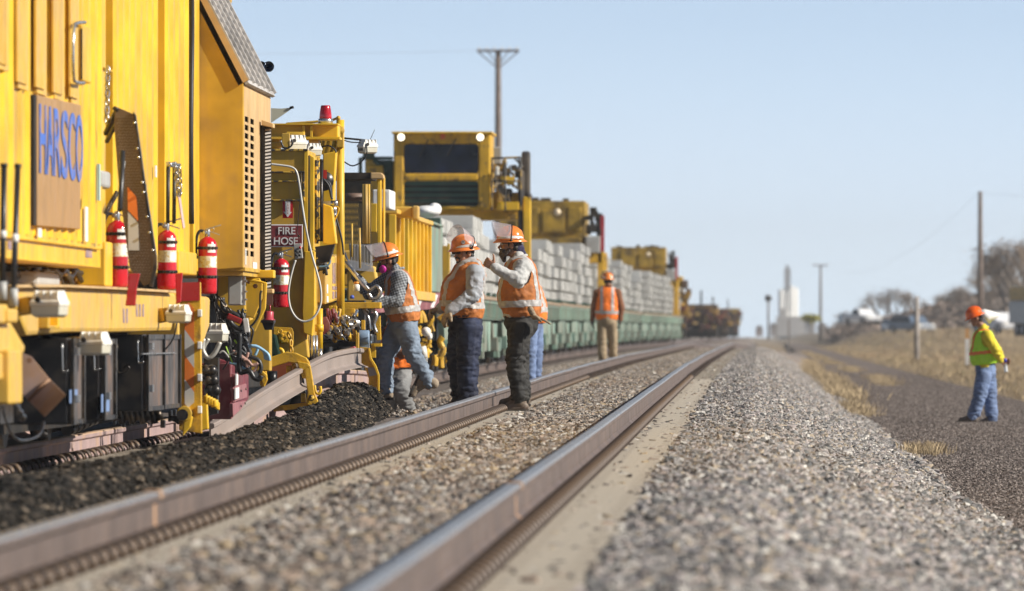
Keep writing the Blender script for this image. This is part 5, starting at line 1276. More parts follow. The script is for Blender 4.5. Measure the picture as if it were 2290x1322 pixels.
for (a, b, sa, sb) in ((902,321,1,1),(1071,321,-1,1),(902,389,1,-1),(1071,389,-1,-1),(902,404,1,1),(1071,404,-1,1),(902,463,1,-1),(1071,463,-1,-1)):
    m.prism([at(a,b,Y=Y1+.005), at(a+sa*9,b,Y=Y1+.005), at(a+sa*3,b+sb*3,Y=Y1+.005), at(a,b+sb*9,Y=Y1+.005)], (0,.08,0))
sub(m, 'window_corner', yellow2, cb)
m = MB(); m.front(902, 1071, 404, 463, Y1+.14, .04); sub(m, 'lower_window', darkgreen, cb)
m = MB()
for py in (415, 428, 441, 454): m.front(904, 1069, py, py+4, Y1+.10, .03)
sub(m, 'window_bar', darkgap, cb)
m = MB(); m.bar(at(958,312,Y=Y1-.05), at(938,352,Y=Y1-.02), .03, .02); sub(m, 'wiper', black, cb)
m = MB(); m.bar(at(1020,310,Y=Y1-.05), at(1000,350,Y=Y1-.02), .03, .02); sub(m, 'wiper', black, cb)
lampm = nt('lit_headlamp'); lampm[3].inputs['Base Color'].default_value = (1,.9,.7,1); lampm[3].inputs['Emission Color'].default_value = (1,.87,.62,1); lampm[3].inputs['Emission Strength'].default_value = 2.2
for px in (897, 1074):
    m = MB(); m.lathe(at(px, 307, Y=Y1-.02), (0,-1,0), [(0,0),(.085,0),(.09,.03),(.075,.06),(0,.06)], 16); h = sub(m, 'headlamp', black, cb)
    m = MB(); m.lathe(at(px, 307, Y=Y1-.083), (0,-1,0), [(0,.01),(.06,.008),(.07,0)], 16); q = sub(m, 'lamp_lens', lampm[0], h)
m = MB(); m.front(985, 995, 299, 311, Y1-.06, .05); sub(m, 'amber_lamp', M('amber_plastic', (.7,.14,.03), .3), cb)
m = MB(); m.front(930, 1175, 462, 492, Y1+.6, 1.5); m.front(1097, 1165, 430, 470, Y1+.5, .8); m.build('cross_beam', yellow2, G, bevel=.03)
m = MB(); m.front(1170, 1187, 440, 655, Y1, .3); m.build('leg', yellow, G, bevel=.02)
m = MB(); m.front(1158, 1172, 380, 520, Y1+.2, .25); m.front(1166, 1186, 338, 450, Y1+.3, .2); m.front(1176, 1190, 432, 452, Y1, .2); m.build('exhaust_stack', M('sooty_steel', (.05,.045,.05), .6, var=.3, dirt=.3, dcol=(.2,.15,.08)), G, bevel=.05)
m = MB(); m.front(1098, 1122, 328, 420, Y1+2, .4); m.build('grey_tank', M('blue_grey_paint', (.30,.33,.38), .6), G, bevel=.03)
rg1 = random.Random(31); m = MB()
for a, b, c, d in ((1100,352,1100,470),(1100,354,1165,352),(1165,352,1165,470),(1100,405,1165,405),(1130,352,1130,470)): m.cyl(at(a,b,Y=Y1-.3), at(c,d,Y=Y1-.3), .022, seg=8)
for i in range(26):
    a = rg1.uniform(1100,1165); b = rg1.uniform(356,450); m.front(a, a+rg1.uniform(4,20), b, b+rg1.uniform(5,22), Y1+rg1.random()*.8, .2)
for i in range(16):
    a = rg1.uniform(1104,1170); b = rg1.uniform(350,440); m.tube([at(q[0],q[1],Y=Y1-.1) for q in smooth2([(a,b),(a+rg1.uniform(-8,12),b+12),(a+rg1.uniform(-6,14),b+rg1.uniform(18,30))])], .02, 6)
m.build('railing_and_pump', M('mixed_dark_machinery', (.04,.035,.032), .5, var=.5, dirt=.9, dcol=(.36,.22,.03), dscale=3.0, dlo=.52, dhi=.58), G, bevel=.01)
m = MB(); m.front(1112, 1160, 452, 470, Y1-.2, .3); m.front(1120, 1150, 395, 412, Y1-.3, .1); m.build('step', yellow, G, bevel=.01)
m = MB(); m.front(1108, 1116, 372, 392, Y1-.35, .1); m.build('white_bottle', lampwhite, G, bevel=.02)
m = MB(); m.front(842, 878, 358, 430, Y1+.6, .5); m.front(808, 878, 350, 357, Y1+.4, .3); m.front(850, 878, 362, 470, Y1+.9, .6); m.cyl(at(806,352,Y=Y1+.4), at(806,392,Y=Y1+.4), .04); m.cyl(at(826,330,Y=Y1+.4), at(824,352,Y=Y1+.4), .12); m.cyl(at(836,356,Y=Y1+.4), at(864,384,Y=Y1+.4), .05)
m.build('side_walkway', darkgreen, G, bevel=.02)
m = MB(); m.front(820, 858, 370, 430, Y1+.3, .5); m.build('yellow_box', yellow2, G, bevel=.03)
m = MB(); m.box((-7.8, Y1+.4, 2.3), (-7.55, Y1+.7, 4.8)); m.build('leg', yellow, G, bevel=.02)

shade_weath = M('shaded_weathered_yellow', (.38,.235,.02), .6, var=.3, vscale=2, dirt=.8, dcol=(.10,.065,.025), dscale=1.6)  # base yellow darkened to hold the shade of camera-facing sides; blotches are grime
def gantry2(Yg, label):
    x, z = track_pt(Yg); k = lambda v: v
    g = empty('gantry_crane', (x, Yg, z), label, 'crane')
    def bx(a, b, m): m.box((x+a[0], Yg+a[1], z+a[2]), (x+b[0], Yg+b[1], z+b[2]))
    m = MB(); bx((-1.45,0,2.70),(1.05,6,4.38), m); bx((-1.2,-.3,2.75),(.95,0,3.3), m); bx((.55,-.06,3.5),(.95,0,4.2), m); bx((-1.0,-.05,3.4),(-.3,0,4.2), m); bx((-.2,-.08,3.45),(.45,0,4.1), m); m.build('engine_housing', shade_weath, g, bevel=.06)
    m = MB(); rr = random.Random(int(Yg))
    for i in range(16): a = rr.uniform(-1.3,.6); b = rr.uniform(0,4); bx((a,b,4.3),(a+rr.uniform(.05,.3),b+.4,4.3+rr.uniform(.05,.22)), m)
    m.build('roof_fittings', M('brown_black_fittings', (.06,.045,.03), .7, var=.4) if 'brown_black_fittings' not in MATS else MATS['brown_black_fittings'], g, bevel=.01)
    m = MB()
    for i in range(22): a = rr.uniform(.95,1.42); b = rr.uniform(-.2,2); c = rr.uniform(3.3,4.0); bx((a,b,c),(a+rr.uniform(.08,.25),b+.2,c+rr.uniform(.1,.3)), m)
    m.build('pump_cluster', grease, g, bevel=.01)
    m = MB(); bx((1.07,-.1,2.85),(1.5,1.2,3.35), m); m.build('grey_panel', greybox, g, bevel=.03)
    m = MB(); bx((-1.4,0,2.55),(1.55,.5,2.95), m); m.build('cross_beam', yellow2, g, bevel=.02)
    for s in (1.42, -1.55):
        for q in (0, 4.6):
            m = MB(); bx((s,q,1.25),(s+.2,q+.3,2.9), m); bx((s-.02,q-.2,1.25),(s+.22,q+.5,1.5), m); m.build('leg', yellow2, g, bevel=.02)
    m = MB(); bx((1.5,-.05,2.9),(1.62,.05,3.95), m); m.build('red_post', M('red_post_paint', (.40,.03,.04), .5) if 'red_post_paint' not in MATS else MATS['red_post_paint'], g, bevel=.01)
    m = MB(); p = Vector((x+.25, Yg-.3, z+4.05)); m.lathe(p, (0,-1,0), [(0,0),(.1,0),(.1,.05),(0,.06)], 12); m.build('lamp', M('warm_glass', (.8,.65,.45), .2) if 'warm_glass' not in MATS else MATS['warm_glass'], g)
    return g
gantry2(262.0, 'brown-yellow gantry crane above the stacked ties with a tall red post')
gantry2(411.0, 'smaller brown-yellow gantry crane farther along the row of wagons')
# tall machine at the end of the gantry row and far work machines
def far_machine(Yg, L, W, H, mats, label, seed, dx=0.0):
    x, z = track_pt(Yg); x += dx; rr = random.Random(seed)
    g = empty('far_rail_machine', (x, Yg, z), label, 'rail machine')
    m = MB(); m.box((x-1.35, Yg, z+.12), (x+1.35, Yg+L, z+1.3)); m.build('chassis', darkgap, g, bevel=.02)
    m = MB(); m.box((x-W/2, Yg, z+1.3), (x+W/2, Yg+L*.4, z+H)); m.box((x-W/2, Yg+L*.4, z+1.3), (x+W/2, Yg+L, z+H*.8)); m.build('body', mats[0], g, bevel=.05)
    m = MB()
    for i in range(60):
        a = rr.uniform(-1.6, 1.4); b = rr.uniform(-.6, .1); c = rr.uniform(.5, H-.6); m.box((x+a, Yg+b-.3, z+c), (x+a+rr.uniform(.1,.5), Yg+b, z+c+rr.uniform(.1,.45)))
    m.build('machinery', mats[1], g, bevel=.02)
    m = MB()
    for i in range(8):
        a = rr.uniform(-1.4, 1.2); c = rr.uniform(.6, H*.7); m.box((x+a, Yg-.7, z+c), (x+a+rr.uniform(.15,.4), Yg-.6, z+c+rr.uniform(.15,.4)))
    m.build('coloured_panels', mats[2], g, bevel=.02)
    m = MB(); m.cyl((x+.2, Yg, z+H), (x+.2, Yg, z+H+1.0), .07); m.box((x-.5, Yg-.02, z+H-.9), (x+.6, Yg, z+H-.3)); m.build('mast', black, g)
    m = MB()
    for q in (1, L-1.5):
        for xo in (-.8, .7): m.cyl((x+xo, Yg+q, z+.45), (x+xo+.12, Yg+q, z+.45), .45, seg=20)
    m.build('wheelset', grease, g)
    return g
dkred = M('dusty_dark_red', (.20,.05,.035), .6, var=.4); mixd = M('mixed_rusty_machinery', (.14,.09,.06), .7, var=.5, dirt=.9, dcol=(.38,.22,.03), dscale=1.2, dlo=.5, dhi=.55); ltan = M('pale_orange_panel', (.55,.36,.12), .5); rustred = M('rusty_red_machinery', (.17,.055,.03), .7, var=.5, dirt=.9, dcol=(.05,.035,.03), dscale=1.4, dlo=.48, dhi=.54)
far_machine(452, 6, 2.5, 3.3, [yellow2, mixd, dkred], 'tall orange-yellow machine just past the last gantry crane', 3, dx=.10)
far_machine(640, 14, 2.8, 2.5, [mixd, rustred, ltan], 'cluttered dark work machine far down the track', 5, dx=.2)
far_machine(700, 16, 2.9, 2.3, [rustred, mixd, dkred], 'low reddish work machine far down the track', 7, dx=.6)
far_machine(980, 22, 3.1, 3.2, [shade_weath, rustred, dkred], 'farthest dull yellow machine, last on the track before the haze', 9, dx=.2)
# ---------------------------------------------------------------- poles and wires
wood = M('grey_pole_wood', (.16,.12,.10), .85, var=.2, streak=.5, scol=(.25,.2,.17))
woodw = M('pale_post_wood', (.36,.32,.29), .85, var=.2)
def pole(px, ytop, Y, ybase, r, label, arms=None, name='utility_pole', lean=0, mat=None):
    b = at(px, ybase, Y=Y); t = at(px + lean, ytop, Y=Y)
    p = empty(name, b, label, 'utility pole' if name == 'utility_pole' else 'post')
    m = MB(); m.tube([b - Vector((0,0,.5)), b.lerp(t, .5), t], [r, r*.85, r*.62], 12); m.build('post', mat or wood, p)
    for (w, dz) in (arms or []):
        m = MB(); m.box((t.x-w/2, Y-.22, t.z-dz-.07), (t.x+w/2, Y-.08, t.z-dz+.07)); m.build('crossarm', wood, p)
        n = 6
        for i in range(n):
            xx = t.x - w/2 + .12 + (w-.24)*i/(n-1); m = MB(); m.lathe((xx, Y-.15, t.z-dz+.07), (0,0,1), [(0,0),(.03,0),(.05,.06),(.05,.13),(.03,.17),(0,.18)], 8); m.build('insulator', glassw if 0 else white, p)
    return p, t
p1, t1 = pole(1114, 112, 520, 760, .26, 'tall wooden pole with wide double crossarms rising behind the gantry cab', [(2.45,.05)])
m = MB()
for s in (-1, 1):
    m.bar((t1.x + s*1.15, 519.9, t1.z-.12), (t1.x + s*.1, 519.9, t1.z-1.0), .07, .07)
    m.bar((t1.x + s*.6, 519.9, t1.z-.1), (t1.x + s*.1, 519.9, t1.z-.75), .06, .06)
m.build('brace', wood, p1)
p2, t2 = pole(2192, 428, 625, 770, .22, 'bare wooden pole standing above the worker in the yellow-green vest', [])
p3, t3 = pole(1835, 592, 1250, 765, .22, 'faint distant pole between the white elevator and the trees', [(2.2,.1)])
pole(2050, 663, 420, 815, .14, 'grey wooden post leaning left on the dry grass beside the road', [], 'marker_post', lean=0, mat=woodw)
wm = M('dark_wire', (.12,.13,.15), .6)
def wire(a, b, sag, label, r=.007):
    m = MB(); n = 16; P = []
    for i in range(n+1):
        t = i/n; p = a.lerp(b, t); P.append(p - Vector((0,0,sag*4*t*(1-t))))
    m.tube(P, r, 5); o = m.build('overhead_wire', wm); tag(o, label, 'wire')
wire(t1, t1 + Vector((-60, -120, 0.0)), 1.5, 'thin wire running left from the tall pole with crossarms')
wire(t2, t3, 3.0, 'thin wire sagging from the right-hand pole to the distant pole')
wire(t2 + Vector((0,0,-.1)), t2 + Vector((40,-240,0)), 2.0, 'thin wire leaving the right-hand pole toward the right edge')
# small wayside posts
def stake(px, y0, y1, Y, w, mats, label, cat='post', name='survey_stake'):
    s = empty(name, at(px, y1, Y=Y), label, cat); ym = lerp(y0, y1, .40)
    a = w*Y/FPX
    p0, p1, p2 = at(px, y1, Y=Y), at(px, ym, Y=Y), at(px, y0, Y=Y)
    m = MB(); m.box((p0.x-a/2, Y, p0.z-.3), (p0.x+a/2, Y+a*.5, p1.z)); m.build('lower_stake', mats[0], s)
    m = MB(); m.box((p1.x-a/2, Y, p1.z), (p1.x+a/2, Y+a*.5, p2.z)); m.build('painted_top', mats[1], s)
stake(2163, 735, 792, 250, 8, [white, M('orange_stake_paint', (.62,.33,.12), .6)], 'short white and orange stake in the grass left of the vested worker')
stake(1764, 715, 795, 500, 4, [woodw, woodw], 'thin grey stake below the white elevator')
sg_ = empty('signal_post', at(1718, 760, Y=900), 'thin signal post with a dark round target left of the elevator', 'signal')
m = MB(); m.cyl(at(1718,760,Y=900), at(1718,660,Y=900), .10); m.build('post', wood, sg_); m = MB(); m.lathe(at(1718,667,Y=899.8), (0,-1,0), [(0,0),(.36,0),(.36,.1),(0,.1)], 16); m.build('target', black, sg_)
# ---------------------------------------------------------------- grain elevator
YE = 2700.0
el = empty('grain_elevator', at(1760, 750, Y=YE), 'white grain elevator with a slender head tower, hazy on the horizon', 'grain elevator')
pw = M('white_concrete', (.78,.78,.76), .7, var=.05)
k = YE/FPX
for i, (px, top) in enumerate(((1747,650),(1758,646),(1769,642),(1779,646))):
    m = MB(); c = at(px, 720, Y=YE); m.lathe((c.x, YE + (2 if i % 2 else 0), 0), (0,0,1), [(6.5*k,-1),(6.5*k,at(px,top,Y=YE).z),(0,at(px,top,Y=YE).z+.6)], 24); m.build('silo', pw, el)
m = MB(); m.front(1754, 1768, 600, 646, YE+1, 5); m.front(1757, 1764, 592, 602, YE+1.5, 4); m.build('head_tower', M('grey_blue_cladding', (.40,.42,.46), .7), el)
m = MB(); m.front(1736, 1800, 708, 752, YE-3, 8); m.front(1744, 1760, 690, 712, YE-2, 6); m.build('annex', M('pale_sheds', (.50,.48,.46), .7, var=.3, vscale=.05), el)
for i, (a, b, c, col, lab) in enumerate(((1722,1738,722,(.30,.26,.24),'low brown shed at the left foot of the elevator'),(1800,1824,716,(.45,.45,.46),'grey shed right of the elevator'),(1828,1850,722,(.36,.33,.32),'small dull shed near the distant pole'),(1690,1706,728,(.30,.22,.2),'lowest shed farthest left of the elevator'))):
    s = empty('shed', at(a, 748, Y=2400+i*40), lab, 'shed'); Y = 2400+i*40
    m = MB(); m.front(a, b, c+6, 752, Y, 10); m.build('wall', M('shed_wall%d' % i, col, .8), s)
    m = MB(); m.prism([at(a-1,c+6,Y=Y-1), at(b+1,c+6,Y=Y-1), at((a+b)/2,c-2,Y=Y-1)], (0,12,0)); m.build('roof', M('shed_roof%d' % i, tuple(q*.6 for q in col), .8), s)
# ---------------------------------------------------------------- bare autumn trees
bark = M('pale_bark', (.20,.16,.13), .9, var=.2)
leafm = M('dry_autumn_twigs', (.27,.20,.14), .9, var=.45, vscale=.8)
def make_tree(seed, H=9.0, label='', crown=leafm):
    rr = random.Random(seed); t = empty('tree', (0,0,0), label, 'tree', 'bare brownish trees behind the dry field')
    m = MB(); tips = []
    def grow(p, d, L, r, depth):
        q = p + d*L; m.tube([p, p.lerp(q,.5)+Vector((rr.uniform(-1,1),rr.uniform(-1,1),0))*L*.05, q], [r, r*.85, r*.7], 5 if depth else 7, cap=False)
        if depth >= 4: tips.append(q); return
        for i in range(3 if depth < 3 else 2):
            a = rr.uniform(.25,.75); az = rr.uniform(0, 6.28)
            u = d.orthogonal().normalized(); u = Matrix.Rotation(az, 3, d) @ u
            nd = (d*math.cos(a) + u*math.sin(a) + Vector((0,0,.15))).normalized(); grow(p.lerp(q, rr.uniform(.6,1)), nd, L*rr.uniform(.62,.85), r*.6, depth+1)
    grow(Vector((0,0,-.3)), Vector((rr.uniform(-.1,.1),rr.uniform(-.1,.1),1)).normalized(), H*.27, H*.025, 0)
    m.build('trunk', bark, t)
    m2 = MB()
    for p in tips:
        for k in range(26):
            c = p + Vector((rr.gauss(0,.5),rr.gauss(0,.5),rr.gauss(0,.45)))*H*.07
            a = rand_rot(rr); s = rr.uniform(.04,.11)
            m2.add([c + a@Vector((-s,-s*.35,0)), c + a@Vector((s,-s*.35,0)), c + a@Vector((s,s*.35,0)), c + a@Vector((-s,s*.35,0))], [(0,1,2,3)])
    m2.build('crown', crown, t, fix=False); return t
protos = [make_tree(s, 9.0, 'tree') for s in (3, 8, 15)]
rt = random.Random(12)
TR = [(1838,22,640,1500),(1862,30,620,1480),(1890,46,650,1450),(1922,40,600,1500),(1950,60,655,1300),(1975,82,650,1250),(2003,96,650,1200),(2030,88,660,1250),(2060,66,690,1300),(2088,80,700,1150),(2112,86,660,1100),(2140,92,660,1120),(2168,100,655,1080),(2200,120,650,1000),(2226,138,620,980),(2252,160,600,950),(2278,185,570,900),(2300,190,570,930),(2320,200,560,900)]
descs = ['lowest bare tree at the left end of the treeline','low thin-crowned tree next to the left end of the treeline']
for i, (px, h, _, Y) in enumerate(TR):
    src = protos[i % 3]
    if i < 3: o = src; kids = []
    else:
        o = src.copy(); COL.objects.link(o)
        for ch in src.children:
            c = ch.copy(); COL.objects.link(c); c.parent = o
    for ch in o.children: ch.matrix_parent_inverse = Matrix.Identity(4)
    b = at(px, 748, Y=Y); H = h*1.15*Y/FPX; s = H/6.6; o.location = (b.x, Y, bank(b.x, Y)-.2); o.scale = (s*1.15, s*1.15, s); o.rotation_euler = (0,0,rt.uniform(0,6.28))
    o['label'] = 'bare brown tree, %s from the left in the far treeline' % ['first','second','third','fourth','fifth','sixth','seventh','eighth','ninth','tenth','eleventh','twelfth','thirteenth','fourteenth','fifteenth','sixteenth','seventeenth','eighteenth','nineteenth'][i]
# brush under the trees
brm = M('grey_brown_brush', (.20,.15,.12), .9, var=.4, vscale=.5)
m = MB(); rq = random.Random(3)
for i in range(16000):
    px = rq.uniform(1850, 2330); Y = rq.uniform(1050, 1400); hh = (18 + 70*sm(1880, 2300, px)) * Y/FPX * 1.1
    b = at(px, 748, Y=Y); z = bank(b.x, Y) + rq.random()**.7 * hh; s = rq.uniform(.15,.45); a = rand_rot(rq); c = Vector((b.x, Y, z))
    m.add([c + a@Vector((-s,-s*.5,0)), c + a@Vector((s,-s*.5,0)), c + a@Vector((s,s*.5,0)), c + a@Vector((-s,s*.5,0))], [(0,1,2,3)])
o = m.build('brush', brm, fix=False); tag(o, 'grey-brown undergrowth massed along the foot of the treeline', 'brush', kind='stuff')
m = MB()
for i in range(900):
    c = at(1813, 712, Y=900) + Vector((rq.gauss(0,.35), rq.gauss(0,.35), rq.gauss(0,.16))); s = .12; a = rand_rot(rq)
    m.add([c + a@Vector((-s,-s*.5,0)), c + a@Vector((s,-s*.5,0)), c + a@Vector((s,s*.5,0)), c + a@Vector((-s,s*.5,0))], [(0,1,2,3)])
sh = empty('shrub', at(1813, 735, Y=900), 'small yellow-green shrub at the foot of the distant pole', 'shrub'); m.build('foliage', M('yellow_green_leaves', (.38,.36,.05), .8, var=.3), sh, fix=False)
m = MB(); m.cyl(at(1813,745,Y=900), at(1813,712,Y=900), .06); m.build('stem', bark, sh)
# ---------------------------------------------------------------- vehicles on the far road
cglass = M('car_glass', (.03,.04,.05), .1); tyre = M('tyre', (.02,.02,.02), .8); chrome = M('bumper_grey', (.35,.36,.38), .4)
def vehicle(kind, px, py, Y, sc, paintc, label, heading=0.0):
    b = at(px, py, Y=Y); v = empty('parked_' + kind, b, label, kind.replace('_',' ')); pm = M('paint_%d' % px, paintc, .3, coat=.4, var=.03)
    R = Matrix.Rotation(heading, 3, 'Z')
    def T(x, y, z): return b + R @ Vector((x*sc, y*sc, z*sc))
    def loft(m, prof, hw, ins=.0):   # profile in y,z ; half width hw, narrower at top
        zmax = max(p[1] for p in prof)
        l = [T(-(hw - ins*(max(0, z-1.0))), y, z) for y, z in prof]; r = [T(hw - ins*(max(0, z-1.0)), y, z) for y, z in prof]; n = len(prof)
        m.add(l + r, [tuple(range(n)), tuple(range(2*n-1, n-1, -1))] + [(i, i+n, (i+1)%n+n, (i+1)%n) for i in range(n)])
    if kind == 'pickup': prof = [(-2.7,.5),(-2.75,.95),(-1.3,1.05),(-.6,1.75),(.6,1.78),(.8,1.1),(2.7,1.1),(2.7,.5)]; gl = [(-1.15,1.1),(-.58,1.68),(.5,1.7),(.6,1.1)]
    elif kind == 'truck': prof = [(-3.5,.6),(-3.5,1.3),(-3.3,2.4),(-1.8,2.5),(-1.7,2.55),(3.8,2.55),(3.8,.9),(-1.7,.8)]; gl = [(-3.4,1.5),(-3.2,2.2),(-2.0,2.25),(-2.0,1.5)]
    else: prof = [(-2.4,.45),(-2.45,.95),(-1.35,1.08),(-.8,1.7),(1.9,1.72),(2.35,1.1),(2.35,.45)]; gl = [(-1.2,1.12),(-.76,1.62),(1.8,1.62),(2.1,1.12)]
    m = MB(); loft(m, prof, 1.0 if kind != 'truck' else 1.25, .18 if kind != 'truck' else 0); m.build('body', pm, v, bevel=.06)
    m = MB(); loft(m, gl, 1.01 if kind != 'truck' else 1.26, .18 if kind != 'truck' else 0); m.build('window', cglass, v)
    m = MB(); y0 = prof[1][0]-.02
    if kind == 'truck': m.add([T(-1.1,-3.52,1.5),T(1.1,-3.52,1.5),T(1.1,-3.36,2.2),T(-1.1,-3.36,2.2)], [(0,1,2,3)])
    else: m.add([T(-.8,gl[0][0]-.06,1.14),T(.8,gl[0][0]-.06,1.14),T(.7,gl[1][0]-.06,1.62),T(-.7,gl[1][0]-.06,1.62)], [(0,1,2,3)])
    m.build('windscreen', cglass, v)
    wl_ = [(-1.7,.4),(1.6,.4)] if kind != 'truck' else [(-2.6,.5),(1.8,.5),(2.9,.5)]
    for y, r in wl_:
        for s in (-1, 1): m = MB(); m.cyl(T(s*.80, y, r), T(s*1.02, y, r), r*sc, seg=20); w = m.build('wheel', tyre, v); m = MB(); m.cyl(T(s*.9, y, r), T(s*1.03, y, r), r*.55*sc, seg=14); m.build('rim', chrome, None).parent = w
    for s in (-.7, .7): m = MB(); m.obox(T(s, prof[1][0]-.01, .85 if kind != 'truck' else 1.0), (.35*sc,.05*sc,.16*sc), R); m.build('headlight', lampwhite, v)
    if kind == 'truck': m = MB(); m.obox(T(0, 1.0, 3.05), (2.5*sc, 5.4*sc, .95*sc), R); m.build('cargo_cover', M('tan_cargo_cover', (.62,.44,.16), .8, var=.15), v, bevel=.1)
    m = MB(); m.obox(T(0, prof[0][0]-.05, .55), (1.9*sc,.15*sc,.22*sc), R); m.build('bumper', chrome, v)
    return v
vehicle('pickup', 1928, 726, 1000, 1.0, (.75,.76,.78), 'white pickup facing the camera, nearest the middle of the treeline', .5)
vehicle('car', 1900, 728, 1150, .9, (.10,.13,.18), 'dark car just left of the white pickup', .3)
vehicle('car', 2038, 748, 820, 1.0, (.10,.14,.20), 'dark blue car behind the leaning grey post', .6)
vehicle('car', 2006, 747, 900, .9, (.65,.66,.68), 'pale car left of the leaning grey post', .4)
vehicle('car', 2231, 748, 760, 1.1, (.70,.70,.72), 'white car right of the vested worker\'s shoulder', .5)
vehicle('truck', 2336, 752, 640, 1.0, (.09,.10,.12), 'large truck with a dull yellow top at the right edge', .35)
# ---------------------------------------------------------------- dry grass
gr_m = M('dry_straw_grass', (.46,.35,.21), .9, var=.35, vscale=1.2); gg_m = M('olive_grass', (.13,.15,.05), .9, var=.35, vscale=1.2); br_m = M('reddish_weed', (.30,.19,.11), .9, var=.3)
def grass(name, n, fn, mat, label, hmul=1.0, seed=1):
    rr = random.Random(seed); m = MB()
    for i in range(n):
        r_ = fn(rr)
        if r_ is None: continue
        x, y, z, h = r_; h *= hmul; w = .004 + h*.010; a = rr.uniform(0, 6.28); dx, dy = math.cos(a)*w, math.sin(a)*w*.5; lx, ly = rr.gauss(0,.25)*h, rr.gauss(0,.25)*h
        m.add([(x-dx,y-dy,z),(x+dx,y+dy,z),(x+lx*.4,y+ly*.4,z+h*.6),(x+lx,y+ly,z+h)], [(0,1,2),(0,2,3)])
    o = m.build(name, mat, fix=False); tag(o, label, 'grass', kind='stuff'); return o
def field(rr):
    y = 110 + (rr.random()**1.6)*800; x = rr.uniform(5.1 + .0006*y, 5.5 + y*.04)
    px = 1700 + x/y*FPX
    if px > 2340: return None
    if x < 5.9 and rr.random() < .4: return None
    f = .6 + .8*max(0, noise.noise(Vector((x*.5, y*.03, 0)))); s = 1 + y/500
    return x, y, bank(x, y) - .03, rr.uniform(.08,.22)*f*s
grass('dry_grass', 80000, field, gr_m, 'straw-coloured dry grass covering the field beyond the road', 1.0, 5)
def field2(rr):
    r_ = field(rr)
    if r_ is None: return None
    if noise.noise(Vector((r_[0]*.35, r_[1]*.02, 9))) < .12: return None
    return r_
grass('green_grass', 24000, field2, gg_m, 'patches of olive green grass in the dry field', .7, 6)
grass('weeds', 16000, lambda rr: (lambda r_: None if (r_ is None or noise.noise(Vector((r_[0]*.3, r_[1]*.015, 19))) < .15) else r_)(field(rr)), br_m, 'reddish-brown weeds standing in the dry field', 1.5, 7)
def median(rr):
    y = rr.uniform(230, 700); x = 3.45 + .25*noise.noise(Vector((0, y*.02, 0))) + rr.gauss(0, .22)
    if noise.noise(Vector((1, y*.025, 4))) < -.15: return None
    return x, y, .01, rr.uniform(.05,.16)
grass('median_grass', 12000, median, gr_m, 'low strip of dry grass growing along the middle of the road', 1.0, 8)
TUFT = [(1.85,101,.12),(1.62,160,.5),(1.75,185,.9),(1.8,205,.9),(1.9,225,.8),(1.6,150,.3),(1.95,250,.9),(2.0,275,.9),(1.8,300,.8),(1.9,330,.9),(2.1,370,1.0),(2.2,420,1.2)]
def tufts(rr):
    x, y, s = rr.choice(TUFT); return x + rr.gauss(0,.12)*(1+s), y + rr.gauss(0, 1.2+5*s*(y>140)), .01, rr.uniform(.06,.20)*(.6+s*.6)
grass('grass_tufts', 10000, tufts, gr_m, 'straw-coloured tufts where the stone slope meets the road', 1.0, 9)
# the haze over the plain
hz = MB(); hz.box((-1900, -60, -1.6), (1900, 3300, 42)); hm = bpy.data.materials.new('haze'); hm.use_nodes = True; hn = hm.node_tree.nodes; hl = hm.node_tree.links
hn.clear(); ho = hn.new('ShaderNodeOutputMaterial'); hv = hn.new('ShaderNodeVolumePrincipled'); hl.new(hv.outputs[0], ho.inputs['Volume'])
hv.inputs['Color'].default_value = (.97,.985,1.0,1); hv.inputs['Density'].default_value = .00017; hv.inputs['Anisotropy'].default_value = .2
haze = hz.build('haze', hm); tag(haze, 'thin pale haze over the whole plain', 'haze', kind='stuff')
# ---------------------------------------------------------------- people
def remeshed(mb, name, voxel, smooth=3):
    me = mb.mesh('tmp'); o = bpy.data.objects.new('tmp', me)
    md = o.modifiers.new('r', 'REMESH'); md.mode = 'VOXEL'; md.voxel_size = voxel; md.use_smooth_shade = True
    ms = o.modifiers.new('s', 'SMOOTH'); ms.iterations = smooth; ms.factor = .5
    out = evaluated(o)
    bpy.data.objects.remove(o); bpy.data.meshes.remove(me); out.name = name
    return out
def fold(me, amp, sc, seed=0, ridge=True, extra=None):
    out = []
    for c, nr in [(v.co.copy(), v.normal.copy()) for v in me.vertices]:
        p = Vector((c.x*sc[0]+seed, c.y*sc[1], c.z*sc[2]))
        n = noise.noise(p)*.7 + noise.noise(p*2.1)*.35
        if ridge: n = (.28 - abs(n))*1.6
        a = amp * (extra(c) if extra else 1)
        out += list(c + nr * n * a)
    me.vertices.foreach_set('co', out); me.update()
def obj(me, name, mat, parent):
    o = bpy.data.objects.new(name, me); COL.objects.link(o); me.materials.clear(); me.materials.append(mat); setparent(o, parent); return o
def strip(me, name, mat, parent, pred, off=.004):
    """lift off the faces that satisfy pred as a thin separate strip"""
    vs = {}; V = []; F = []
    for p in me.polygons:
        if pred(p.center):
            f = []
            for i in p.vertices:
                if i not in vs: vs[i] = len(V); V.append(me.vertices[i].co + me.vertices[i].normal*off)
                f.append(vs[i])
            F.append(f)
    if not F: return None
    m = bpy.data.meshes.new(name); m.from_pydata([tuple(v) for v in V], [], F); m.polygons.foreach_set('use_smooth', [True]*len(F)); m.update()
    o = bpy.data.objects.new(name, m); COL.objects.link(o); m.materials.append(mat); o.parent = parent; return o
skin = M('tanned_skin', (.34,.17,.10), .55, var=.12, vscale=14); skin2 = M('darker_tanned_skin', (.36,.185,.115), .55, var=.12, vscale=14)
hair = M('black_hair', (.012,.010,.009), .6, var=.3, vscale=40); beardm = M('greying_beard', (.12,.095,.08), .85, var=.5, vscale=60, bump=.8, bscale=120)
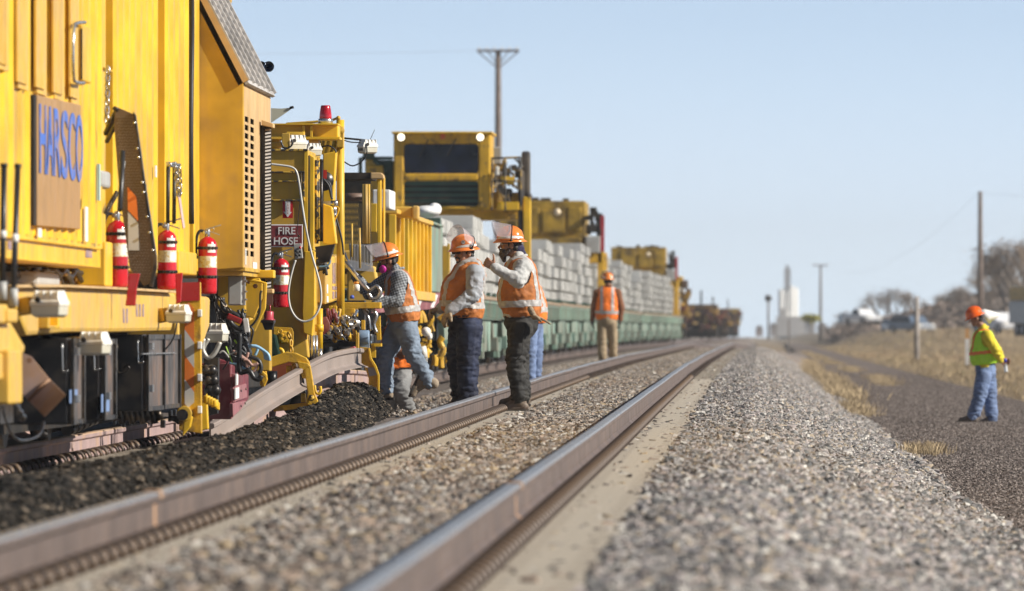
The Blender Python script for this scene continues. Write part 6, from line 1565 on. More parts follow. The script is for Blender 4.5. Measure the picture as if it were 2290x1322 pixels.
vest_o = M('orange_vest_cloth', (.46,.155,.035), .8, var=.2, vscale=6, dirt=.5, dcol=(.30,.11,.045), dscale=10, bump=.3, bscale=40)
vest_b = M('bright_orange_vest_cloth', (.95,.20,.015), .7, var=.08, vscale=6)
vest_g = M('lime_vest_cloth', (.48,.85,.04), .7, var=.08, vscale=6); stripe_o = M('orange_vest_stripe', (.85,.20,.04), .6)
stripe = M('silver_vest_stripe', (.44,.43,.42), .45, var=.15, vscale=20, dirt=.5, dcol=(.35,.3,.27), dscale=25)
shirt_g = M('pale_grey_shirt', (.46,.46,.45), .8, var=.1, dirt=.4, dcol=(.28,.25,.24), dscale=9, bump=.2, bscale=60)
shirt_b = M('dusty_blue_grey_shirt', (.40,.43,.47), .8, var=.12, dirt=.5, dcol=(.24,.21,.21), dscale=7, bump=.2, bscale=60)
shirt_y = M('yellow_shirt', (.68,.55,.03), .8, var=.12); shirt_br = M('dark_brown_shirt', (.20,.075,.03), .8)
jean_l = M('washed_blue_jeans', (.19,.24,.31), .85, var=.2, vscale=7, dirt=.3, dcol=(.17,.20,.26), dscale=9, bump=.3, bscale=90)
jean_d = M('dark_navy_trousers', (.012,.018,.048), .8, var=.35, vscale=5, dirt=.4, dcol=(.032,.045,.09), dscale=5, bump=.3, bscale=90)
pant_k = M('charcoal_work_trousers', (.024,.023,.022), .85, var=.3, vscale=5, dirt=.4, dcol=(.052,.049,.043), dscale=6, bump=.3, bscale=90)
jean_m = M('mid_blue_jeans', (.15,.21,.36), .85, var=.2, vscale=6); khaki = M('khaki_trousers', (.36,.27,.17), .85, var=.15); jean_g = M('grey_dusty_jeans', (.22,.22,.22), .85, var=.2)
bootm = M('dusty_brown_boot', (.13,.095,.07), .6, var=.2, dirt=.5, dcol=(.25,.2,.15), dscale=14, bump=.3); bootl = M('tan_suede_boot', (.26,.20,.14), .75, var=.2, dirt=.4, dcol=(.36,.3,.23), dscale=12, bump=.3)
solem = M('boot_sole', (.05,.04,.033), .8); glovem = M('worn_leather_glove', (.34,.26,.17), .8, var=.2, dirt=.8, dcol=(.12,.09,.06), dscale=22, bump=.4); gloved = M('dark_work_glove', (.05,.038,.03), .8, var=.3, dirt=.4, dcol=(.15,.11,.08), dscale=25)
hatm = M('orange_hard_hat', (.78,.22,.035), .28, var=.08, coat=.35, dirt=.25, dcol=(.45,.13,.04), dscale=10); hat_r = M('red_orange_hard_hat', (.85,.13,.01), .25, coat=.4, var=.05)
visorm = M('clear_visor', (.62,.56,.58), .12, alpha=.42, var=.15, vscale=12); beltm = M('black_belt', (.012,.012,.012), .5); magenta = M('magenta_filter', (.50,.02,.28), .35, var=.1); maskm = M('black_respirator', (.03,.028,.025), .5)
lens = M('dark_safety_lens', (.03,.025,.02), .1); whitec = M('white_neck_cloth', (.75,.74,.72), .85, var=.05); navy = M('navy_bandana', (.03,.025,.075), .85, var=.5, vscale=60)
pl, pn, pL, pb = nt('checked_flannel')
tcx = pn.new('ShaderNodeTexCoord'); mpx = pn.new('ShaderNodeMapping'); mpx.inputs['Rotation'].default_value = (.15,.35,.1); pL.new(tcx.outputs['Object'], mpx.inputs[0]); wv = []
for ax_ in ('X', 'Z'):
    w_ = pn.new('ShaderNodeTexWave'); w_.bands_direction = ax_; w_.inputs['Scale'].default_value = 12; pL.new(mpx.outputs[0], w_.inputs[0]); wv.append(w_)
mxp = pn.new('ShaderNodeMath'); mxp.operation = 'ADD'; pL.new(wv[0].outputs['Fac'], mxp.inputs[0]); pL.new(wv[1].outputs['Fac'], mxp.inputs[1])
rpx = pn.new('ShaderNodeValToRGB'); rpx.color_ramp.elements[0].color = (.045,.05,.06,1); rpx.color_ramp.elements[1].color = (.33,.35,.37,1); hlf = pn.new('ShaderNodeMath'); hlf.operation = 'MULTIPLY'; hlf.inputs[1].default_value = .5
pL.new(mxp.outputs[0], hlf.inputs[0]); pL.new(hlf.outputs[0], rpx.inputs[0]); pL.new(rpx.outputs[0], pb.inputs['Base Color']); pb.inputs['Roughness'].default_value = .85

def finger_set(mb, w, d, nrm, curl, sc=1.0, thick=1.0, thumb=1, thumb_dir=None):
    """palm and five fingers; w wrist, d hand direction, nrm back-of-hand normal"""
    w = Vector(w); d = Vector(d).normalized(); nrm = Vector(nrm); nrm = (nrm - d*nrm.dot(d)).normalized(); sd = d.cross(nrm)*thumb
    k = w + d*.085*sc
    for t in (-.5, -.17, .17, .5):
        mb.cap(w + d*.008*sc + sd*t*.045*sc, k + sd*t*.066*sc, .015*sc*thick, .0125*sc*thick, 8)
    lens_ = (.060, .074, .078, .066)
    for i, t in enumerate((-.5, -.17, .17, .5)):
        L = lens_[i]*sc; p = k + sd*t*.070*sc; dd = d.copy(); n_ = nrm.copy(); c_ = curl*(1 + .12*(i-1.5)*-.5)
        for j, fr in enumerate((.46,.32,.26)):
            g_ = c_*(.75,1,.8)[j]; dd, n_ = (dd*math.cos(g_) - n_*math.sin(g_)).normalized(), (n_*math.cos(g_) + dd*math.sin(g_)).normalized()
            q = p + dd*L*fr; mb.cap(p, q, (.0100-.0009*j)*sc*thick, (.0093-.0011*j)*sc*thick, 8); p = q
    td = Vector(thumb_dir).normalized() if thumb_dir else (d*.75 + sd*.65 - nrm*.25).normalized()
    p = w + d*.025*sc + sd*.028*sc; q = p + td*.045*sc + sd*.010*sc; mb.cap(p, q, .0150*sc*thick, .0120*sc*thick, 8); mb.cap(q, q + td*.032*sc, .0115*sc*thick, .0095*sc*thick, 8)
def boot(P, ank, toe_dir, up, mat, sc=1.0, flex=0.0):
    a = Vector(ank); t = Vector(toe_dir).normalized(); u = Vector(up).normalized(); u = (u - t*u.dot(t)).normalized()
    m = MB(); hl = a - u*.075*sc - t*.035*sc; ball = a - u*.085*sc + t*.125*sc; tip = a - u*.092*sc + t*.19*sc
    m.cap(a + u*.06*sc, a - u*.03*sc, .058*sc, .060*sc); m.cap(hl, ball, .046*sc, .047*sc); m.cap(ball, tip, .048*sc, .040*sc); m.cap(a - u*.01*sc, ball + u*.012*sc, .052*sc, .040*sc)
    me = remeshed(m, 'boot', .009*max(1, sc)); fold(me, .004, (40,40,55), 3)
    b = obj(me, 'boot', mat, P)
    m = MB(); s = t.cross(u); pr = [(-.085,-.038),(-.03,-.048),(.06,-.042),(.14,-.052),(.20,-.045),(.235,-.018),(.235,.018),(.20,.045),(.14,.052),(.06,.042),(-.03,.048),(-.085,.038)]
    base = a - u*.128*sc; m.prism([base + t*x*sc + s*y*sc for x, y in pr], u*.028*sc); so = m.build('sole', solem, None, bevel=.006); so.parent = b
    return b
def helmet(P, c, f, u, mat, visor=None, emblem=False, sc=1.0, band=True):
    f = Vector(f).normalized(); u = Vector(u).normalized(); u = (u - f*u.dot(f)).normalized(); s = u.cross(f)
    b = Vector(c) + u*.045*sc; m = MB()
    m.lathe(b, u, [(.112,-.006),(.150,-.020),(.153,-.016),(.128,.004),(.121,.016),(.119,.045),(.108,.082),(.086,.110),(.055,.128),(.025,.135),(.0,.137)], 36, ref=f, sx=1.12)
    for k, (o_, w) in enumerate(((0,.012),(.035,.008),(-.035,.008))):
        P_ = []
        for q in range(13):
            t = math.radians(-62 + q*124/12); P_.append(b + f*math.sin(t)*.118*1.1*sc + s*o_*sc + u*(math.cos(t)*.118 + .020)*sc*(1 if not o_ else .965))
        m.tube(P_, w*sc, 6)
    h = m.build('hard_hat', mat, P)
    m = MB(); n = 12
    if band:
        for a0, a1 in ((20,160),(200,340)):
            vs = []
            for q in range(n+1):
                t = math.radians(lerp(a0, a1, q/n)); cx, sy = math.cos(t)*1.12, math.sin(t)
                hb = (math.sin((q/n)*math.pi))**.4
                vs.append(b + (f*cx + s*sy)*.1232*sc + u*.018*sc); vs.append(b + (f*cx + s*sy)*.1215*sc + u*(.018 + .026*hb)*sc)
            m.add(vs, [(2*q, 2*q+2, 2*q+3, 2*q+1) for q in range(n)], smooth=True)
        m.build('reflective_band', whitec, None, fix=False).parent = h
    if emblem:
        cc = b + (f*-.10 - s*1.0*.0)*0; t = math.radians(emblem); dr = (f*math.cos(t)*1.12 + s*math.sin(t)); cpt = b + dr*.110*sc + u*.068*sc; nr = (dr + u*.35).normalized()
        m = MB(); m.lathe(cpt, nr, [(0,.0075),(.021,.0075),(.021,0)], 20); e = m.build('emblem', beltm, None); e.parent = h
        m = MB(); m.lathe(cpt, nr, [(.0135,.009),(.0175,.009)], 20); q_ = nr.cross(Vector((0,0,1))).normalized(); u_ = q_.cross(nr); m.bar(cpt + nr*.010 - u_*.011, cpt + nr*.010 + u_*.011, .003, .001, up=nr)
        m.tube([cpt + nr*.010 + q_*math.sin(a)*.010 - u_*math.cos(a)*.010*1 for a in [math.radians(-70+q*20) for q in range(8)]], .0013, 5); m.build('emblem_mark', whitec, None).parent = e
    if visor is not None:
        # visor = (pitch up in degrees, length)
        pt, L = visor; a = math.radians(pt); fd = f*math.cos(a) + u*math.sin(a); ud = -f*math.sin(a) + u*math.cos(a)
        m = MB(); n = 20; vs = []
        def arc(t): return b + u*.006*sc + ud*math.cos(t)*.150*sc + s*math.sin(t)*.150*sc
        for q in range(n+1):
            t = math.radians(lerp(-84, 84, q/n)); Lq = L*(.50 + .50*max(0, math.cos(t))**.45)
            for z in (0, .33, .66, 1): vs.append(arc(t)*1.0 + fd*Lq*z*sc + (ud*math.cos(t) + s*math.sin(t))*.012*z)
        m.add(vs, [(4*q+z, 4*q+4+z, 4*q+5+z, 4*q+1+z) for q in range(n) for z in range(3)], smooth=True)
        m.build('face_shield', visorm, None, fix=False).parent = h
        m = MB(); P_ = [arc(math.radians(lerp(-88, 88, q/n))) for q in range(n+1)]
        m.tube(P_, .006, 6)
        for sg in (-1, 1):
            m.tube([b + u*.002 + s*sg*.135*sc, b + u*.03*sc + s*sg*.140*sc + ud*.03, P_[0 if sg < 0 else -1]], .007, 6); m.lathe(b + s*sg*.134*sc, s*sg, [(0,0),(.014,0),(.014,.012),(0,.014)], 10)
        m.tube([b - f*.135*sc - u*.01, b - f*.09*sc + s*.11*sc + u*.012, b + s*.137*sc], .003, 5); m.tube([b - f*.135*sc - u*.01, b - f*.09*sc - s*.11*sc + u*.012, b - s*.137*sc], .003, 5)
        m.build('shield_bracket', beltm, None).parent = h
    return h
def person(sp_):
    Y0 = sp_['Y']; J = lambda q: at(q[0], q[1], Y=Y0 + (q[2] if len(q) > 2 else 0))
    vx = sp_.get('voxel', .011); f = Vector(sp_['face']).normalized(); u = Vector((0,0,1)); bf = Vector(sp_.get('body', (-1,0,0))).normalized(); bs = u.cross(bf)
    P = empty('person', J(sp_['foot']), sp_['label'], 'person', sp_.get('group'))
    pel, bel, che, nek, hd = [J(sp_[k]) for k in ('pelvis','belly','chest','neck','head')]
    rb = sp_.get('rb', (.17,.19,.16)); wl_ = sp_.get('wide', .19)
    arms = [[J(q) for q in a] for a in sp_['arms']]; legs = [[J(q) for q in l] for l in sp_['legs']]
    # ---- the continuous body
    hu = (u*1.0 + f*-.0).normalized(); hu = (hu - f*hu.dot(f)).normalized(); hs = hu.cross(f); HM = Matrix((hs, f, hu)).transposed()
    m = MB(); H = sp_.get('hscale', 1.0)
    def Q(a, b, c): return hd + (hs*a + f*b + hu*c)*H
    m.ell(Q(0,-.008,.025), (.076*H,.097*H,.098*H), HM); m.ell(Q(0,.030,-.045), (.058*H,.060*H,.066*H), HM); m.cap(Q(0,.085,.012), Q(0,.112,-.022), .008*H, .0145*H, 8)
    m.cap(Q(-.03,.078,.034), Q(.03,.078,.034), .014*H, .014*H, 8); m.cap(Q(-.022,.083,-.056), Q(.022,.083,-.056), .0095*H, .0095*H, 8); m.cap(Q(-.02,.080,-.070), Q(.02,.080,-.070), .010*H, .010*H, 8)
    m.cap(Q(-.012,.070,-.095), Q(.012,.070,-.095), .019*H, .019*H, 8); m.cap(Q(-.045,.055,-.022), Q(-.030,.068,-.02), .020*H, .018*H, 8); m.cap(Q(.045,.055,-.022), Q(.030,.068,-.02), .020*H, .018*H, 8)
    for s_ in (-1, 1): m.ell(Q(s_*.080,-.008,-.008), (.012*H,.022*H,.033*H), HM, 10, 8)
    m.cap(Q(0,-.02,-.04), nek, .058, .062); m.cap(nek, che, .07, .13, flat=bf, ratio=.7); m.cap(che, bel, .15, .13, flat=bf, ratio=.7); m.cap(bel, pel, .13, .14, flat=bf, ratio=.7)
    for a in arms:
        m.cap(nek - u*.05, a[0], .06, .06); m.cap(a[0], a[1], .05, .042); m.cap(a[1], a[2], .040, .029)
    for l in legs: m.cap(pel, l[0], .09, .08); m.cap(l[0], l[1], .075, .055); m.cap(l[1], l[2], .052, .040); m.cap(l[2], l[2] - u*.06, .035, .035)
    gl = sp_.get('gloves', [None, None])
    for a, h, g in zip(arms, sp_['hands'], gl):
        if g is None and h: finger_set(m, a[2], h[0], h[1], h[2], 1.05, 1.0, h[3] if len(h) > 3 else 1, h[4] if len(h) > 4 else None)
    body = obj(remeshed(m, 'body', sp_.get('bvox', .0065), 1), 'body', sp_.get('skin', skin), P)
    for s_ in (-1, 1):
        e = MB(); e.ell(Q(s_*.031,.083,.012), (.012*H,.010*H,.009*H), HM, 10, 8); sub(e, 'eye', whitec, body); e = MB(); e.ell(Q(s_*.031,.092,.012), (.005*H,.004*H,.005*H), HM, 8, 6); sub(e, 'iris', beltm, body)
    m = MB(); m.ell(Q(0,-.028,.018), (.082*H,.088*H,.082*H), HM); m.cap(Q(-.06,-.045,-.03), Q(.06,-.045,-.03), .030*H, .030*H)
    for s_ in (-1, 1): m.cap(Q(s_*.075,.022,.03), Q(s_*.074,.020,-.01), .010, .007)
    hr = remeshed(m, 'hair', .009, 1); fold(hr, .004, (60,60,60)); obj(hr, 'hair', hair, P)
    # ---- trousers
    m = MB(); rt_ = sp_.get('rt', (.125,.105,.085)); 
    m.cap(bel*.35 + pel*.65, pel, sp_.get('wr', .155), sp_.get('wr', .155)*1.02, flat=bf, ratio=sp_.get('prt', .88))
    for l in legs:
        m.cap(pel, l[0], .13, rt_[0]); m.cap(l[0], l[1], rt_[0], rt_[1]); m.cap(l[1], l[2], rt_[1], rt_[2]); m.cap(l[2], l[2] - (l[1]-l[2]).normalized()*-.0 - u*0, rt_[2], rt_[2])
    me = remeshed(m, 'trousers', vx)
    kn = [l[1] for l in legs]; an = [l[2] for l in legs]
    def ex(c): return .55 + 1.2*max([math.exp(-((c-k).length/.16)**2) for k in kn] + [1.3*math.exp(-((c-k).length/.15)**2) for k in an])
    fold(me, sp_.get('tf', .013)*1.5, (6,6,15), 1.7, True, ex); fold(me, .009, (15,15,34), 5, True, ex); tro = obj(me, 'trousers', sp_['trousers'], P)
    if sp_.get('pockets'):
        for s_ in (-1,):
            m = MB(); l = legs[0]; a0 = l[0].lerp(l[1], .15); m.tube([a0 + Vector((.05,-.12,.10)), a0 + Vector((.03,-.135,.0)), a0 + Vector((.02,-.13,-.2)), l[1] + Vector((.0,-.115,0))], .004, 5); sub(m, 'seam', sp_['trousers'], tro)
    # ---- shirt with sleeves
    rs = sp_.get('rs', (.082,.066,.047)); m = MB()
    m.cap(nek, che, .10, wl_*.95, flat=bf, ratio=min(.75, rb[0]/wl_*.9)); m.cap(che, bel, wl_*.93, wl_*.93, flat=bf, ratio=min(rb[1],rb[0])/wl_*.90); m.cap(bel, pel, wl_*.93, .15, flat=bf, ratio=min(.85, rb[2]/wl_*.9))
    for a in arms:
        m.cap(nek - u*.06, a[0], .07, rs[0]*1.05); m.cap(a[0], a[1], rs[0], rs[1]); m.cap(a[1], a[2], rs[1], rs[2]); w_ = (a[2]-a[1]).normalized(); m.cap(a[2] - w_*.05, a[2] - w_*.008, rs[2]*1.12, rs[2]*1.06)
    me = remeshed(m, 'shirt', vx*.9); el_ = [a[1] for a in arms]
    def ex2(c): return .45 + 1.5*max(math.exp(-((c-k).length/.13)**2) for k in el_)
    fold(me, .017, (9,9,13), 4.2, True, ex2); fold(me, .006, (24,24,30), 8, True, ex2); obj(me, 'shirt', sp_['shirt'], P)
    m = MB(); 
    for q in range(15):
        t = 2*math.pi*q/14
    col_ = [nek + (bf*math.cos(2*math.pi*q/16)*.075 + bs*math.sin(2*math.pi*q/16)*.072) + u*(.028 - .020*math.cos(2*math.pi*q/16)) for q in range(16)]
    m.tube(col_, .016, 7, closed=True); m.build('collar', sp_['shirt'], P)
    # ---- vest
    if sp_.get('vest'):
        m = MB(); hb = Vector(pel) + u*sp_.get('hem', .02)
        m.cap(nek - u*.045, che, .105, wl_*1.00, flat=bf, ratio=rb[0]/wl_*.97); m.cap(che, bel, wl_*1.0, wl_*1.04, flat=bf, ratio=rb[0]/wl_); m.cap(bel + u*.04, bel - u*.03, wl_*1.02, wl_*1.06, flat=bf, ratio=rb[1]/wl_*.98)
        m.cap(bel, hb + u*.12, wl_*1.04, wl_*1.0, flat=bf, ratio=rb[2]/wl_*1.04)
        me = remeshed(m, 'vest', vx*.8); fold(me, .012, (8,8,11), 2.2); fold(me, .005, (20,20,22), 3)
        # cut hem and armholes
        bm = bmesh.new(); bm.from_mesh(me); sh = [a[0] for a in arms]; ax = (che - hb).normalized()
        kill = []
        for v in bm.verts:
            c = v.co
            if (c - hb).dot(ax) < 0 or (c.z > nek.z + .0 - .5*abs((c-nek).dot(bf))*0 and (c - nek).length < .085): kill.append(v)
            else:
                for q in sh:
                    dd = c - (q - u*.03); lat = abs(dd.dot(bs))
                    if lat < .12 and (dd.dot(bf)**2/(.085**2) + (dd.z if dd.z > 0 else dd.z*.62)**2/(.085**2)) < 1 and abs((c - che).dot(bs)) > wl_*.66: kill.append(v); break
        bmesh.ops.delete(bm, geom=kill, context='VERTS'); bm.to_mesh(me); bm.free(); me.update()
        vo = obj(me, 'vest', sp_['vest'], P); sd_ = vo.modifiers.new('thick', 'SOLIDIFY'); sd_.thickness = .006; sd_.offset = 0
        st = sp_.get('stripes', (.10,.16)); sm_ = sp_.get('stripe_mat', stripe); top = che + (che-bel)*.0
        L0, L1 = st
        def hz_(c): h = (c - hb).dot(ax); return L0 < h < L1
        strip(me, 'reflective_stripe', sm_, vo, hz_, .006)
        for s_ in (-1, 1):
            def vz(c): h = (c - hb).dot(ax); w = (c - che).dot(bs)*s_; return h >= L1 and sp_.get('vs', .075) < w < sp_.get('vs', .075)+.055
            strip(me, 'reflective_stripe', sm_, vo, vz, .006)
    if sp_.get('belt'):
        m = MB(); cb_ = J(sp_['belt']); w1 = sp_.get('wr', .155)
        m.tube([cb_ + bf*math.cos(2*math.pi*q/24)*w1*.93 + bs*math.sin(2*math.pi*q/24)*w1*1.06 for q in range(24)], .017, 6, closed=True); m.build('belt', beltm, P)
    for g, a, h in zip(gl, arms, sp_['hands']):
        if g is not None:
            m = MB(); d_ = Vector(h[0]).normalized(); finger_set(m, a[2], h[0], h[1], h[2], 1.12, 1.32, h[3] if len(h) > 3 else 1, h[4] if len(h) > 4 else None); m.cap(a[2] - d_*.05, a[2] + d_*.01, .043, .036)
            me = remeshed(m, 'glove', .006, 1); fold(me, .003, (50,50,50)); obj(me, 'glove', g, P)
    for l, td in zip(legs, sp_['boots']):
        if td: boot(P, l[2] - u*0.0 if len(td) < 3 else J(td[2]), td[0], td[1], sp_.get('bootmat', bootm))
    helmet(P, hd, f, hu, sp_.get('hat', hatm), sp_.get('visor'), sp_.get('emblem', False), 1.0, sp_.get('band', True))
    P['_'] = 0; del P['_']
    return P, dict(Q=Q, J=J, f=f, hu=hu, hs=hs, body=body, nek=nek, bf=bf)
U = (0,0,1)
# --- bearded worker standing just inside the rail
p, d = person(dict(Y=87.7, label='bearded worker in orange vest raising a fist, charcoal trousers, raised visor, standing at the rail', foot=(1160,925), face=(-1,-.10,-.03),
    pelvis=(1166,722), belly=(1160,655), chest=(1162,618), neck=(1160,582), head=(1141,548), rb=(.175,.205,.185), wide=.215, wr=.165, prt=1.0,
    arms=[[(1168,600,-.19),(1160,628,-.30),(1106,598,-.36)], [(1166,602,.19),(1172,655,.22),(1150,690,.18)]],
    hands=[((-.80,-.12,.50),(-.5,-.8,.2),1.30,1,(-.15,-.1,1)), ((-.6,0,-.8),(-.8,0,.5),.8,-1)], gloves=[None, None], skin=skin2,
    legs=[[(1166,735,-.09),(1152,808,-.10),(1164,893,-.09)], [(1160,735,.09),(1160,800,.10),(1168,880,.12)]], rt=(.118,.092,.074), trousers=pant_k, tf=.017, pockets=True,
    shirt=shirt_g, rs=(.088,.068,.046), vest=vest_o, hem=.055, stripes=(.10,.165), belt=(1166,700), boots=[((-1,0,-.02),U),((-1,0,0),U)], visor=(8,.20)))
Q = d['Q']
m = MB(); m.cap(Q(-.04,.070,-.060), Q(.04,.070,-.060), .026, .026); m.cap(Q(0,.075,-.085), Q(0,.065,-.150), .040, .020); m.cap(Q(-.06,.02,-.05), Q(-.04,.055,-.085), .020, .026); m.cap(Q(.06,.02,-.05), Q(.04,.055,-.085), .020, .026); m.cap(Q(-.022,.102,-.042), Q(.022,.102,-.042), .010, .010)
me = remeshed(m, 'beard', .007, 1); fold(me, .006, (50,50,22), 2); obj(me, 'beard', beardm, p)
m = MB(); m.ell(Q(0,-.055,-.035), (.083,.065,.060), Matrix.Identity(3)); m.cap(Q(0,-.085,-.02), Q(0,-.12,-.12), .040, .045); m.cap(Q(0,-.09,-.08), Q(.0,-.135,-.165), .04, .02); me = remeshed(m, 'bandana', .009, 1); fold(me, .010, (26,26,20), 1); obj(me, 'bandana', navy, p)
m = MB(); m.tube([Q(.079,-.01,.015), Q(.060,.075,.018), Q(0,.098,.018), Q(-.060,.075,.018), Q(-.079,-.01,.015)], .004, 6); m.build('safety_glasses', lens, p)
m = MB(); c = at(1166,704,Y=87.7); 
for q in range(24):
    pass
m.tube([c + Vector((math.cos(2*math.pi*q/22)*.158 - .004, math.sin(2*math.pi*q/22)*.165, .010*math.sin(q*2.1) - .004)) for q in range(22)], .020, 7, closed=True); m.build('shirt_tail', shirt_g, p)
m = MB(); g0 = at(1188,700,Y=87.45); finger_set(m, g0 + Vector((.02,0,-.03)), (.92,0,-.34), (.35,0,.93), .12, 1.1, 1.2); m.cap(g0 + Vector((-.01,0,.04)), g0 + Vector((.03,0,-.04)), .03, .03); me = remeshed(m, 'glove', .006, 1)
o = bpy.data.objects.new('work_glove', me); COL.objects.link(o); me.materials.append(glovem); me.polygons.foreach_set('use_smooth', [True]*len(me.polygons)); tag(o, 'dark leather glove tucked in the back pocket of the bearded worker', 'glove')
# --- moustached worker, leather gloves, visor up
p, d = person(dict(Y=90.0, label='moustached worker in orange vest and navy trousers with leather gloves, emblem on his hard hat', foot=(1040,905), face=(-.80,-.60,-.10),
    pelvis=(1040,722), belly=(1033,662), chest=(1046,624), neck=(1052,594), head=(1038,566), body=(-1,-.15,0), rb=(.180,.215,.185), wide=.22, wr=.17, prt=1.02,
    arms=[[(1062,612,-.20),(1060,658,-.28),(1006,694,-.34)], [(1052,612,.20),(1030,664,.28),(984,690,.24)]],
    hands=[((-.50,-.1,-.86),(-.75,-.5,.4),.35,-1), ((-.85,-.1,-.25),(-.2,.1,1),1.0,1)], gloves=[glovem, glovem], skin=skin2,
    legs=[[(1050,735,-.09),(1046,805,-.10),(1046,893,-.10)], [(1032,735,.09),(1024,805,.12),(1032,893,.14)]], rt=(.136,.108,.094), trousers=jean_d, tf=.018,
    shirt=shirt_b, rs=(.092,.074,.054), vest=vest_o, hem=.05, stripes=(.10,.165), belt=(1040,706), boots=[((-1,-.1,0),U),((-1,-.1,0),U)], visor=(38,.19), emblem=58))
Q = d['Q']
m = MB(); m.cap(Q(-.024,.096,-.040), Q(0,.102,-.036), .010, .011, 8); m.cap(Q(.024,.096,-.040), Q(0,.102,-.036), .010, .011, 8); m.cap(Q(-.012,.085,-.088), Q(.012,.085,-.088), .014, .014, 8); m.cap(Q(-.03,.088,-.045), Q(-.032,.08,-.075), .008, .006); m.cap(Q(.03,.088,-.045), Q(.032,.08,-.075), .008, .006)
me = remeshed(m, 'moustache', .005, 1); obj(me, 'moustache', hair, p)
m = MB(); m.tube([Q(.079,-.01,.018), Q(.066,.070,.018)], .004, 6); m.tube([Q(-.079,-.01,.018), Q(-.066,.070,.018)], .004, 6)
for s_ in (-1, 1): m.ell(Q(s_*.034,.098,.012), (.027,.010,.018), Matrix.Rotation(math.atan2(d['f'].x, -d['f'].y)*0, 3, 'Z'), 12, 8)
m.build('safety_glasses', lens, p)
# --- masked worker leaning to the controls
p, d = person(dict(Y=93.0, label='masked worker in orange vest and checked shirt leaning to the machine, one foot lifted behind', foot=(862,905), face=(-.96,-.12,-.26),
    pelvis=(902,728), belly=(896,676), chest=(892,642), neck=(886,610), head=(868,583), rb=(.150,.165,.165), wide=.20, wr=.155, prt=.98,
    arms=[[(893,624,-.19),(888,671,-.25),(840,680,-.30)], [(874,620,.19),(824,655,.22),(796,620,.20)]],
    hands=[((-.95,-.05,-.25),(-.2,-.1,1),1.0,1), ((-.6,.1,.75),(.6,.1,.5),.9,-1)], gloves=[gloved, glovem], skin=skin,
    legs=[[(910,740,-.09),(924,792,-.12),(958,852,-.12)], [(888,740,.09),(862,800,.08),(862,868,.08)]], rt=(.118,.088,.070), trousers=jean_l, tf=.016,
    shirt=pl, rs=(.086,.068,.048), vest=vest_o, hem=.03, stripes=(.10,.165), boots=[((-.40,-.15,-.90),(.85,0,-.35)),((-1,0,-.05),U)], bootmat=bootl, visor=(2,.20)))
Q = d['Q']
m = MB(); m.cap(Q(0,.085,-.025), Q(0,.095,-.065), .038, .040); m.cap(Q(0,.12,-.055), Q(0,.135,-.075), .024, .02); m.cap(Q(.05,.05,-.03), Q(-.05,.05,-.03), .018, .018); me = remeshed(m, 'respirator', .007, 1); rsp = obj(me, 'respirator', maskm, p)
for s_ in (-1, 1):
    m = MB(); m.lathe(Q(s_*.040,.075,-.070), d['hs']*s_ + d['f']*.4, [(0,0),(.030,.0),(.036,.006),(.036,.032),(.030,.038),(0,.040)], 20, sx=1.15); sub(m, 'filter', magenta, rsp)
m = MB(); m.tube([Q(.05,.05,-.03), Q(.082,-.01,-.02), Q(.06,-.08,.0)], .005, 5); m.tube([Q(-.05,.05,-.03), Q(-.082,-.01,-.02), Q(-.06,-.08,.0)], .005, 5); m.tube([Q(.079,-.01,.018), Q(.060,.075,.018), Q(0,.098,.018), Q(-.060,.075,.018), Q(-.079,-.01,.018)], .004, 6); sub(m, 'strap', beltm, rsp)
# --- worker low down behind him
person(dict(Y=97.0, label='crouching worker in bright orange vest, seen between the masked worker\'s legs', foot=(895,925), face=(-.6,.7,-.5), voxel=.014,
    pelvis=(893,835), belly=(892,800), chest=(890,772), neck=(889,750), head=(893,732), body=(-.6,.8,0), rb=(.155,.16,.16), wide=.20, hem=.05, stripes=(.13,.19), hscale=.95,
    arms=[[(905,765,-.1),(900,790,-.15),(885,770,-.2)], [(876,765,.1),(862,745,.1),(845,742,.1)]], hands=[((-1,0,0),U,.8),((-1,0,0),U,.8)], gloves=[None, gloved],
    legs=[[(900,842,-.02),(896,872,-.20),(913,915,-.02)], [(884,842,0),(872,878,-.15),(870,920,.02)]], rt=(.105,.085,.07), wr=.14, trousers=jean_g, shirt=shirt_br, vest=vest_b, boots=[((-1,0,0),U),((-1,0,0),U)], visor=None))
# --- jeans and vest behind the bearded worker
person(dict(Y=116.0, label='worker in blue jeans and orange vest almost hidden behind the bearded worker', foot=(1190,860), face=(-1,0,-.5), voxel=.016,
    pelvis=(1190,722), belly=(1188,690), chest=(1184,660), neck=(1178,634), head=(1170,618), rb=(.18,.20,.19), wide=.20, wr=.16, hem=-.02, stripes=(.14,.21),
    arms=[[(1186,648,-.19),(1178,680,-.2),(1165,690,-.2)], [(1184,648,.19),(1172,680,.2),(1160,690,.2)]], hands=[((-1,0,-.3),U,.6),((-1,0,-.3),U,.6)],
    legs=[[(1186,735,-.09),(1185,785,-.09),(1185,848,-.09)], [(1198,735,.09),(1199,785,.09),(1197,846,.12)]], rt=(.10,.085,.075), trousers=jean_m, shirt=shirt_g, vest=vest_b, boots=[((-1,0,0),U),((-1,0,0),U)], visor=None))
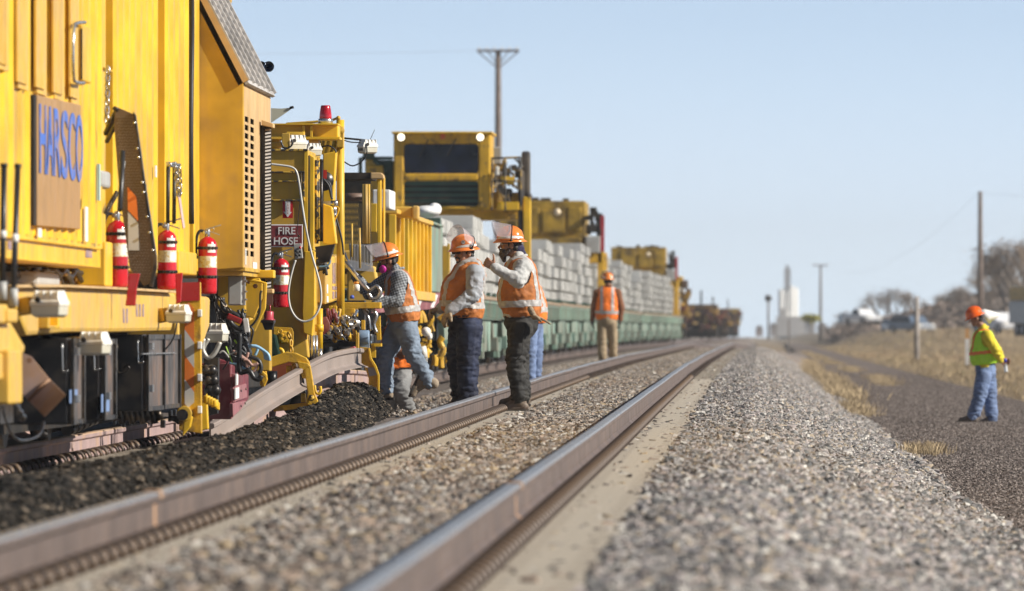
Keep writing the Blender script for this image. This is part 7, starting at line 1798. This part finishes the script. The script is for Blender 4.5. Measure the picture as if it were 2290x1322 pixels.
# --- worker walking away down the track
person(dict(Y=190.0, label='worker in khaki trousers and orange vest walking away between the tracks, back to the camera', foot=(1360,806), face=(-.15,1,0), voxel=.018, bvox=.009,
    pelvis=(1357,716), belly=(1357,692), chest=(1358,664), neck=(1360,643), head=(1359,628), body=(0,1,0), rb=(.14,.15,.15), wide=.25, wr=.19, prt=.8, hem=.0, stripes=(.13,.20), vs=.09,
    arms=[[(1335,655,0),(1328,688,.0),(1324,716,.0)], [(1381,655,0),(1389,688,.0),(1387,716,.0)]], hands=[((0,0,-1),(-1,0,0),.4),((0,0,-1),(1,0,0),.4,-1)], gloves=[gloved, gloved],
    legs=[[(1347,722,0),(1346,762,.02),(1347,798,0)], [(1368,722,0),(1370,762,.1),(1371,796,.2)]], rt=(.12,.10,.085), trousers=khaki, shirt=shirt_br, rs=(.085,.07,.05), vest=vest_b, boots=[((0,1,0),U),((0,1,0),U)], visor=(8,.14)))
# --- worker on the road, lime vest
p, d = person(dict(Y=136.0, label='worker in lime vest and red-orange hard hat walking on the dark gravel road', foot=(2195,945), face=(-.93,-.10,-.38), voxel=.012,
    pelvis=(2205,830), belly=(2199,792), chest=(2199,764), neck=(2199,738), head=(2182,712), rb=(.175,.20,.185), wide=.21, wr=.155, prt=.98, hem=.10, stripes=(.16,.21), vs=.07,
    arms=[[(2208,752,-.19),(2229,786,-.22),(2237,806,.0)], [(2206,752,.19),(2230,785,.20),(2240,804,.05)]], hands=[((.9,.1,-.1),(-.1,-.9,.2),.7,1), ((.9,-.1,-.2),(0,.9,.2),.6,-1)], skin=skin2,
    legs=[[(2200,840,-.08),(2191,886,-.09),(2177,928,-.08)], [(2210,840,.08),(2214,886,.10),(2218,932,.08)]], rt=(.125,.100,.085), trousers=jean_m, tf=.016,
    shirt=shirt_y, rs=(.088,.072,.050), vest=vest_g, stripe_mat=stripe_o, boots=[((-1,-.1,.06),U),((-1,-.1,-.03),U)], hat=hat_r, visor=None, band=False))
J = d['J']; m = MB(); A_ = [J((2190,694,-.05)), J((2203,692,0)), J((2236,701,.05)), J((2232,709,.1)), J((2219,717,.1)), J((2212,724,.05)), J((2203,714,-.06)), J((2194,706,-.08))]
c = sum(A_, Vector((0,0,0)))/len(A_) + Vector((0,-.07,0)); n_ = len(A_); m.add(A_ + [c], [(i, (i+1) % n_, n_) for i in range(n_)], smooth=True); nf = m.build('neck_flap', whitec, p, fix=False); q = nf.modifiers.new('s', 'SOLIDIFY'); q.thickness = .008
bt = empty('water_bottle', J((2249,836)), 'small clear bottle with blue cap held behind the lime-vested worker', 'bottle')
m = MB(); k = 136/FPX; b0 = J((2250,832,.02)); b1 = J((2247,806,.02)); ax = (b1-b0); m.lathe(b0, ax, [(0,0),(.026,0),(.028,.01),(.026,.03),(.028,.05),(.028,.11),(.020,.135),(.012,.150),(0,.150)], 16); m.build('bottle_body', M('clear_plastic', (.80,.84,.88), .1, var=.02, alpha=.7), bt)
m = MB(); m.lathe(b0 + ax.normalized()*.148, ax, [(0,0),(.034,0),(.034,.045),(.026,.06),(0,.06)], 16); m.build('blue_cap', M('blue_plastic_cap', (.03,.05,.45), .4), bt)
# the scattered stones were left out of the viewport while building, switch them back on
for md in SCATTERS: md.show_viewport = True
bpy.data.scenes.remove(TS)
